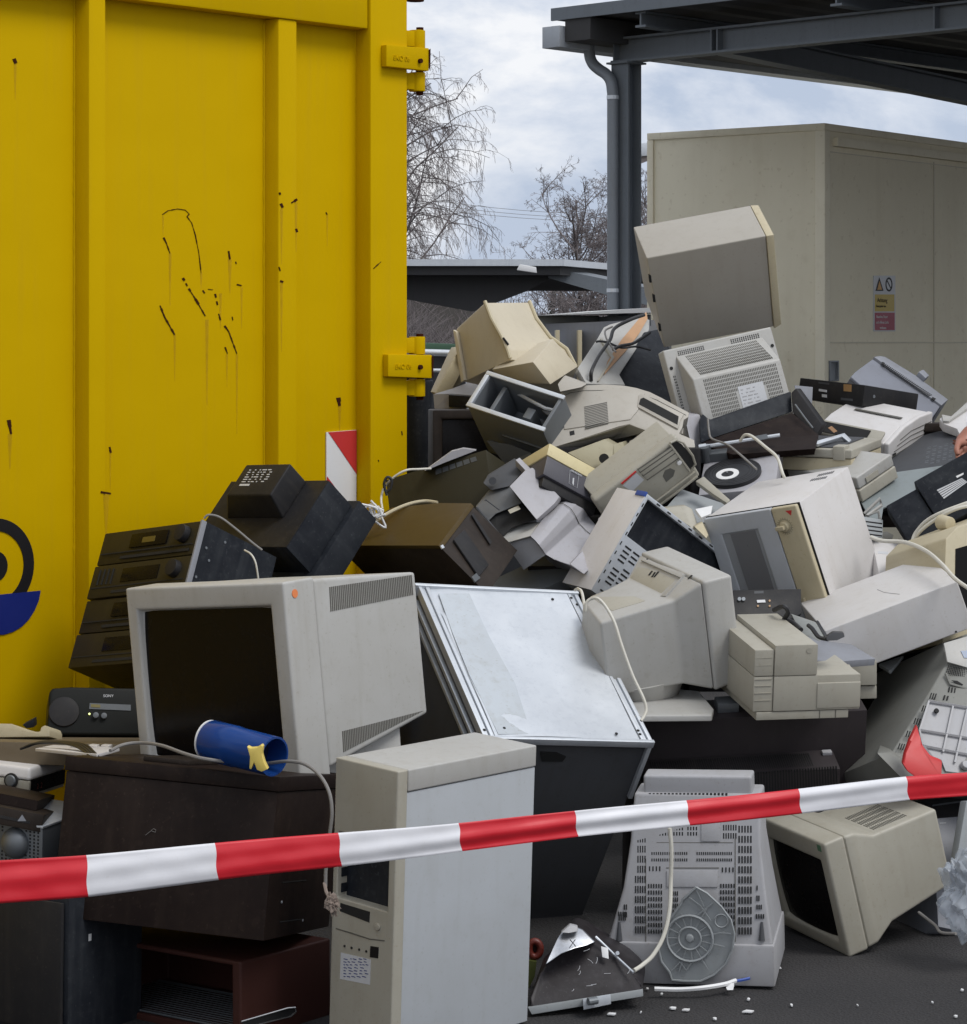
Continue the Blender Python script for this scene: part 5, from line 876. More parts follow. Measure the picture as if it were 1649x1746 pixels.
m = MB(); m.box(.002, .0035, wq[1].y * .5 + wq[2].y * .5 + .014, wq[0].y * .5 + wq[3].y * .5 - .03, .055, wq[0].z * .5 + wq[1].z * .5 - .004); m.build('window_glass', M['ovenglass'], wn)
m = MB(); m.box(0, .018, 0.002, yc_ - .001, 0, H); cp = m.build('control_panel', M['cream'], t, bevel=.006, seg=3)
c = f.on('x', 0, 1339, 897); m = MB(); m.cyl(c, c + Vector((-.012, 0, 0)), .016, .014, n=28); m.box(c.x - .024, c.x - .004, c.y - .006, c.y + .022, c.z - .006, c.z + .006); m.build('timer_knob', M['cream'], cp, bevel=.002)
m = MB()
for k in range(20):
    a_ = k * math.tau / 20; d1 = Vector((0, math.cos(a_), math.sin(a_))); m.tube([c + d1 * .0235 + Vector((-.0004, 0, 0)), c + d1 * .0262 + Vector((-.0004, 0, 0))], .0006, 4)
m.tube([c + Vector((-.0004, math.cos(a_) * .021, math.sin(a_) * .021)) for a_ in [k * math.tau / 30 for k in range(31)]], .0004, 4); m.build('dial_scale', M['ink'], cp)
pw('red_mark', f, 'x', 0, [(1339, 871), (1350, 870), (1349, 879)], '-x', 'red', cp, .0007)
m = MB(); q = f.q('x', 0, [(1370, 1019), (1374, 1019), (1384, 1049), (1378, 1050)]); m.plate(q, '-x', .006); m.build('door_button', M['cream'], cp, bevel=.002)
o_ = f.on('x', -.0006, 1393.5, 1022); text('SHARP', 'maker_lettering', o_, (0, 0, -1), (0, -1, 0) if False else (0, -1, 0), .0095, M['ink'], cp, .0003)
m = MB(); 
for r_ in range(2): m.slots([f.on('z', H, *p) for p in (((1396, 809), (1424, 803), (1420, 807), (1392, 813)), ((1384, 817), (1412, 812), (1408, 816), (1380, 821)))[r_]], 8, 1, .55, 1, '+z', .0008)
m.build('vent_slots', M['darkgrey'], t)
# ---- white desktop case under the microwave
f = FR('whitecase'); t = thing('computer_case', f, 'wide off-white desktop computer case lying under the microwave on the right', 'computer'); W, L_, H = f.W, f.L, f.H
m = MB(); m.box(0, W, 0, L_, 0, H); m.build('cover', plastic('offwhite2', (.60, .585, .575), dirt=.3), t, bevel=.004, seg=3)
m = MB(); m.tube([f.on('z', H + .0005, *p) for p in ((1496, 1005), (1508, 1010), (1523, 1012), (1534, 1013))], .0008, 4); m.build('scratch', M['midgrey'], t)
m = MB(); c = f.on('y', 0, 1630, 1077); m.cyl(c, c + Vector((0, -.001, 0)), .003, n=10); m.build('screw', M['hole'], t)
# ---- long connectors box, grey printer, white printer, scanner, small printer
f = FR('blackbox'); t = thing('satellite_receiver', f, 'flat black box with rear sockets high on the right of the pile', 'receiver'); W, L_, H = f.W, f.L, f.H
m = MB(); m.box(0, W, 0, L_, -.0, H - .005); m.build('case', M['black'], t, bevel=.003)
m = MB(); q = f.q('x', 0, [(1397, 663), (1410, 665), (1410, 669), (1397, 667)]); m.plate(q, '-x', .003); q = f.q('x', 0, [(1402, 672), (1410, 673), (1410, 678), (1402, 677)]); m.plate(q, '-x', .002); m.build('plug', M['label'], t)
m = MB(); q = f.q('x', 0, [(1439, 655), (1452, 656), (1452, 668), (1439, 667)]); m.plate(q, '-x', .002); m.build('socket', M['copper'], t)
m = MB(); 
for qd in ([(1396, 651), (1414, 653), (1414, 656), (1396, 654)], [(1434, 678), (1454, 680), (1454, 684), (1434, 682)]): m.plate(f.q('x', 0, qd), '-x', .0008)
m.build('label_strip', M['darkgrey'], t)
c = f.on('y', 0, 1490, 676); m = MB(); m.cyl(c, c + Vector((0, -.002, 0)), .006, n=10); m.build('screw', M['steel'], t)
g = plane((1452, 641, 9.30), (1488, 612, 9.52), (1602, 693, 9.42)); t = thing('printer', g, 'blue-grey slim printer tilted down to the right at the top right of the pile', 'printer')
gpm = plastic('bluegrey2', (.20, .21, .245), dirt=.3)
MB().prism([p - Vector((0, 0, .07)) for p in g.q('z', 0, [(1451, 642), (1458, 634), (1488, 612), (1603, 693), (1590, 712), (1560, 735)])], (0, 0, .07)).build('housing', gpm, t, bevel=.005, seg=3)
MB().prism([p - Vector((0, 0, .10)) for p in g.q('z', 0, [(1488.5, 611), (1500, 609.5), (1508, 611), (1560, 643), (1615, 684), (1604, 694)])], (0, 0, .108)).build('top_rail', M['bluegrey'], t, bevel=.003)
m = MB(); m.slots(g.q('z', .009, [(1510, 620), (1590, 674), (1583, 676), (1505, 624)]), 30, 1, .4, 1, '+z', .001); m.build('rail_teeth', M['hole'], t)
MB().prism(g.q('z', .006, [(1562, 641), (1570, 637), (1580, 647), (1574, 652)]), (0, 0, .02)).build('latch', M['bluegrey'], t, bevel=.002)
m = MB(); m.slots(g.q('z', .009, [(1504, 617), (1509, 619), (1508, 623), (1503, 621)]), 1, 1, 1, 1, '+z', .001); m.slots(g.q('z', .009, [(1590, 677), (1596, 680), (1593, 683), (1588, 680)]), 1, 1, 1, 1, '+z', .001); m.build('rail_hole', M['hole'], t)
MB().prism([p - Vector((0, 0, .02)) for p in g.q('z', 0, [(1451, 643), (1446, 650), (1556, 740), (1562, 735)])], (0, 0, .012)).build('front_edge', M['black'], t, bevel=.002)
f = FR('whiteprinter'); t = thing('printer', f, 'white printer with curved side and open paper slot below the black receiver', 'printer'); W, L_, H = f.W, f.L, f.H
pr = [(0, 0, 0), (W, 0, 0), (W, 0, H * 1.0), (W * .7, 0, H * 1.04), (W * .35, 0, H * .93), (0, 0, H * .62)]
m = MB(); m.prism([Vector(p) for p in pr], (0, .02, 0)); m.prism([Vector((p[0] + .004, .021, p[2] * .96)) if p[2] else Vector((p[0] + .004, .021, 0)) for p in pr], (0, L_ - .02, 0)); m.build('housing', M['white'], t, bevel=.006, seg=3)
q = [f.on('x', -.001, *p) for p in ((1393, 703), (1472, 713), (1468, 719), (1400, 710))]; qz = q[2].z
m = MB(); m.hexa([(-.02, .03, H * .55), (.03, .03, H * .8), (.03, L_ - .01, H * .8), (-.02, L_ - .01, H * .55), (-.02, .03, H * .62), (.03, .03, H * .9), (.03, L_ - .01, H * .9), (-.02, L_ - .01, H * .62)]); m.build('paper_slot_frame', M['beige'], t, bevel=.003)
m = MB(); m.hexa([(-.018, .08, H * .64), (.02, .08, H * .86), (.02, L_ - .03, H * .86), (-.018, L_ - .03, H * .64), (-.019, .08, H * .66), (.019, .08, H * .88), (.019, L_ - .03, H * .88), (-.019, L_ - .03, H * .66)]); m.build('paper_slot', M['hole'], t)
m = MB()
for k in range(4): m.tube([(.02 + k * .02, -.001, .018 + k * .016), (W * .5, -.001, .03 + k * .017), (W - .01, -.001, .03 + k * .017)], .0012, 4)
m.build('side_groove', M['seam'], t)
m = MB(); m.box(.03, .055, -.001, 0, .012, .028); m.build('power_socket', M['hole'], t)
m = MB(); m.box(W * .55, W * .6, .05, L_ * .8, H * .99, H * 1.0); m.build('top_groove', M['seam'], t)
f = FR('scanner'); t = thing('scanner', f, 'cream  scanner with dark glass lid behind the microwave', 'scanner'); W, L_, H = f.W, f.L, f.H
m = MB(); m.box(0, W, 0, L_, 0, H * .55); m.build('base', M['cream'], t, bevel=.004, seg=3); m = MB(); m.box(-.004, W - .004, -.003, L_, H * .58, H * .96); m.build('upper_housing', M['beige'], t, bevel=.005, seg=3)
m = MB(); m.box(.02, W - .03, .05, L_ - .03, H * .96, H * 1.02); m.build('dark_lid', M['darkgrey'], t, bevel=.002); m = MB(); m.box(.002, .006, .05, L_ - .02, H * .57, H * .575); m.build('seam', M['hole'], t)
m = MB(); m.box(-.008, .05, .02, .06, H * .5, H * 1.1); m.build('hinge_block', M['beige'], t, bevel=.004)
f = FR('smallprinter'); t = thing('printer', f, 'small beige printer wedged under the  scanner', 'printer'); W, L_, H = f.W, f.L, f.H
m = MB(); m.box(0, W + .03, 0, L_, 0, H * .5); m.build('lower_housing', M['beige'], t, bevel=.006, seg=3); m = MB(); m.box(0.003, W + .028, 0.002, L_, H * .52, H); m.build('upper_housing', M['greywhite'], t, bevel=.006, seg=3)
m = MB(); m.box(.04, .1, -.002, 0, H * .6, H * .8); m.build('recess', M['olivebeige'], t)
# ---- turntable
f = FR('turntable'); t = thing('record_player', f, 'grey record player with black platter and white centre, left of the microwave', 'record player'); W, L_, H = f.W, f.L, f.H
m = MB(); m.box(0, W + .01, 0, L_, 0, H); m.build('plinth', M['lilac'], t, bevel=.004)
c = f.on('z', H + .012, 1249, 805); R_ = .092
m = MB(); m.cyl((c.x, c.y, H), (c.x, c.y, H + .014), R_, n=56); pt = m.build('platter', M['vinyl'], t, bevel=.002)
m = MB()
for r in (.085, .075, .065, .055): m.tube([(c.x + r * math.cos(a), c.y + r * math.sin(a), H + .0142) for a in [k * math.tau / 40 for k in range(41)]], .0006, 4)
m.build('groove_ring', M['hole'], pt)
m = MB(); c2 = f.on('z', H + .0145, 1240.5, 808)
for i in range(40):
    a, b = i * math.tau / 40, (i + 1) * math.tau / 40; m.plate([Vector((c2.x + math.cos(q) * r, c2.y + math.sin(q) * r, H + .0142)) for q, r in ((a, .037), (a, .020), (b, .020), (b, .037))], '+z', .001)
m.build('paper_label', M['printwhite'], pt)
m = MB(); m.cyl((c2.x, c2.y, H + .014), (c2.x, c2.y, H + .022), .003, n=10); m.build('spindle', M['chrome'], pt)
a = f.on('z', H + .05, 1192, 763); b = f.on('z', H + .05, 1330, 742); m = MB(); m.tube([a, b], .0065, 8); m.cyl(a, a + (b - a) * .09, .010, n=12); m.build('tone_arm', M['galv'], t, smooth=True)
a = f.on('z', H + .03, 1203, 772); m = MB(); m.cyl((a.x, a.y, H), (a.x, a.y, H + .055), .02, n=16); m.box(a.x - .02, a.x + .07, a.y - .015, a.y + .02, H, H + .03); m.build('arm_base', M['darksteel'], t, bevel=.003)
# ---- black device with cable winder, dark case
f = FR('blackdevice'); t = thing('video_recorder', f, 'black ribbed appliance lying with silver type label and white cables on it, right edge', 'recorder'); W, L_, H = f.W, f.L, f.H
m = MB(); m.box(0, W * .42, 0, L_, 0, H - .012); m.build('lower_body', M['navy'], t, bevel=.005); m = MB(); m.box(W * .43, W + .12, -.0, L_ + .02, 0, H); m.build('upper_body', M['navy'], t, bevel=.005)
q = f.q('z', H, [(1597, 835), (1640, 815), (1650, 822), (1610, 851)]); m = MB(); m.slots(q, 1, 5, 1, .7, '+z', .0008); m.build('type_label', M['label'], t)
c = f.q('z', H, [(1630, 812), (1643, 806), (1643, 809), (1632, 815)]); m = MB(); m.plate(c, '+z', .001); m.build('small_label', M['printwhite'], t)
m = MB(); m.box(-.01, W + .1, -.02, -.001, -.05, H * .5); m.build('underside', M['black'], t, bevel=.003)
f = FR('darkcase'); t = thing('disc_player', f, 'dark grey flat case with worn ventilation marks beneath the white inkjet printer', 'player'); W, L_, H = f.W, f.L, f.H
m = MB(); m.box(-.15, W, 0, L_, 0, H - .02); m.build('cover', M['darkgrey'], t, bevel=.003); m = MB(); m.box(-.15, W, -.003, .001, -.02, H * .3); m.build('lower_edge', M['black'], t)
m = MB(); m.slots([Vector((W * .45, .04, H - .02)), Vector((W * .95, .04, H - .02)), Vector((W * .95, L_ * .6, H - .02)), Vector((W * .45, L_ * .6, H - .02))], 5, 12, .6, .3, '+z', .0006, lambda i, j: (i * 7 + j * 5) % 3 == 0); m.build('vent_marks', M['steel'], t)
# ================================================================== free-standing shapes, each with its own distance and thickness
def slab(name, anch, poly, th, mat, label=None, cat=None, group=None, bevel=.002, parent=None):
    g = plane(*anch); q = g.q('z', 0, poly)
    if label: t = thing(name, g, label, cat, group); nm = 'panel'
    else: t, nm = None, name
    ob = MB().prism([p - Vector((0, 0, th)) for p in q], (0, 0, th)).build(nm, M[mat] if isinstance(mat, str) else mat, t if t else None, bevel=bevel, center=False)
    if t is None: ob.matrix_world = g.M; 
    if parent: ob.parent = parent; ob.matrix_parent_inverse = parent.matrix_world.inverted()
    return g, (t or ob)
bpy.context.view_layer.update()
def kid(ob, parent):                                   # hang a world-space mesh under its thing
    if parent.type == 'EMPTY' or True:
        mw = parent.matrix_world.copy() if parent.parent is None else parent.matrix_world.copy()
        me = ob.data; me.transform(mw.inverted() @ Matrix.Translation(ob.location)); ob.location = (0, 0, 0); ob.parent = parent
    return ob
def wmesh(m, name, mat, parent=None, **k):              # world-space mesh, alone or as part of a thing
    o = m.build(name, M[mat] if isinstance(mat, str) else mat, None, **k)
    return kid(o, parent) if parent is not None else o
def on_thing(g, t, name, poly, mat, z=.0005, th=.001, bevel=0):
    return MB().prism([p + Vector((0, 0, z - .001)) for p in g.q('z', 0, poly)], (0, 0, th + .001)).build(name, M[mat] if isinstance(mat, str) else mat, t, bevel=bevel)
def PP(*a): return [P(*p) for p in a]
def cable(name, pts, r, mat, label, cat='cable', group=None, n=8):
    c = curve(PP(*pts), 8); o = MB().tube(c, r, n).build(name, M[mat], smooth=True); return tag(o, label, cat, group)
# ---- cream monitor shell with swooping side
t = thing('crt_monitor', P(870, 650, 8.9), 'cream tube monitor shell with swooping sides beside the lower container hinge', 'monitor')
cr = plastic('oldcream', (.56, .50, .38), dirt=.25)
L0 = PP((827, 516, 8.85), (838, 545, 8.81), (855, 575, 8.78), (865, 597, 8.76), (870, 613, 8.75), (791, 651, 8.95), (776, 566, 9.05), (780, 559, 9.05)); R0 = PP((904, 515.5, 9.15), (916, 545, 9.1), (940, 577, 9.05), (968, 597, 9.0), (984, 628, 8.98), (960, 690, 9.1), (900, 620, 9.4), (860, 560, 9.4))
bpy.context.view_layer.update()
def inset(r, s, k): return [a.lerp(b, k) for a, b in zip(r, s)]
wmesh(MB().loft([L0, inset(L0, R0, .08), inset(L0, R0, .92), R0]), 'shell', cr, t, bevel=.004)
m = MB()
for k in (0, .985): m.tube([inset(L0, R0, k)[i] + Vector((0, -.004, .004)) for i in range(5)], .007, 8)
wmesh(m, 'edge_roll', 'cream', t, smooth=True)
hA, hB = PP((838, 630, 8.78), (909, 617, 8.6), (943, 577, 8.88), (868, 600, 8.98)), PP((856, 652, 8.82), (939, 656, 8.63), (986, 625, 8.88), (900, 640, 9.02))
wmesh(MB().loft([hA, hB]), 'rear_hump', cr, t, bevel=.006)
m = MB(); m.tube(PP((858, 576, 8.76), (867, 588, 8.755)), .004, 6); m.tube(PP((893, 600.5, 8.85), (900, 601, 8.85)), .0025, 6); wmesh(m, 'slot', 'hole', t)
m = MB(); v = PP((777, 562, 9.05), (783, 566, 9.03), (797, 648, 8.93), (791, 652, 8.94)); m.prism(v, (-.01, -.012, 0)); wmesh(m, 'front_frame', cr, t, bevel=.003)
# ---- beige broken frame
g, t = slab('plastic_surround', ((734, 665, 9.3), (784, 590, 9.35), (742, 668, 9.25)), [(734, 668), (766, 598), (770, 592), (785, 590), (787, 601), (777, 605), (743, 670)], .05, 'cream', 'broken cream plastic frame stuck up between the container hinge and the cream shell', 'plastic frame')
wmesh(MB().prism(PP((778, 604, 9.36), (790, 622, 9.36), (792, 650, 9.36), (760, 672, 9.36), (750, 672, 9.36), (760, 640, 9.36)), (0, .03, 0)), 'inner_panel', 'beige', t, bevel=.002)
wmesh(MB().prism(PP((775, 606, 9.34), (778, 606, 9.34), (757, 650, 9.34), (746, 668, 9.34), (742, 668, 9.34)), (0, .015, 0)), 'torn_gap', 'hole', t)
# ---- bent light sheet with black box on it
g, t = slab('metal_sheet', ((739, 672, 9.05), (825, 674, 8.9), (809, 648, 9.35)), [(739, 672), (772, 662), (809, 648), (840, 645), (842, 650), (825, 675), (769, 671)], .004, 'lilac', 'bent blue-grey steel sheet flat on the pile next to the container corner', 'metal sheet')
wmesh(MB().prism(PP((739, 672, 9.04), (766, 673, 9.02), (765, 683, 9.02), (796, 690, 9.0), (796, 700, 9.0), (741, 697, 9.03)), (0, .006, 0)), 'folded_edge', 'lilac', t)
wmesh(MB().hexa(PP((765, 673, 8.98), (808, 676, 8.92), (808, 696, 8.92), (765, 694, 8.98), (775, 665, 9.2), (815, 668, 9.2), (815, 690, 9.2), (775, 688, 9.2))), 'drive', 'black', t, bevel=.003)
# ---- steel frame chassis
f = FR('steelbox'); t = thing('computer_case', f, 'empty galvanised steel case frame with open top and loose rod inside', 'computer'); W, L_, H = f.W, f.L, f.H
bpy.context.view_layer.update()
m = MB(); m.tray((0, 0, H), X_, Y__, -Z_, W, L_, H + .05, (.016, W - .012, .014, L_ - .012), H * .8, .002); m.build('frame', M['steel'], t, bevel=.002)
m = MB(); 
for y in (0, L_ - .012): m.box(-.004, W + .006, y - .003, y + .012, H - .002, H + .006)
m.box(-.004, .012, .012, L_ - .015, H - .002, H + .0055); m.build('rim', M['galv'], t, bevel=.002)
m = MB(); m.box(.06, .075, .02, L_ - .02, .06, H - .03); m.box(.12, .24, .02, .05, .05, H - .07); m.box(.17, .2, .05, .09, .05, H - .05); m.build('bracket', M['steel'], t, bevel=.001)
m = MB(); m.box(.03, W - .02, -.008, .002, .03, .04); m.box(.1, W - .03, -.006, .001, .1, .11); m.build('side_rail', M['darksteel'], t, bevel=.002)
wmesh(MB().tube(PP((878, 668, 8.5), (905, 683, 8.42), (930, 696, 8.38), (956, 702, 8.36)), .006), 'rod', 'galv', t, smooth=True)
wmesh(MB().prism(PP((908, 685, 8.55), (945, 681, 8.6), (957, 690, 8.5), (960, 720, 8.4), (930, 704, 8.45)), (0, .02, -.004)), 'card', 'label', t)
wmesh(MB().prism(PP((830, 752, 8.45), (870, 758, 8.42), (905, 772, 8.4), (905, 790, 8.4), (860, 790, 8.45)), (0, .05, 0)), 'lower_flap', 'darksteel', t)
# ---- white panel with wires and split wood
g, t = slab('loose_board', ((985, 628, 9.0), (1100, 533, 9.9), (1064, 654, 9.1)), [(985, 628), (1021, 574), (1030, 558), (1040, 553), (1092, 540), (1107, 545), (1107, 562), (1056, 638), (1066, 656), (1000, 654)], .02, 'greywhite', 'off-white board with split brown wood strip and black wires, left of the tall monitor', 'board')
on_thing(g, t, 'split_wood', [(1078, 558), (1093, 540), (1101, 534), (1103, 546), (1088, 572), (1066, 600), (1043, 625), (1029, 641), (1036, 616), (1058, 582)], 'brokenwood', .0, .006)
on_thing(g, t, 'fold_line', [(1022, 580), (1025, 580), (1046, 612), (1020, 652), (1017, 652), (1041, 612)], 'beige', .0, .008, .001)
cable('cable', ((1008, 650, 8.95), (1009, 632, 8.95), (1022, 606, 9.05), (1040, 580, 9.2), (1048, 560, 9.3), (1075, 545, 9.4), (1098, 537, 9.5)), .0065, 'wireblack', 'thick black wire looping down over the white board', group='black wires on the white board')
cable('cable', ((1046, 596, 9.15), (1058, 590, 9.2), (1078, 586, 9.3), (1092, 578, 9.35), (1108, 567, 9.4)), .006, 'wireblack', 'short black wire crossing the split wood towards the tall monitor', group='black wires on the white board')
cable('cable', ((1016, 583, 9.2), (1022, 582, 9.2), (1036, 584, 9.2), (1060, 593, 9.2), (1085, 591, 9.3), (1110, 597, 9.3)), .004, 'wireblack', 'thin black wire lying flat across the lower white board', group='black wires on the white board')
cable('cable', ((1050, 600, 9.1), (1042, 590, 9.15), (1034, 577, 9.2), (1032, 564, 9.3), (1044, 557, 9.35)), .0035, 'wiregrey', 'thin grey wire curling at the left of the split wood')
g, t = slab('television', ((1053, 641, 9.3), (1098, 566, 9.6), (1150, 690, 9.3)), [(1050, 648), (1057, 637), (1098, 566), (1125, 560), (1145, 600), (1155, 700), (1090, 690)], .25, 'navy', 'dark blue-black television side behind the white board and below the tall monitor', 'television', bevel=.006)
wmesh(MB().prism(PP((1068, 662, 9.0), (1118, 686, 9.0), (1112, 700, 9.0), (1060, 670, 9.0)), (0, .2, -.01)), 'lower_ledge', 'navy', t)
# ---- curved laser printer front
g = plane((934, 763, 8.35), (1175, 703, 8.45), (995, 657, 8.5)); t = thing('laser_printer', g, 'beige printer front with arched top, square grille and long black slot', 'printer')
lp = plastic('printerbeige', (.40, .375, .33), dirt=.3)
out = [(936, 765), (935, 735), (957, 728), (954, 672), (962, 665), (978, 660), (996, 657), (1030, 655), (1063, 657), (1085, 661), (1108, 668), (1130, 679), (1152, 691), (1175, 703), (1174, 711), (1166, 716), (1164, 728), (1158, 739), (1184, 750), (1188, 790), (1168, 766), (1140, 748), (1105, 735), (1085, 728), (1073, 723), (1055, 727), (1025, 737), (985, 750)]
q = g.q('z', 0, out); MB().prism([p - Vector((0, 0, .05)) for p in q], (0, 0, .05)).build('front', lp, t, bevel=.003)
q2 = [p for p in g.q('z', -.052, [(962, 668), (996, 660), (1063, 660), (1120, 678), (1168, 705), (1165, 740), (1105, 728), (1060, 722), (985, 744), (962, 730)])]; MB().prism([p - Vector((0, 0, .25)) for p in q2], (0, 0, .25)).build('housing', lp, t, bevel=.003)
on_thing(g, t, 'raised_face', [(959, 676), (1062, 662), (1100, 672), (1090, 680), (1088, 700), (1075, 716), (1040, 721), (962, 733)], lp, 0, .004, .002)
m = MB(); m.slots(g.q('z', .004, [(996, 693), (1035, 685), (1038, 722), (998, 732)]), 1, 14, 1, .45, '+z', .0015); m.build('grille', M['seam'], t)
on_thing(g, t, 'slot_rim', [(1089, 675), (1094, 672), (1166, 708), (1160, 718), (1156, 733), (1086, 695)], lp, 0, .006, .002); on_thing(g, t, 'paper_slot', [(1092, 682), (1097, 680), (1157, 712), (1155, 726), (1089, 691)], 'hole', .006, .0012)
on_thing(g, t, 'small_port', [(971, 736), (979, 734), (980, 741), (972, 743)], 'hole', 0, .001)
m = MB(); m.tube([g.on('z', .0005, *p) for p in ((955, 678), (972, 670), (996, 666), (1062, 665), (1090, 671), (1120, 682), (1170, 708))], .0011, 5); m.build('seam', M['seam'], t)
wmesh(MB().prism(PP((951, 655, 8.45), (962, 641, 8.5), (1000, 655, 8.45), (992, 660, 8.4), (955, 668, 8.4)), (.01, .2, 0)), 'top_lid', lp, t, bevel=.003)
wmesh(MB().prism(PP((935, 765, 8.36), (985, 751, 8.36), (1073, 724, 8.4), (1105, 736, 8.4), (1090, 742, 8.5), (1040, 752, 8.5), (945, 777, 8.5)), (0, .02, 0)), 'underside', 'olivebeige', t)
wmesh(MB().hexa(PP((1166, 708, 8.5), (1194, 708, 8.55), (1196, 788, 8.5), (1186, 792, 8.4), (1166, 700, 8.75), (1194, 704, 8.75), (1197, 780, 8.75), (1186, 785, 8.75))), 'side_cover', 'lilac', t, bevel=.012)
# ---- beige bits below it
t = thing('plastic_tray', P(1040, 800, 8.3), 'open beige plastic tray under the arched printer', 'plastic tray'); bpy.context.view_layer.update()
ob_ = plastic('traybeige', (.34, .31, .21), dirt=.4)
wmesh(MB().prism(PP((968, 772, 8.25), (1030, 749, 8.3), (1046, 758, 8.3), (1044, 792, 8.2), (1020, 802, 8.2)), (.02, .1, 0)), 'back_wall', ob_, t, bevel=.002)
wmesh(MB().prism(PP((1044, 758, 8.3), (1062, 753, 8.35), (1070, 775, 8.3), (1045, 790, 8.25)), (.02, .1, 0)), 'side_wall', ob_, t, bevel=.002)
wmesh(MB().cyl(P(1030, 782, 8.14), P(1030, 782, 8.2), .016, n=18), 'round_hole', 'hole', t)
t = thing('plastic_box', P(1100, 768, 8.3), 'small beige box with round red sticker below the arched printer', 'box'); bpy.context.view_layer.update()
wmesh(MB().hexa(PP((1073, 752, 8.2), (1102, 740, 8.15), (1099, 772, 8.12), (1072, 772, 8.18), (1105, 742, 8.5), (1134, 757, 8.3), (1122, 776, 8.3), (1095, 772, 8.5))), 'body', 'beige', t, bevel=.002)
wmesh(MB().cyl(P(1087.5, 750.5, 8.16), P(1087.5, 750.5, 8.19), .0095, n=20), 'red_sticker', 'red', t); wmesh(MB().cyl(P(1086, 762, 8.15), P(1086, 762, 8.18), .004, n=12), 'lock', 'hole', t)
t = thing('drive_bracket', P(1055, 800, 8.15), 'pale plastic strip lying over the beige tray beside the yellow-rimmed box', 'strip'); bpy.context.view_layer.update()
wmesh(MB().prism(PP((1020, 800, 8.1), (1048, 786, 8.12), (1090, 765, 8.15), (1095, 771, 8.13), (1066, 793, 8.1), (1030, 812, 8.06)), (0, .03, -.005)), 'strip', 'greywhite', t, bevel=.002)
wmesh(MB().prism(PP((1037, 798, 8.07), (1060, 788, 8.08), (1062, 791, 8.08), (1040, 803, 8.06)), (0, .01, 0)), 'gap', 'seam', t)
wmesh(MB().tube(curve(PP((1056, 775, 8.1), (1060, 768, 8.08), (1066, 766, 8.08), (1070, 772, 8.08), (1064, 776, 8.08)), 5), .004), 'wire_loop', 'galv', t, smooth=True)
# ---- light grey printer, wave shaped cover, and its grey frame
t = thing('inkjet_printer', P(960, 960, 7.8), 'light grey printer with wavy cover, tipped on its side above the bright steel sheet', 'printer'); bpy.context.view_layer.update()
wv = [(953, 848, 8.0), (973, 843, 7.98), (988, 852, 7.97), (997, 866, 7.96), (1003, 880, 7.98), (1014, 893, 7.97), (1030, 910, 7.94), (1047, 930, 7.9)]; lv = [(903.7, 913, 7.72), (912, 921, 7.7), (919, 929, 7.68), (925, 937, 7.7), (930, 945, 7.72), (946, 955, 7.7), (970, 962, 7.68), (996, 979, 7.66)]
up, lo_ = PP(*wv), PP(*lv); bk = Vector((.01, .12, -.03)); wmesh(MB().loft([up + [p + bk for p in reversed(up)], lo_ + [p + bk for p in reversed(lo_)]]), 'wavy_cover', 'lilac', t, bevel=.003)
cv2 = [a.lerp(b, -.0) + Vector((0, -.003, .003)) for a, b in zip([u_.lerp(l_, .22) for u_, l_ in zip(up, lo_)], up)]; wmesh(MB().tube(cv2, .0012, 5), 'seam', 'seam', t)
wmesh(MB().prism(PP((972, 962, 7.63), (996, 979, 7.62), (1048, 931, 7.86), (1026, 905, 7.9)), (0, .04, 0)), 'front_flap', 'lilac', t, bevel=.003)
wmesh(MB().prism(PP((855, 918, 7.8), (864, 926, 7.78), (904, 914, 7.72), (920, 890, 7.85), (892, 890, 7.9), (872, 900, 7.85)), (.01, .03, -.01)), 'paper_rest', 'greywhite', t, bevel=.002)
wmesh(MB().prism(PP((862, 926, 7.79), (904, 914, 7.74), (932, 945, 7.72), (893, 972, 7.75)), (.0, .15, 0)), 'lower_body', 'midgrey', t, bevel=.003)
t = thing('scrap_printer', P(880, 880, 7.9), 'grey plastic printer frame with smooth plate and dark opening, left of the wavy printer', 'printer'); bpy.context.view_layer.update()
wmesh(MB().prism(PP((868.7, 829, 7.85), (896, 801, 7.95), (908, 797, 7.97), (954, 847, 7.9), (946, 858, 7.86), (915, 886, 7.78)), (.01, .05, -.01)), 'smooth_plate', 'lilac', t, bevel=.003)
wmesh(MB().prism(PP((879, 784, 7.97), (886, 780, 7.99), (904, 798, 7.97), (897, 803, 7.95)), (0, .03, -.02)), 'end_cap', 'lilac', t, bevel=.002)
wmesh(MB().prism(PP((824, 823, 7.95), (832, 810, 8.0), (878, 782, 8.05), (895, 800, 8.0), (869, 829, 7.92), (838, 836, 7.92)), (0, .04, 0)), 'arm', 'darkgrey', t, bevel=.003)
gf = plastic('framegrey', (.13, .135, .14), dirt=.4)
wmesh(MB().prism(PP((811, 864, 7.9), (834, 836, 7.95), (869, 829, 7.93), (890, 858, 7.88), (846, 876, 7.86), (832, 889, 7.85)), (0, .03, 0)), 'side_frame', gf, t, bevel=.003)
wmesh(MB().prism(PP((832, 890, 7.86), (846, 875, 7.88), (888, 860, 7.9), (914, 886, 7.84), (872, 900, 7.82), (856, 917, 7.8), (845, 905, 7.82)), (0, .06, 0)), 'dark_opening', 'hole', t)
m = MB(); m.tube(PP((827, 854, 7.86), (828, 852, 7.86), (852, 870, 7.85)), .002, 5); m.tube(PP((813, 866, 7.86), (836, 894, 7.82), (866, 930, 7.78)), .005, 6); m.cyl(P(840, 820, 7.93), P(840, 820, 7.9), .012, n=12); wmesh(m, 'frame_lip', 'darkgrey', t)
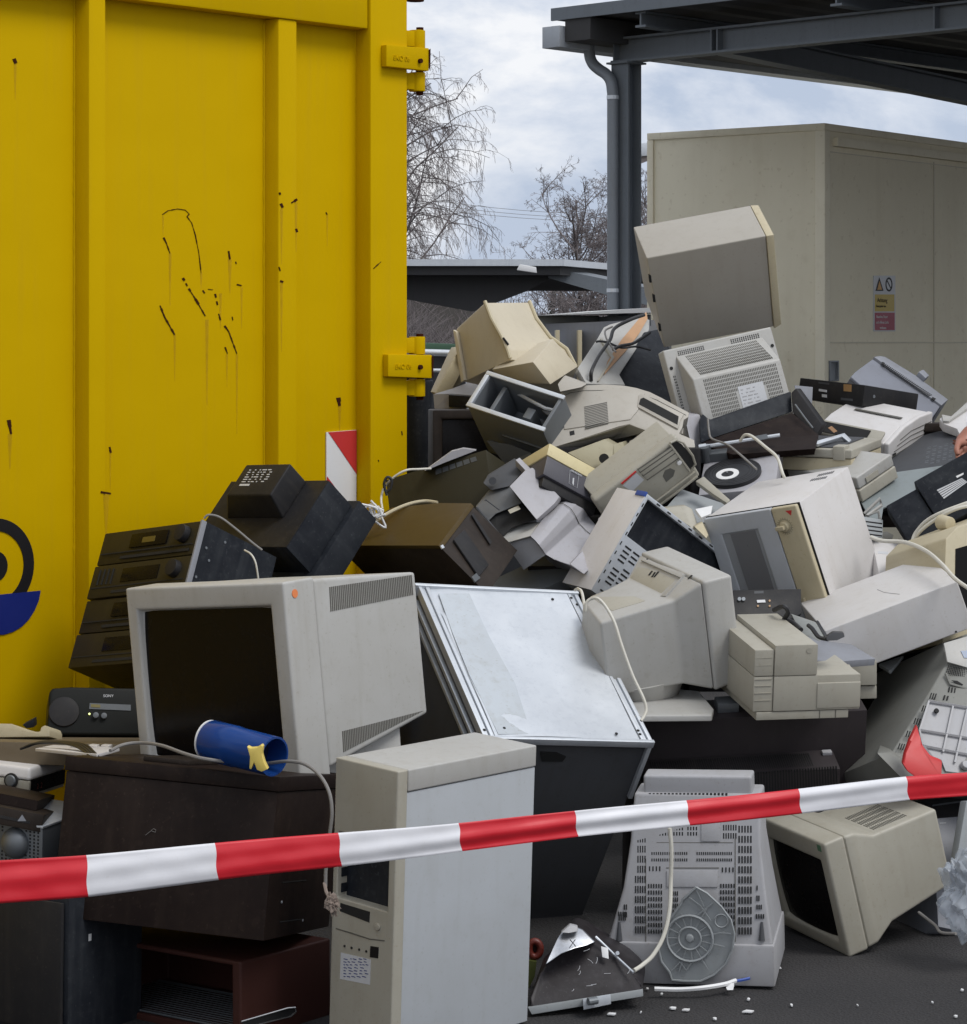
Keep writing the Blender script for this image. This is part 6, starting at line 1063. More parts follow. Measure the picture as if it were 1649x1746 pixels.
m = MB(); m.prism(PP((866, 870, 7.82), (884, 862, 7.84), (888, 868, 7.82), (870, 876, 7.8)), (0, .01, 0)); wmesh(m, 'roller_block', 'beige', t, bevel=.001)
# ---- open black recorder shell
t = thing('video_recorder', P(1290, 740, 8.6), 'open black recorder shell without cover, leaning below the vented monitor', 'recorder'); bpy.context.view_layer.update()
wmesh(MB().prism(PP((1193, 718, 8.5), (1199, 706, 8.52), (1205, 712, 8.5), (1212, 716, 8.5), (1349, 668, 8.65), (1351, 702, 8.6), (1210, 748, 8.45), (1195, 756, 8.45)), (.0, .035, 0)), 'back_wall', 'navy', t, bevel=.004)
wmesh(MB().prism(PP((1349, 670, 8.62), (1357, 662, 8.62), (1402, 724, 8.45), (1392, 742, 8.42), (1351, 703, 8.56)), (.02, .03, -.0)), 'side_wall', 'black', t, bevel=.003)
wmesh(MB().tube(PP((1356, 690, 8.52), (1372, 712, 8.46), (1386, 730, 8.42)), .003, 6), 'side_rib', 'steel', t)
wmesh(MB().prism(PP((1355, 657, 8.75), (1386, 660, 8.72), (1384, 703, 8.68), (1372, 690, 8.7), (1357, 672, 8.72)), (0, .008, 0)), 'grey_plate', 'bluegrey', t, bevel=.001)
wmesh(MB().prism(PP((1196, 757, 8.44), (1210, 749, 8.46), (1351, 704, 8.55), (1396, 742, 8.4), (1390, 765, 8.3), (1250, 775, 8.3)), (0, .02, -.02)), 'floor', 'brown', t)
m = MB(); m.prism(PP((1288, 744, 8.3), (1308, 740, 8.3), (1310, 747, 8.28), (1290, 752, 8.28)), (0, .02, 0)); wmesh(m, 'circuit_module', 'darksteel', t, bevel=.001)
cable('cable', ((1207, 714, 8.4), (1209, 735, 8.38), (1214, 748, 8.35), (1240, 758, 8.2), (1262, 775, 8.05), (1290, 800, 7.95)), .0035, 'wiregrey', 'thin dark grey cable running from the open recorder over the record player')
cable('cable', ((1262, 752, 8.1), (1270, 742, 8.08), (1282, 744, 8.05), (1305, 762, 8.0), (1325, 780, 7.95), (1334, 806, 7.9), (1338, 815, 7.9)), .005, 'wirewhite', 'white cable over the record player ending behind the microwave')
m = MB(); m.prism(PP((1380, 755, 8.35), (1440, 738, 8.5), (1452, 750, 8.5), (1448, 754, 8.48), (1436, 744, 8.48), (1395, 757, 8.35)), (0, .01, -.01)); tag(m.build('wire_frame', M['galv'], bevel=.002), 'thin bright bent metal frame on top of the scanner', 'metal frame')
m = MB(); m.prism(PP((1413, 730, 8.45), (1419, 727, 8.45), (1428, 735, 8.45), (1422, 738, 8.45)), (0, .02, 0)); tag(m.build('wood_chip', M['brokenwood']), 'tiny orange-brown wood piece above the bent metal frame', 'wood piece')
# ---- panels and bits around the microwave's left
g, t = slab('loose_sheet', ((1135, 868, 7.95), (1165, 834, 8.1), (1245, 868, 8.0)), [(1133, 868), (1163, 834), (1245, 862), (1238, 885), (1190, 892)], .006, 'powder', 'flat pale blue-grey panel under the beige computer, left of the microwave', 'panel')
t = thing('plastic_bracket', P(1175, 900, 7.8), 'small beige plastic bracket with dark recess above the open computer case', 'bracket'); bpy.context.view_layer.update()
wmesh(MB().prism(PP((1130, 866, 7.86), (1168, 862, 7.86), (1180, 868, 7.86), (1192, 900, 7.8), (1176, 905, 7.78)), (0, .05, 0)), 'body', 'beige', t, bevel=.003)
wmesh(MB().prism(PP((1142, 874, 7.84), (1168, 874, 7.84), (1178, 898, 7.78), (1165, 892, 7.8)), (0, .02, 0)), 'recess', 'olivebeige', t); wmesh(MB().prism(PP((1184, 898, 7.76), (1198, 890, 7.78), (1208, 912, 7.74), (1205, 918, 7.72)), (0, .04, 0)), 'corner', 'cream', t, bevel=.002)
g, t = slab('plastic_strip', ((1185, 818, 8.0), (1205, 812, 8.0), (1245, 858, 7.9)), [(1186, 820), (1200, 812), (1222, 832), (1245, 852), (1240, 858), (1216, 842)], .02, 'olivebeige', 'curved beige strip between the beige computer and the black record', 'strip')
m = MB(); m.prism(PP((1186, 868, 7.85), (1215, 862, 7.86), (1212, 876, 7.82), (1196, 882, 7.8)), (0, .004, -.01)); tag(m.build('paper_scrap', M['printwhite']), 'scrap of white printed paper left of the microwave', 'paper')
g, t = slab('plastic_sheet', ((1018, 880, 7.9), (1060, 850, 7.95), (1030, 930, 7.8)), [(1020, 884), (1060, 848), (1083, 836), (1070, 870), (1044, 920), (1020, 890)], .01, 'midgrey', 'translucent-looking grey sheet between the wavy printer and the open case', 'sheet')
# ---- things between microwave and right edge
g, t = slab('loose_sheet', ((1503, 866, 8.2), (1629, 790, 8.4), (1500, 900, 8.1)), [(1455, 830), (1519, 806), (1632, 790), (1600, 815), (1560, 840), (1506, 866), (1500, 905), (1486, 890)], .006, plastic('sheetblue', (.22, .25, .255), dirt=.3), 'pale blue-green sheet panel behind the black ribbed appliance', 'panel')
t = thing('plastic_bracket', P(1490, 885, 8), 'bent pale bracket hanging under the small beige printer', 'bracket'); bpy.context.view_layer.update()
m = MB(); m.tube(PP((1474, 876, 8.0), (1501, 850, 8.0), (1503, 862, 8.0), (1478, 880, 7.98), (1498, 872, 7.98), (1501, 890, 7.98)), .006, 6); wmesh(m, 'bar', 'greywhite', t)
g, t = slab('drive_unit', ((1473, 882, 7.9), (1506, 885, 7.95), (1473, 915, 7.85)), [(1471, 880), (1506, 886), (1505, 917), (1470, 912)], .03, 'powder', 'small bright metal drive unit at the right side of the microwave', 'drive')
for k in range(4): on_thing(g, t, 'groove', [(1474, 888 + k * 7), (1504, 892 + k * 7), (1504, 894 + k * 7), (1474, 890 + k * 7)], 'ink', 0, .001)
g, t = slab('housing_half', ((1488, 925, 7.9), (1610, 938, 7.95), (1500, 985, 7.75)), [(1486, 918), (1530, 920), (1575, 924), (1600, 930), (1604, 937), (1613, 943), (1600, 960), (1500, 985)], .05, 'white', 'white plastic cover with faint brand lettering behind the desktop case', 'cover', bevel=.006)
on_thing(g, t, 'faint_mark', [(1497, 940), (1514, 941), (1514, 945), (1497, 944)], 'label', 0, .0006)
on_thing(g, t, 'cover_fold', [(1560, 931), (1612, 940), (1611, 943), (1560, 934)], 'greywhite', 0, .004, .001)
cable('cable', ((1485, 916, 7.75), (1505, 922, 7.72), (1545, 925, 7.65), (1580, 940, 7.5), (1606, 962, 7.35), (1630, 988, 7.2), (1665, 1012, 7.1)), .0062, 'wirewhite', 'long dirty-white cable drooping across the desktop case to the right edge', group='dirty-white cables at the right')
cable('cable', ((1556, 922, 7.8), (1562, 908, 7.8), (1580, 888, 7.78), (1610, 872, 7.75), (1665, 852, 7.75)), .0058, 'wirewhite', 'upper of the two white cables looped over the black ribbed appliance', group='dirty-white cables at the right')
cable('cable', ((1560, 920, 7.79), (1570, 905, 7.77), (1595, 886, 7.75), (1630, 868, 7.72), (1665, 860, 7.72)), .0055, 'wirewhite', 'lower of the two white cables looped over the black ribbed appliance', group='dirty-white cables at the right')
cable('cable', ((1588, 930, 7.78), (1602, 920, 7.76), (1630, 904, 7.74), (1665, 890, 7.72)), .0055, 'wirewhite', 'white cable just above the cream monitor at the right edge', group='dirty-white cables at the right')
m = MB(); a, b = P(1604, 890, 7.7), P(1621, 893, 7.66); m.cyl(a, b, .024, .020, n=16); tag(m.build('plug', M['cream'], bevel=.004), 'cream round plug lying on the black ribbed appliance', 'plug')
g = plane((1615, 916, 7.5), (1700, 885, 7.6), (1610, 1100, 7.4)); t = thing('crt_monitor', g, 'cream tube monitor cut off by the right edge, dark screen just visible', 'monitor')
fq = g.q('z', 0, [(1613, 918), (1632, 898), (1760, 850), (1760, 1070), (1607, 1098)]); sq = g.q('z', 0, [(1629, 936), (1735, 905), (1735, 1040), (1627, 1060)])
MB().prism([p - Vector((0, 0, .3)) for p in fq], (0, 0, .3)).build('shell', M['cream'], t, bevel=.006); m = MB(); m.prism(sq, (0, 0, .0015)); m.build('screen', M['screen'], t)
g, t = slab('board', ((1604, 712, 8.9), (1700, 650, 9.2), (1632, 730, 8.8)), [(1602, 714), (1606, 711), (1622, 713), (1650, 688), (1760, 610), (1760, 770), (1645, 760), (1632, 731), (1608, 722)], .03, 'white', 'white board sticking out at the right edge above the grey case', 'board')
on_thing(g, t, 'board_edge', [(1606, 711), (1622, 714), (1650, 689), (1760, 611), (1760, 622), (1650, 700), (1618, 722), (1608, 722)], 'greywhite', 0, .01, .002)
g, t = slab('plastic_strip', ((1496, 905, 8.0), (1545, 908, 8.05), (1496, 925, 7.95)), [(1496, 908), (1512, 906), (1524, 912), (1522, 918), (1496, 918)], .02, 'beige', 'short beige strip sticking out under the black ribbed appliance', 'strip')
# ---- black rear plate, plugs and grey sheet under the microwave
g, t = slab('connector_board', ((1255, 1005, 7.35), (1366, 1004, 7.4), (1256, 1043, 7.3)), [(1250, 1006), (1366, 1004), (1367, 1046), (1340, 1060), (1250, 1060)], .02, 'black', 'black connector panel with screws between the microwave and the stepped printer', 'panel')
for x in (1260, 1267): on_thing(g, t, 'round_socket', [(x + 3.2 * math.cos(a), 1023 + 3.2 * math.sin(a)) for a in [k * math.tau / 10 for k in range(10)]], 'steel', 0, .006)
on_thing(g, t, 'socket', [(1290, 1024), (1304, 1023.5), (1305, 1028), (1291, 1028.5)], 'label', 0, .003)
for x, y in ((1312, 1025), (1312, 1034), (1292, 1034)): on_thing(g, t, 'screw', [(x + 1.8 * math.cos(a), y + 1.8 * math.sin(a)) for a in [k * math.tau / 8 for k in range(8)]], 'copper', 0, .003)
on_thing(g, t, 'printed_rows', [(1286, 1008), (1302, 1007.5), (1302, 1012), (1286, 1012.5)], 'darkgrey', 0, .0006)
g, t = slab('plastic_sheet', ((1255, 1046, 7.45), (1340, 1050, 7.5), (1492, 1122, 7.2)), [(1252, 1048), (1320, 1048), (1400, 1086), (1445, 1094), (1493, 1123), (1440, 1127), (1340, 1126), (1252, 1100)], .02, 'bluegrey', 'dark grey plastic sheet wedged between printer and desktop case', 'sheet')
m = MB(); m.prism(PP((1350, 1048, 7.25), (1392, 1062, 7.22), (1405, 1085, 7.15), (1398, 1094, 7.12), (1365, 1080, 7.18)), (0, .03, 0)); tag(m.build('bracket', plastic('pewter', (.24, .25, .24), dirt=.4), bevel=.003), 'grey metal bracket directly under the microwave corner', 'bracket')
t = thing('plug', P(1415, 1090, 7.05), 'black plug with bent cable lying in front of the desktop case', 'plug'); bpy.context.view_layer.update()
wmesh(MB().prism(PP((1408, 1086, 7.0), (1420, 1078, 7.02), (1438, 1079, 7.02), (1441, 1086, 7.0), (1428, 1092, 6.98), (1410, 1093, 6.98)), (.005, .04, 0)), 'plug_body', 'wireblack', t, bevel=.004)
wmesh(MB().tube(curve(PP((1410, 1090, 7.02), (1396, 1086, 7.05), (1385, 1072, 7.08), (1378, 1066, 7.1)), 6), .006), 'lead', 'wireblack', t, smooth=True); wmesh(MB().prism(PP((1392, 1060, 7.12), (1396, 1059, 7.12), (1411, 1084, 7.06), (1407, 1086, 7.05)), (0, .02, 0)), 'strap', 'wireblack', t)
cable('cable', ((1320, 1040, 7.25), (1336, 1034, 7.2), (1344, 1044, 7.2), (1338, 1056, 7.22), (1352, 1062, 7.2), (1366, 1074, 7.15)), .007, 'wireblack', 'short black cable end below the connector panel')
g, t = slab('loose_sheet', ((1502, 1133, 7.45), (1541, 1118, 7.5), (1517, 1142, 7.4)), [(1498, 1132), (1541, 1117), (1519, 1143), (1516, 1143)], .01, 'powder', 'small bright triangular sheet corner under the desktop case', 'panel')
# ---- grey-green monitor with foot grid at the right edge
t = thing('crt_monitor', P(1600, 1320, 7.2), 'grey tube monitor on its side at the right edge with ribbed foot towards us', 'monitor'); bpy.context.view_layer.update()
gm = plastic('greygreen', (.225, .225, .205), dirt=.3)
fr_ = PP((1607, 1096, 7.35), (1640, 1084, 7.38), (1800, 1030, 7.45), (1800, 1330, 7.05), (1563, 1323, 7.02), (1520, 1284, 7.06), (1568, 1208, 7.18), (1614, 1130, 7.28)); vv = P(1490, 1150, 7.62) - P(1607, 1096, 7.35)
wmesh(MB().prism(fr_, vv), 'shell', gm, t, bevel=.004)
g = plane((1614, 1130, 7.27), (1520, 1284, 7.05), (1700, 1150, 7.29)); 
def gq(pts, z=.004): return [g.M @ p for p in g.q('z', z, pts)]
nz = (g.R @ Z_)
wmesh(MB().prism(gq([(1608, 1098), (1649, 1086), (1760, 1060), (1760, 1160), (1649, 1140), (1614, 1130)]), nz * .006), 'top_cover', 'greywhite', t, bevel=.002)
m = MB(); m.prism(gq([(1638, 1110), (1700, 1106), (1700, 1122), (1644, 1122)], .011), nz * .001); wmesh(m, 'blue_label', plastic('paleblue', (.33, .38, .48), grain=0), t)
m = MB(); m.slots(gq([(1617, 1133), (1660, 1143), (1660, 1158), (1612, 1148)]), 16, 5, .5, .6, nz, .001)
for k in range(6): x, y = 1593 - k * 13.5, 1180 + k * 21.5; m.slots(gq([(x - 6, y), (x + 6, y + 2), (x + 2, y + 14), (x - 10, y + 12)]), 3, 1, .45, .8, nz, .001)
m.slots(gq([(1617, 1170), (1665, 1180), (1663, 1190), (1615, 1180)]), 10, 1, .45, .8, nz, .001, lambda i, j: i % 4 == 3); m.slots(gq([(1609, 1184), (1662, 1196), (1660, 1206), (1606, 1193)]), 10, 1, .45, .8, nz, .001, lambda i, j: i % 4 == 2)
wmesh(m, 'vent_slots', 'hole', t)
m = MB(); m.prism(gq([(1622, 1160), (1632, 1161), (1650, 1172), (1665, 1176), (1640, 1171)], .005), nz * .001); wmesh(m, 'cable_hole', 'hole', t)
m = MB(); m.tube(gq([(1613, 1148), (1620, 1166), (1648, 1174), (1700, 1184)], .006), .004, 6); wmesh(m, 'hole_rim', gm, t, smooth=True)
wmesh(MB().hexa(PP((1495, 1284, 7.0), (1519, 1282, 7.03), (1600, 1340, 6.95), (1560, 1350, 6.92), (1500, 1270, 7.2), (1520, 1270, 7.2), (1602, 1325, 7.1), (1562, 1335, 7.1))), 'front_frame', gm, t, bevel=.004)
fo = thing('ribbed_stand', P(1620, 1290, 7.0), 'grey ribbed monitor foot with red plastic piece at the right edge', 'monitor stand'); bpy.context.view_layer.update()
gp = [(1584, 1194), (1620, 1202), (1649, 1207), (1760, 1222), (1760, 1300), (1649, 1320), (1612, 1316), (1604, 1296), (1588, 1290), (1574, 1270), (1568, 1245)]
wmesh(MB().prism(gq(gp, .02), nz * .004), 'plate', 'midgrey', fo)
m = MB()
for a, b in (((1584, 1195), (1700, 1214)), ((1568, 1244), (1700, 1266)), ((1574, 1271), (1700, 1296)), ((1584, 1195), (1568, 1245)), ((1568, 1245), (1574, 1270)), ((1574, 1270), (1590, 1291)), ((1590, 1291), (1605, 1297)), ((1625, 1204), (1608, 1282)), ((1649, 1210), (1628, 1300)), ((1675, 1213), (1655, 1305))): m.tube(gq([a, b], .03), .0035, 4)
wmesh(m, 'rib', 'midgrey', fo); c = gq([(1596, 1213)], .03)[0]; m = MB(); m.cyl(c, c + nz * .006, .007, n=12); wmesh(m, 'screw_hole', 'hole', fo)
c = gq([(1645, 1306)], .03)[0]; m = MB(); m.cyl(c, c + nz * .012, .014, .011, n=18); wmesh(m, 'hub', 'midgrey', fo, bevel=.002)
wmesh(MB().prism(PP((1539, 1302, 6.88), (1543, 1285, 6.9), (1551, 1262, 6.92), (1564, 1236, 6.95), (1569, 1258, 6.95), (1574, 1272, 6.93), (1588, 1290, 6.9), (1607, 1297, 6.88), (1606, 1325, 6.86), (1568, 1330, 6.86), (1548, 1316, 6.87)), (0, .03, 0)), 'red_piece', 'red', fo, bevel=.006)
# ---- dark things behind the low monitor
g, t = slab('video_recorder', ((1580, 1362, 7.2), (1700, 1345, 7.3), (1600, 1390, 7.15)), [(1570, 1366), (1700, 1348), (1700, 1384), (1600, 1395), (1575, 1392)], .3, 'black', 'black flat appliance just behind the low beige monitor, right edge', 'recorder', bevel=.004)
on_thing(g, t, 'edge_line', [(1590, 1373), (1700, 1357), (1700, 1359), (1590, 1375)], 'steel', 0, .002)
g, t = slab('computer_case', ((1600, 1396, 7.1), (1660, 1388, 7.15), (1640, 1600, 6.95)), [(1590, 1396), (1700, 1386), (1700, 1600), (1600, 1580)], .3, 'bluegrey', 'dark blue-grey computer case standing behind the low beige monitor', 'computer')
on_thing(g, t, 'slot', [(1632, 1396), (1642, 1395), (1640, 1398), (1632, 1399)], 'hole', 0, .001); on_thing(g, t, 'mark', [(1602, 1403), (1613, 1402.5), (1613, 1404), (1602, 1404.5)], 'label', 0, .001)
g, t = slab('tall_sheet', ((1632, 1480, 6.9), (1650, 1362, 6.95), (1700, 1480, 6.95)), [(1628, 1482), (1633, 1455), (1648, 1366), (1760, 1356), (1760, 1500)], .03, 'powder', 'tall grey-green panel above the plastic bag at the right edge', 'panel')
# ---- plastic bag
def blob(c, rx, ry, rz, seed, amp=.25, k=3):
    rnd = random.Random(seed); bm = bmesh.new(); bmesh.ops.create_icosphere(bm, subdivisions=5, radius=1); from mathutils import noise as nz_
    for v in bm.verts:
        p = v.co.copy(); n = nz_.fractal(p * k + Vector((seed, 0, 0)), .8, 2, 5); rg = abs(nz_.noise(p * k * 2.2 + Vector((0, seed, 0)))); s = 1 + amp * n - amp * .35 * rg + .03 * nz_.noise(p * 9); v.co = Vector((p.x * rx * s, p.y * ry * s, p.z * rz * s)); v.co.x += .12 * rx * math.sin(p.z * 5)
    m = MB(); m.add([v.co + Vector(c) for v in bm.verts], [[v.index for v in f.verts] for f in bm.faces]); bm.free(); return m
c = P(1655, 1525, 6.6); o = blob(c, .086, .08, .110, 3, .34, 1.7).build('plastic_bag', M['bag'], smooth=True); tag(o, 'crumpled see-through plastic bag on the asphalt at the right edge', 'plastic bag')
cable('cable', ((1567, 1556, 6.75), (1580, 1566, 6.7), (1595, 1578, 6.62), (1605, 1590, 6.55), (1630, 1592, 6.5)), .004, 'wiregrey', 'short grey cable on the asphalt between low monitor and plastic bag')
# ---- black cone-shaped case with silver bar
t = thing('loudspeaker_case', P(1000, 1725, 6.15), 'scuffed black triangular case with silver top and silver bar at its base', 'case'); bpy.context.view_layer.update(); t.location.z = 0; bpy.context.view_layer.update()
sc_ = plastic('scuffblack', (.016, .013, .014), rough=.4, dirt=.6, dcol=(.06, .055, .06), sc=1.5, spec=.25)
a_ = [(903, 1722, 6.14), (905, 1700, 6.14), (918, 1663, 6.2), (940, 1632, 6.25), (957, 1592, 6.3), (975, 1580, 6.32), (995, 1588, 6.32), (1022, 1608, 6.3), (1060, 1642, 6.26), (1086, 1666, 6.22), (1094, 1680, 6.2), (1096, 1692, 6.2)]
fr1 = PP(*a_); bk_ = [p + Vector((.02, .2, -.02 if i in (3, 4, 5, 6, 7) else 0)) for i, p in enumerate(fr1)]
wmesh(MB().loft([fr1, inset(fr1, bk_, .5), bk_]), 'body', sc_, t, bevel=.008, seg=3)
sv = plastic('silverfoil', (.42, .44, .48), rough=.3, metal=.85, dirt=.5, sc=3)
wmesh(MB().loft([PP((930, 1645, 6.165), (951, 1600, 6.220), (957, 1590, 6.240), (972, 1577, 6.255), (993, 1585, 6.250), (1014, 1606, 6.230), (1000, 1612, 6.215), (980, 1617, 6.200), (957, 1626, 6.185)), PP((932, 1641, 6.4), (953, 1600, 6.45), (960, 1588, 6.45), (975, 1577, 6.45), (995, 1584, 6.45), (1018, 1606, 6.45), (1003, 1609, 6.4), (982, 1614, 6.4), (958, 1622, 6.4))]), 'silver_cap', sv, t, bevel=.002)
wmesh(MB().prism(PP((957, 1590, 6.215), (972, 1577, 6.23), (985, 1580, 6.23), (986, 1588, 6.225), (970, 1591, 6.215)), (0, .02, 0)), 'cap_patch', 'midgrey', t, bevel=.002)
m = MB(); m.tube(PP((972, 1602, 6.175), (982, 1614, 6.17)), .0012, 4); m.tube(PP((981, 1602, 6.175), (971, 1616, 6.165)), .0012, 4); wmesh(m, 'cross_mark', 'ink', t)
wmesh(MB().hexa(PP((900, 1718, 6.12), (1096, 1687, 6.19), (1097, 1699, 6.19), (907, 1730, 6.12), (900, 1716, 6.15), (1096, 1685, 6.22), (1097, 1697, 6.22), (907, 1728, 6.15))), 'silver_bar', 'powder', t, bevel=.002)
wmesh(MB().hexa(PP((994, 1703, 6.11), (1041, 1695, 6.13), (1042, 1712, 6.13), (995, 1722, 6.11), (994, 1703, 6.16), (1041, 1695, 6.18), (1042, 1712, 6.18), (995, 1722, 6.16))), 'latch_plate', 'galv', t, bevel=.001)
m = MB(); m.cyl(P(1003, 1708, 6.1), P(1018, 1705.5, 6.11), .009, n=12); wmesh(m, 'latch', 'steel', t)
wmesh(MB().prism(PP((1025, 1614, 6.26), (1037, 1617, 6.255), (1038, 1635, 6.24), (1027, 1632, 6.245)), (0, .004, 0)), 'white_tag', 'printwhite', t, bevel=.001)
m = MB(); m.tube(PP((1016, 1597, 6.29), (1050, 1630, 6.26), (1080, 1658, 6.2)), .003, 6); m.cyl(P(1053, 1625, 6.25), P(1053, 1625, 6.27), .005, n=8); wmesh(m, 'edge_wire', 'galv', t, smooth=True)
m = MB(); rnd = random.Random(6)
for (x, y, a) in ((995, 1622, .4), (1002, 1635, -.7), (985, 1655, 1.2), (987, 1662, 1.3), (975, 1690, .9), (1000, 1681, .1), (1008, 1679, .15), (1016, 1643, 1.4), (1070, 1660, 1.2), (1030, 1660, .05)):
    l = rnd.uniform(5, 13); q = [(x + math.cos(a) * l * k + 1.5 * math.sin(k * 3), y - math.sin(a) * l * k) for k in (0, .35, .7, 1)]; m.tube(curve([P(u, v, 6.222 - (v - 1600) * .0007) for u, v in q], 4), .0006, 4)
wmesh(m, 'scuff_marks', 'label', t)
t = thing('toy_part', P(912, 1650, 6.3), 'small round orange-red plastic piece between the tower and the black triangular case', 'plastic piece'); bpy.context.view_layer.update()
c = P(912, 1618, 6.42); m = MB(); m.tube([c + Vector((math.cos(a) * .014, 0, math.sin(a) * .019)) for a in [k * math.tau / 20 for k in range(21)]], .009, 10); wmesh(m, 'ring', plastic('dullred', (.13, .02, .012)), t, smooth=True); m = MB(); m.cyl(c + Vector((0, .01, 0)), c + Vector((0, .02, 0)), .018, n=16); wmesh(m, 'disc', 'redbrown', t)
wmesh(MB().prism(PP((899, 1638, 6.4), (915, 1640, 6.4), (912, 1665, 6.4), (899, 1690, 6.4)), (0, .02, 0)), 'green_base', plastic('mossgreen', (.06, .07, .015)), t)
# ---- left: radio, board, cradle, strip
g = plane((83, 1172, 6.95), (240, 1174, 7.0), (80, 1250, 6.9)); t = thing('portable_radio', g, 'black portable radio with round speaker and tiny lit lamp under the hi-fi tower', 'radio')
MB().prism([p - Vector((0, 0, .14)) for p in g.q('z', 0, [(84, 1180), (90, 1173), (120, 1171), (270, 1174), (270, 1254), (84, 1252), (80, 1244)])], (0, 0, .14)).build('case', plastic('radioblack', (.010, .011, .010), rough=.45, dirt=.4, spec=.15), t, bevel=.008, seg=3)
c = g.on('z', 0, 109, 1214); m = MB(); m.cyl(c, c + Vector((0, 0, .006)), .042, .040, n=32); m.build('speaker', M['black'], t, bevel=.001)
on_thing(g, t, 'display', [(153, 1199), (223, 1202), (223, 1212), (152, 1209)], 'darksteel', 0, .002); on_thing(g, t, 'tuning_scale', [(155, 1201), (171, 1202), (171, 1207), (155, 1206)], plastic('dimamber', (.16, .13, .03), grain=0), .002, .001)
for x, y in ((163, 1221), (177, 1222)): c = g.on('z', 0, x, y); MB().cyl(c, c + Vector((0, 0, .012)), .008, n=16).build('knob', M['darksteel'], t, bevel=.001)
le = bpy.data.materials.new('lamp_green'); le.use_nodes = True; le.node_tree.nodes['Principled BSDF'].inputs['Emission Color'].default_value = (.6, .7, .05, 1); le.node_tree.nodes['Principled BSDF'].inputs['Emission Strength'].default_value = 1.5
c = g.on('z', 0, 152.5, 1217.5); MB().cyl(c, c + Vector((0, 0, .003)), .0028, n=10).build('power_lamp', le, t)
text('SONY', 'maker_lettering', g.on('z', .0006, 176, 1188.5), (1, 0, 0), (0, 1, 0), .0105, M['label'], t, .0004)
t = thing('sideboard', P(120, 1300, 6.9), 'flat brown wooden board carrying the radio and a white cradle, left edge', 'board'); bpy.context.view_layer.update()
wmesh(MB().hexa(PP((-60, 1263, 6.6), (250, 1270, 6.5), (262, 1250, 7.3), (-60, 1246, 7.4), (-60, 1300, 6.6), (250, 1310, 6.5), (262, 1290, 7.3), (-60, 1290, 7.4))), 'top', 'tan', t, bevel=.003)
g = plane((0, 1257, 6.75), (84, 1256, 6.72), (0, 1234, 6.76)); t = thing('phone_cradle', g, 'cream open cradle with upturned lip on the brown board, left edge', 'cradle')
MB().prism([p - Vector((0, 0, .09)) for p in g.q('z', 0, [(-30, 1233), (19, 1234), (40, 1242), (62, 1248), (68, 1247), (70, 1240), (76, 1236.5), (82, 1239), (84.5, 1245), (84.5, 1256), (-30, 1257.5)])], (0, 0, .09)).build('cradle', M['cream'], t, bevel=.003)
m = MB(); m.prism(PP((38, 1236, 7.1), (57, 1226, 7.1), (58, 1240, 7.1), (45, 1242, 7.1)), (0, .05, 0)); tag(m.build('charger', M['navy'], bevel=.002), 'small dark plastic stub behind the cream cradle', 'plastic piece')
t = thing('connector_strip', P(150, 1288, 6.4), 'white multi-socket strip lying behind the dark brown cabinet', 'socket strip'); bpy.context.view_layer.update()
wmesh(MB().hexa(PP((60, 1281, 6.35), (165, 1292, 6.1), (204, 1281, 6.3), (110, 1268, 6.7), (60, 1276, 6.35), (165, 1286, 6.1), (204, 1276, 6.3), (110, 1266, 6.7))), 'body', 'white', t, bevel=.003)
for x in (120, 150, 172): wmesh(MB().hexa(PP((x, 1276, 6.4), (x + 14, 1278, 6.38), (x + 20, 1275, 6.45), (x + 6, 1273, 6.47), (x, 1270, 6.4), (x + 14, 1272, 6.38), (x + 20, 1269, 6.45), (x + 6, 1268, 6.47))), 'socket', 'white', t, bevel=.002)
for k in range(4):
    cable('cable', ((35 + 3 * k, 1277 - k, 6.42), (60 + 4 * k, 1268 - k, 6.4), (100 + 4 * k, 1267 - k * .6, 6.35), (130 + 5 * k, 1273 - k, 6.25), (148 + 4 * k, 1285 - k, 6.15), (158 + 4 * k, 1296 - k, 6.1)), .0032, 'wireblack', 'black cables bunched over the clock radio and white socket strip', group='black cables bunched over the clock radio')
cable('cable', ((188, 1280, 5.95), (210, 1270, 6.0), (240, 1266.5, 6.0), (275, 1271, 5.95), (315, 1285, 5.88), (350, 1294, 5.85), (400, 1300, 5.86), (450, 1302, 5.84), (490, 1298, 5.8), (520, 1303, 5.77), (545, 1322, 5.72), (561, 1350, 5.69), (566, 1385, 5.68), (562, 1425, 5.68), (556, 1480, 5.68), (555, 1512, 5.68)), .0042, 'wiregrey', 'long grey cable draped over the brown cabinet and down its right corner')
KC = P(566, 1540, 5.66)
m = blob(KC, .014, .010, .020, 12, .45, 2); rnd = random.Random(31)
for k in range(9):
    d = Vector((rnd.gauss(0, .6), rnd.gauss(0, .3), -1 + rnd.gauss(0, .5))).normalized(); m.tube(curve([KC, KC + d * .016, KC + d * .026 + Vector((rnd.gauss(0, .004), 0, -.004))], 4), .0011, 4)
m.tube(PP((553, 1505, 5.68), (556, 1520, 5.67), (562, 1532, 5.66)), .004, 6)
tag(m.build('frayed_knot', plastic('dirtystring', (.25, .2, .17), rough=.9), smooth=True), 'frayed knot of dirty string hanging at the brown cabinet corner', 'string')
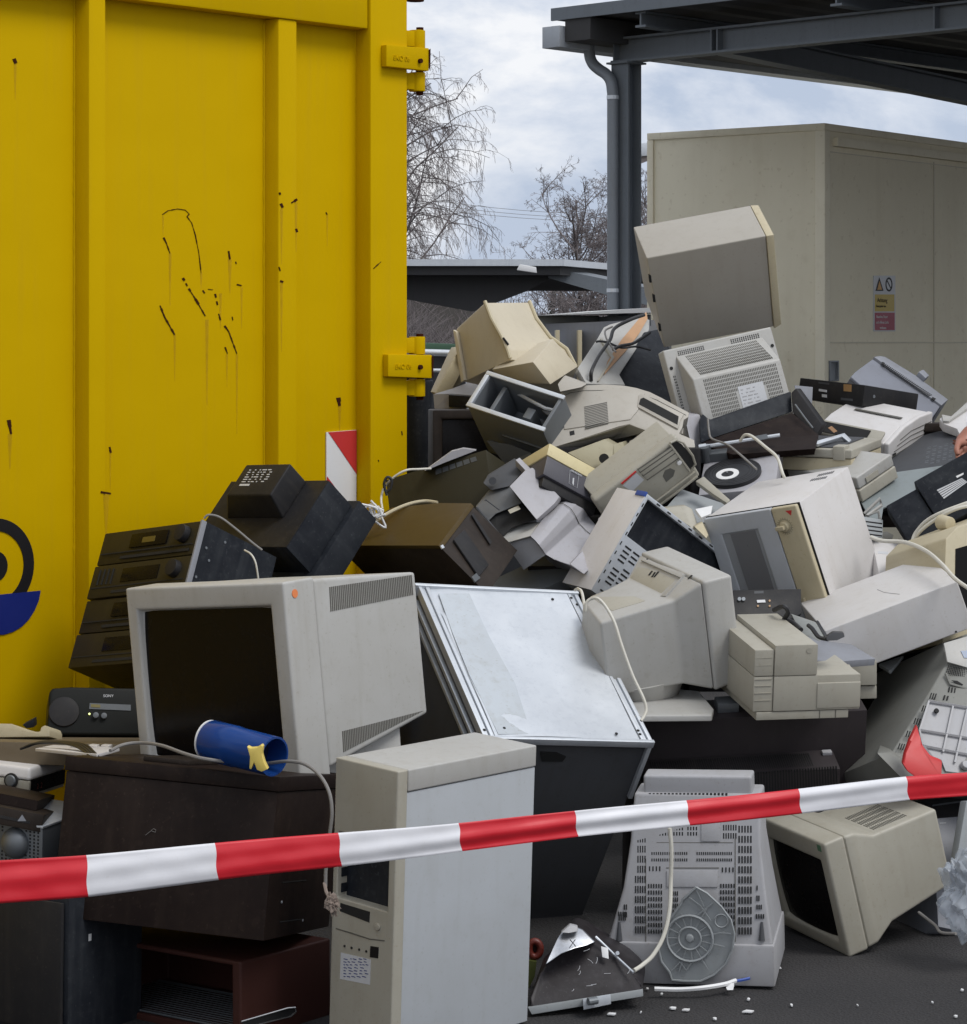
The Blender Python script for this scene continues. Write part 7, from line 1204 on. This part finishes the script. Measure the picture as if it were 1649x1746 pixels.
# ---- blue dust container with yellow latch
a, b = P(358, 1262, 5.93), P(468, 1290, 5.80); ax = (b - a).normalized(); t = thing('dust_container', a.lerp(b, .5) - Vector((0, 0, .04)), 'blue see-through plastic cylinder with yellow latch lying on the brown cabinet', 'container'); bpy.context.view_layer.update()
R_ = .047
def ringc(c, r, n=36): x = ax.orthogonal().normalized(); y = ax.cross(x); return [c + (x * math.cos(k * math.tau / n) + y * math.sin(k * math.tau / n)) * r for k in range(n)]
wmesh(MB().loft([ringc(a, R_ * .93), ringc(a + ax * .006, R_), ringc(a + ax * .085, R_), ringc(a + ax * .09, R_ * .965), ringc(b, R_ * .96), ringc(b, R_ * .86), ringc(b - ax * .06, R_ * .84)]), 'tub', M['bluetub'], t, smooth=True)
wmesh(MB().loft([ringc(a - ax * .006, R_ * .9), ringc(a - ax * .004, R_ * .98), ringc(a, R_ * .98), ringc(a, R_ * .9)]), 'end_ring', 'printwhite', t, smooth=True)
wmesh(MB().cyl(a - ax * .007, a - ax * .005, R_ * .86, n=30), 'amber_disc', plastic('amber', (.45, .22, .02), grain=0), t)
wmesh(MB().cyl(b - ax * .059, b - ax * .057, R_ * .83, n=30), 'inner_disc', plastic('deepblue', (.006, .015, .05)), t)
g = plane((421, 1272, 5.74), (446, 1270, 5.735), (437, 1315, 5.74)); q = g.q('z', 0, [(421, 1273), (427, 1276), (438, 1275), (445, 1270), (448, 1273), (446, 1286), (450, 1300), (456, 1312), (446, 1316), (438, 1313), (433, 1300), (428, 1312), (425, 1311), (426, 1290)]); o = MB().prism([g.M @ p for p in q], g.R @ Vector((0, 0, -.02))); wmesh(o, 'latch', 'yellowlatch', t, bevel=.003)
# ---- cables on the monitors
cable('cable', ((981, 1006, 7.0), (986, 1004, 6.95), (992, 1010, 6.9), (996, 1030, 6.87), (998, 1042, 6.86), (1000, 1028, 6.86), (1008, 1021, 6.86), (1020, 1021, 6.85), (1034, 1036, 6.84), (1048, 1062, 6.82), (1060, 1100, 6.8), (1078, 1150, 6.78), (1096, 1188, 6.76), (1102, 1208, 6.75), (1099, 1220, 6.74), (1093, 1229, 6.73)), .0042, 'wirewhite', 'white cable hanging over the turned-away monitor')
cable('cable', ((1142, 1412, 6.36), (1145, 1450, 6.36), (1144, 1500, 6.36), (1142, 1550, 6.34), (1132, 1595, 6.32), (1114, 1628, 6.3), (1096, 1645, 6.28), (1081, 1655, 6.25)), .0052, 'wirewhite', 'cream cable hanging down the face-down monitor to the black case')
t = thing('cable', P(1180, 1690, 6.3), 'short white cable stub with blue end on the asphalt before the face-down monitor', 'cable'); t.location.z = 0; bpy.context.view_layer.update()
wmesh(MB().tube(curve(PP((1116, 1686, 6.3), (1160, 1687, 6.3), (1200, 1684, 6.3), (1236, 1678, 6.33), (1254, 1672, 6.36)), 5), .006), 'sheath', 'printwhite', t, smooth=True)
wmesh(MB().tube(PP((1252, 1673, 6.36), (1265, 1671, 6.37), (1278, 1668, 6.38)), .004), 'blue_end', 'bluetape', t); wmesh(MB().prism(PP((1238, 1683, 6.33), (1252, 1680, 6.33), (1250, 1688, 6.32), (1240, 1688, 6.32)), (0, .01, .004)), 'white_end', 'printwhite', t)
cable('cable', ((348, 884, 6.98), (356, 878, 6.98), (375, 882, 6.98), (400, 900, 6.98), (430, 925, 6.98), (447, 938, 6.98)), .003, 'wiregrey', 'thin grey wire arching from the hi-fi tower over the black monitor', group='thin wires beside the hi-fi tower')
cable('cable', ((417, 938, 6.98), (428, 945, 6.96), (436, 960, 6.95), (441, 990, 6.95)), .0025, 'wirewhite', 'thin white wire hanging at the right of the hi-fi tower', group='thin wires beside the hi-fi tower')
cable('cable', ((652, 868, 7.9), (650, 850, 7.95), (655, 832, 7.97), (670, 815, 7.95), (692, 802, 7.95), (715, 800, 7.98), (735, 799, 8.0)), .0035, 'wirewhite', 'thin white cable arching up over the olive-black box')
cable('cable', ((660, 845, 7.95), (655, 826, 7.95), (660, 814, 7.95), (668, 818, 7.95), (666, 832, 7.95), (658, 840, 7.95)), .0045, 'wireblack', 'small black cable loop at the container corner')
m = MB(); rnd = random.Random(17)
for k in range(7):
    c = P(634, 874, 7.75); pts = [c + Vector((rnd.gauss(0, .02), rnd.gauss(0, .01), rnd.gauss(0, .014))) for _ in range(4)]; m.tube(curve(pts, 5), .0035, 6)
tag(m.build('cable_bundle', M['printwhite'], smooth=True), 'tangle of white cable at the left end of the cream strip', 'cable')
tag(MB().tube(curve(PP((640, 889, 7.75), (660, 876, 7.85), (682, 865, 7.95), (704, 857.5, 8.0), (726, 854.5, 8.02), (746, 857, 8.0)), 6), .0055, 8).build('plastic_strip', M['cream'], smooth=True), 'long thin curved cream strip behind the brown-topped television', 'strip')
# ---- chips on the asphalt
chips = [(1147, 1723, 14, 5, 8), (1170, 1726, 16, 5, -4), (1277, 1729, 26, 6, 3), (1043, 1733, 18, 5, 9), (1134, 1677, 18, 4, -8), (1276, 1708, 6, 5, 0), (1219, 1741, 7, 5, 5), (1350, 1718, 5, 5, 0), (1463, 1718, 4, 3, 0), (1640, 1692, 6, 4, 0), (1590, 1713, 4, 3, 0), (1630, 1737, 7, 4, 0), (1330, 1654, 7, 3, 30), (1128, 1699, 6, 3, 0), (1104, 1690, 5, 5, 0), (1092, 1730, 4, 3, 0)]
lab = ['long white chip furthest right of the three near the bottom edge', 'flat white chip', 'broad white chip', 'white plastic splinter on the asphalt near the black triangular case', 'grey-white sliver beside the white cable stub']
for i, (x, y, w_, h_, rot) in enumerate(chips):
    D_ = EYE * F / (y - HY); c = Vector(((x - CX) * D_ / F, D_, 0)); rnd = random.Random(i); n = rnd.choice((4, 5, 6)); L1, L2 = w_ * D_ / F / 2, h_ * D_ / F * 1.6
    pts = [c + Vector((math.cos(a) * L1 * rnd.uniform(.7, 1.1), math.sin(a) * L2 * rnd.uniform(.6, 1), .004)) for a in [k * math.tau / n + .4 for k in range(n)]]
    tag(MB().prism(pts, (rnd.uniform(-.002, .002), 0, .004)).build('plastic_chip', M['printwhite'], bevel=.0006), 'small broken white plastic chip lying loose on the dark asphalt in front', 'plastic chip', 'white plastic chips scattered on the asphalt')
# ---- dark drum, then dark televisions added as filler for the dark gaps
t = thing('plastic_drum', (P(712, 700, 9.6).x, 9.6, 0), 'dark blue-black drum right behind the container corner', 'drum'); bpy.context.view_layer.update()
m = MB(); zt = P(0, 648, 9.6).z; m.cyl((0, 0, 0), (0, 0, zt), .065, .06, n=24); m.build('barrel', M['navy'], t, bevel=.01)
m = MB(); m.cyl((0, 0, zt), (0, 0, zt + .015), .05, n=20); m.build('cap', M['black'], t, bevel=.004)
def filler_tv(p0, w_, d_, h_, rz, mat, label, cat='television', name='television', tilt=0):
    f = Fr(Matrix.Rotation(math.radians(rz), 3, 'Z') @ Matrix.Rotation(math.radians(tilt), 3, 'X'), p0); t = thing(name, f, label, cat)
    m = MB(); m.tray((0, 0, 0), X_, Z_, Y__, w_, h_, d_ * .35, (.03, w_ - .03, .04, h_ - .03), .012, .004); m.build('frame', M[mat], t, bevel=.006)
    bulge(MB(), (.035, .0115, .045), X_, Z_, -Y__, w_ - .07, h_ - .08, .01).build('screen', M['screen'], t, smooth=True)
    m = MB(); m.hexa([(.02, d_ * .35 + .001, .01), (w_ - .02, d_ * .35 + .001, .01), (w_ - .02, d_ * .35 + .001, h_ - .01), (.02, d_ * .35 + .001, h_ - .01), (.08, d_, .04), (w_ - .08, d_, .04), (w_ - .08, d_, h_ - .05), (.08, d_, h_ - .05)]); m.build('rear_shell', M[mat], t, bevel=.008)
filler_tv(P(738, 850, 8.75), .34, .4, .30, 8, 'blackbrown', 'black filler television closing the dark gap below the bent steel sheet')
filler_tv(P(930, 900, 8.35), .5, .35, .26, -6, 'black', 'buried black filler television under the yellow-rimmed box')
filler_tv(P(640, 1340, 7.6), .34, .3, .30, 5, 'olive', 'dark olive filler television behind the bright machine case, mostly buried')
filler_tv(P(330, 1290, 7.1), .5, .4, .42, 4, 'blackbrown', 'dark filler television buried behind the big monitor on the left')
filler_tv(P(1150, 1180, 7.9), .55, .4, .42, 0, 'black', 'black filler television buried behind the turned-away monitor')
filler_tv(P(1350, 1330, 7.7), .5, .4, .5, 3, 'blackbrown', 'dark filler television buried below the desktop case on the right')
filler_tv(P(1560, 1500, 7.6), .5, .35, .42, -4, 'navy', 'dark blue filler television standing behind the low beige monitor')
filler_tv(P(1130, 850, 8.9), .5, .35, .32, -3, 'black', 'black filler television buried below the vented monitor')
filler_tv(P(1420, 900, 8.9), .6, .35, .36, 4, 'blackbrown', 'dark filler television buried below the white inkjet printer')
filler_tv(P(470, 1190, 7.9), .4, .35, .36, -10, 'navy', 'dark filler television buried between hi-fi tower and brown-topped television')
filler_tv(P(900, 1300, 7.9), .5, .35, .6, 0, 'blackbrown', 'dark filler television buried under the tipped wavy printer')
filler_tv(P(1080, 760, 9.5), .55, .35, .26, 6, 'black', 'black filler television holding up the vented monitor from behind')
filler_tv(P(1300, 1150, 8.3), .6, .35, .4, -3, 'navy', 'dark filler television buried behind the microwave')
# ---- barrier tape
t = thing('barrier_tape', P(824, 1420, 5.0), 'red and white striped barrier tape stretched across the front of the pile', 'barrier tape'); bpy.context.view_layer.update()
top = [(-500, 1509), (-60, 1471), (0, 1467), (147, 1457), (367, 1438.5), (578, 1420), (780, 1403), (980, 1384), (1170, 1364.5), (1362, 1344.5), (1545, 1325.5), (1649, 1318), (2300, 1262)]
bot = [(-500, 1594), (-60, 1546), (0, 1540), (150, 1528), (371, 1501), (581, 1477), (789, 1450), (985, 1427.5), (1176, 1407), (1366, 1386), (1549.5, 1365), (1649, 1357.5), (2300, 1300)]
def lerp_(l, x):
    for (a, b), (c, d) in zip(l, l[1:]):
        if x <= c: return b + (d - b) * (x - a) / (c - a)
    return l[-1][1]
ed = [-532, -302, -76, 148.5, 369, 579.5, 784.5, 982.5, 1173, 1364, 1547.5, 1728, 1906, 2082, 2257]; rows = 14; vs = []; xs_ = []
for k in range(len(ed) - 1):
    for i in range(10): xs_.append((ed[k] + (ed[k + 1] - ed[k]) * i / 10, k))
xs_.append((2257, 8))
for x, k in xs_:
    D_ = 4.55 + 1.15 * x / 1649
    for j in range(rows + 1):
        v = j / rows; y = lerp_(top, x) * (1 - v) + lerp_(bot, x) * v; cx_ = x + (v - .5) * 6 * (1 if 300 < x else .5) + 1.5 * math.sin(v * 7)
        off = .0030 * math.sin(v * math.pi * 2.1 + .4 + x * .0012) + .0018 * math.sin(v * 11 + x * .006) + .0010 * math.sin(x * .05 + v * 4) + .0006 * math.sin(x * .21 + v * 9)
        vs.append(P(cx_, y + 1.2 * math.sin(x * .011), D_ + off))
m = MB(); n = rows + 1; mb = MB()
for i in range(len(xs_) - 1):
    m.k = 0 if xs_[i][1] % 2 == 0 else 1
    for j in range(rows): a = i * n + j; m.f.append([a, a + n, a + n + 1, a + 1]); m.m.append(m.k)
m.v = vs
o = m.build('tape', [M['tapered'], M['tapewhite']], None, smooth=True); so_ = o.modifiers.new('s', 'SOLIDIFY'); so_.thickness = .0004; kid(o, t)

# ---- person at the right edge: only the lowered hand reaches into view
t = thing('person', (2.03, 8.55, 0), 'person mostly outside the right edge, only a lowered bare hand in view', 'person'); bpy.context.view_layer.update()
def skin(name, verts, edges, rad, mat, root=0, lev=2):
    me = bpy.data.meshes.new(name); me.from_pydata([tuple(Vector(v) - t.location) for v in verts], edges, []); o = bpy.data.objects.new(name, me); S.collection.objects.link(o)
    sm = o.modifiers.new('s', 'SKIN'); sm.use_smooth_shade = True; su = o.modifiers.new('d', 'SUBSURF'); su.levels = su.render_levels = lev
    for i, r in enumerate(rad): me.skin_vertices[0].data[i].radius = (r, r) if not isinstance(r, tuple) else r
    me.skin_vertices[0].data[root].use_root = True; me.materials.append(M[mat]); o.parent = t; return o
W_ = P(1658, 728, 8.3); K_ = P(1644, 752, 8.29)
EL = (1.76, 8.50, 1.36); HL = (1.90, 8.53, 1.44); SR = (2.19, 8.53, 1.44); ER = (2.28, 8.50, 1.15); WR = (2.26, 8.40, .92)
# neck, torso core and arms as one body (mostly under the clothes)
skin('body', [(2.04, 8.56, .95), (2.04, 8.55, 1.15), (2.04, 8.54, 1.36), (2.03, 8.52, 1.48), (2.01, 8.49, 1.60), HL, EL, tuple(W_), SR, ER, WR, (2.255, 8.385, .84)], [(0, 1), (1, 2), (2, 3), (3, 4), (2, 5), (5, 6), (6, 7), (2, 8), (8, 9), (9, 10), (10, 11)], [.10, .09, .10, .055, .052, .05, .035, .022, .05, .035, .024, (.035, .018)], 'skin')
jk = [(2.04, 8.56, .87), (2.04, 8.56, 1.12), (2.04, 8.54, 1.34), (2.035, 8.53, 1.45), HL, EL, tuple(Vector(EL).lerp(W_, .84)), SR, ER, tuple(Vector(ER).lerp(Vector(WR), .9))]
skin('jacket', jk, [(0, 1), (1, 2), (2, 3), (2, 4), (4, 5), (5, 6), (2, 7), (7, 8), (8, 9)], [(.19, .15), (.178, .135), (.185, .135), (.085, .08), .085, .062, .042, .085, .064, .046], 'jacket')
skin('trousers', [(2.04, 8.56, .98), (2.04, 8.56, .86), (1.95, 8.55, .70), (1.94, 8.54, .46), (1.94, 8.57, .09), (2.13, 8.55, .70), (2.14, 8.54, .46), (2.14, 8.57, .09)], [(0, 1), (1, 2), (2, 3), (3, 4), (1, 5), (5, 6), (6, 7)], [(.165, .125), (.155, .12), .092, .072, .056, .092, .072, .056], 'bluegrey')
for x in (1.935, 2.145):
    m = MB(); m.hexa([(x - .045, 8.36, 0), (x + .045, 8.36, 0), (x + .045, 8.63, 0), (x - .045, 8.63, 0), (x - .035, 8.38, .045), (x + .035, 8.38, .045), (x + .04, 8.62, .10), (x - .04, 8.62, .10)]); wmesh(m, 'shoe', 'black', t, bevel=.015, seg=3)
fd = Vector((-.93, -.35, -.08)).normalized(); sd_ = fd.cross(Z_).normalized(); ud = sd_.cross(fd).normalized(); hc = Vector((1.985, 8.465, 1.715))
def hd(a, b, c): return hc + fd * a + sd_ * b + ud * c                 # forward, sideways, up
rg = []
for k in range(13):
    v = -1 + 2 * k / 12; z = v * .118; w_ = math.sqrt(max(.02, 1 - v * v)); chin = max(0, -v); rr = []
    for i in range(20):
        a = i * math.tau / 20; ca, sa = math.cos(a), math.sin(a); fx = .098 * w_ * ca * (1 - .10 * chin) + .012 * chin * (ca > 0); sx = .075 * w_ * sa * (1 - .28 * chin)
        if ca > .9 and -.45 < v < .12: fx += .022 * (1 - abs(v + .2) / .33 if abs(v + .2) < .33 else 0)
        if abs(sa) > .25 and ca > .7 and .0 < v < .22: fx -= .007
        rr.append(hd(fx, sx, z))
    rg.append(rr)
hdm = wmesh(MB().loft(rg), 'head', 'skin', t, smooth=True)
for s_ in (-1, 1):
    m = MB(); c = hd(.083, s_ * .031, .010); m.cyl(c, c + fd * .006, .010, .006, n=12); wmesh(m, 'eye', 'printwhite', t); m = MB(); m.cyl(c + fd * .005, c + fd * .008, .004, n=10); wmesh(m, 'pupil', 'ink', t)
    m = MB(); m.loft([[hd(-.012 + .020 * math.cos(a), s_ * (.072 + d), .002 + .032 * math.sin(a)) for a in [k * math.tau / 12 for k in range(12)]] for d in (0, .012)]); wmesh(m, 'ear', 'skin', t, bevel=.004)
m = MB(); m.tube([hd(.090, b, -.058 - .003 * (b * 40) ** 2) for b in (-.022, -.01, 0, .01, .022)], .0045, 6); wmesh(m, 'mouth', plastic('lip', (.30, .09, .07)), t, smooth=True)
rg = []
for k in range(8):
    v = .12 + .92 * k / 7; w_ = math.sqrt(max(.01, 1 - min(v, 1) ** 2 * .98)); rr = []
    for i in range(20):
        a = i * math.tau / 20; ca, sa = math.cos(a), math.sin(a); back = .012 if ca < .35 else (-.006 if v < .55 else .006); rr.append(hd((.098 * w_ + back) * ca - .004, (.075 * w_ + back) * sa, v * .118 - (.05 if ca < -.2 and k == 0 else 0) + (.006 if k == 7 else 0)))
    rg.append(rr)
wmesh(MB().loft(rg), 'hair', 'blackbrown', t, smooth=True)
hv = [tuple(W_), tuple(K_), tuple(P(1640, 764, 8.28))]; he = [(0, 1), (1, 2)]; hr = [.022, (.030, .022), (.030, .018)]
def finger(base, pts, r):
    i0 = len(hv); hv.extend([tuple(P(*p)) for p in pts]); he.append((base, i0)); he.extend([(i0 + k, i0 + k + 1) for k in range(len(pts) - 1)]); hr.extend([r * (1 - .1 * k) for k in range(len(pts))])
finger(2, ((1633, 772, 8.25), (1634, 784, 8.23), (1639, 793, 8.24)), .0095); finger(2, ((1639, 774, 8.26), (1640, 788, 8.24), (1645, 797, 8.25)), .0098); finger(2, ((1646, 775, 8.28), (1648, 788, 8.26), (1651, 796, 8.27)), .0095); finger(2, ((1652, 772, 8.3), (1655, 783, 8.29), (1656, 791, 8.29)), .0085); finger(1, ((1634, 756, 8.24), (1631, 767, 8.21), (1634, 777, 8.20)), .0105)
skin('hand', hv, he, hr, 'skin', 0, 2)
wmesh(MB().tube([Vector(EL).lerp(W_, .86), Vector(EL).lerp(W_, .93)], .034, 14), 'cuff', 'printwhite', t, smooth=True)

# every loose piece a part of its own where one could pick it off
for nm, one in (('edge_roll', 'edge_roll'), ('raised_panel', 'raised_panel'), ('beam_stiffener', 'beam_stiffener'), ('pipe_clamp', 'pipe_clamp'), ('screw', 'screw'), ('bolt_hole', 'bolt_hole'), ('screw_hole', 'screw_hole'), ('bracket', 'bracket'), ('slot', 'slot'), ('lower_ridge', 'lower_ridge'), ('wire_rack', 'wire_rack'), ('side_rail', 'side_rail'), ('plug', 'plug'), ('chipped_edge', 'chipped_edge'), ('tray_seam', 'tray_seam'), ('ridge_line', 'ridge_line'), ('frame_lip', 'frame_lip'), ('rail_hole', 'rail_hole')):
    for o in [o for o in S.objects if o.type == 'MESH' and o.parent and o.name.split('.')[0] == nm and nm != 'wire_rack']: parts_of(o, one)
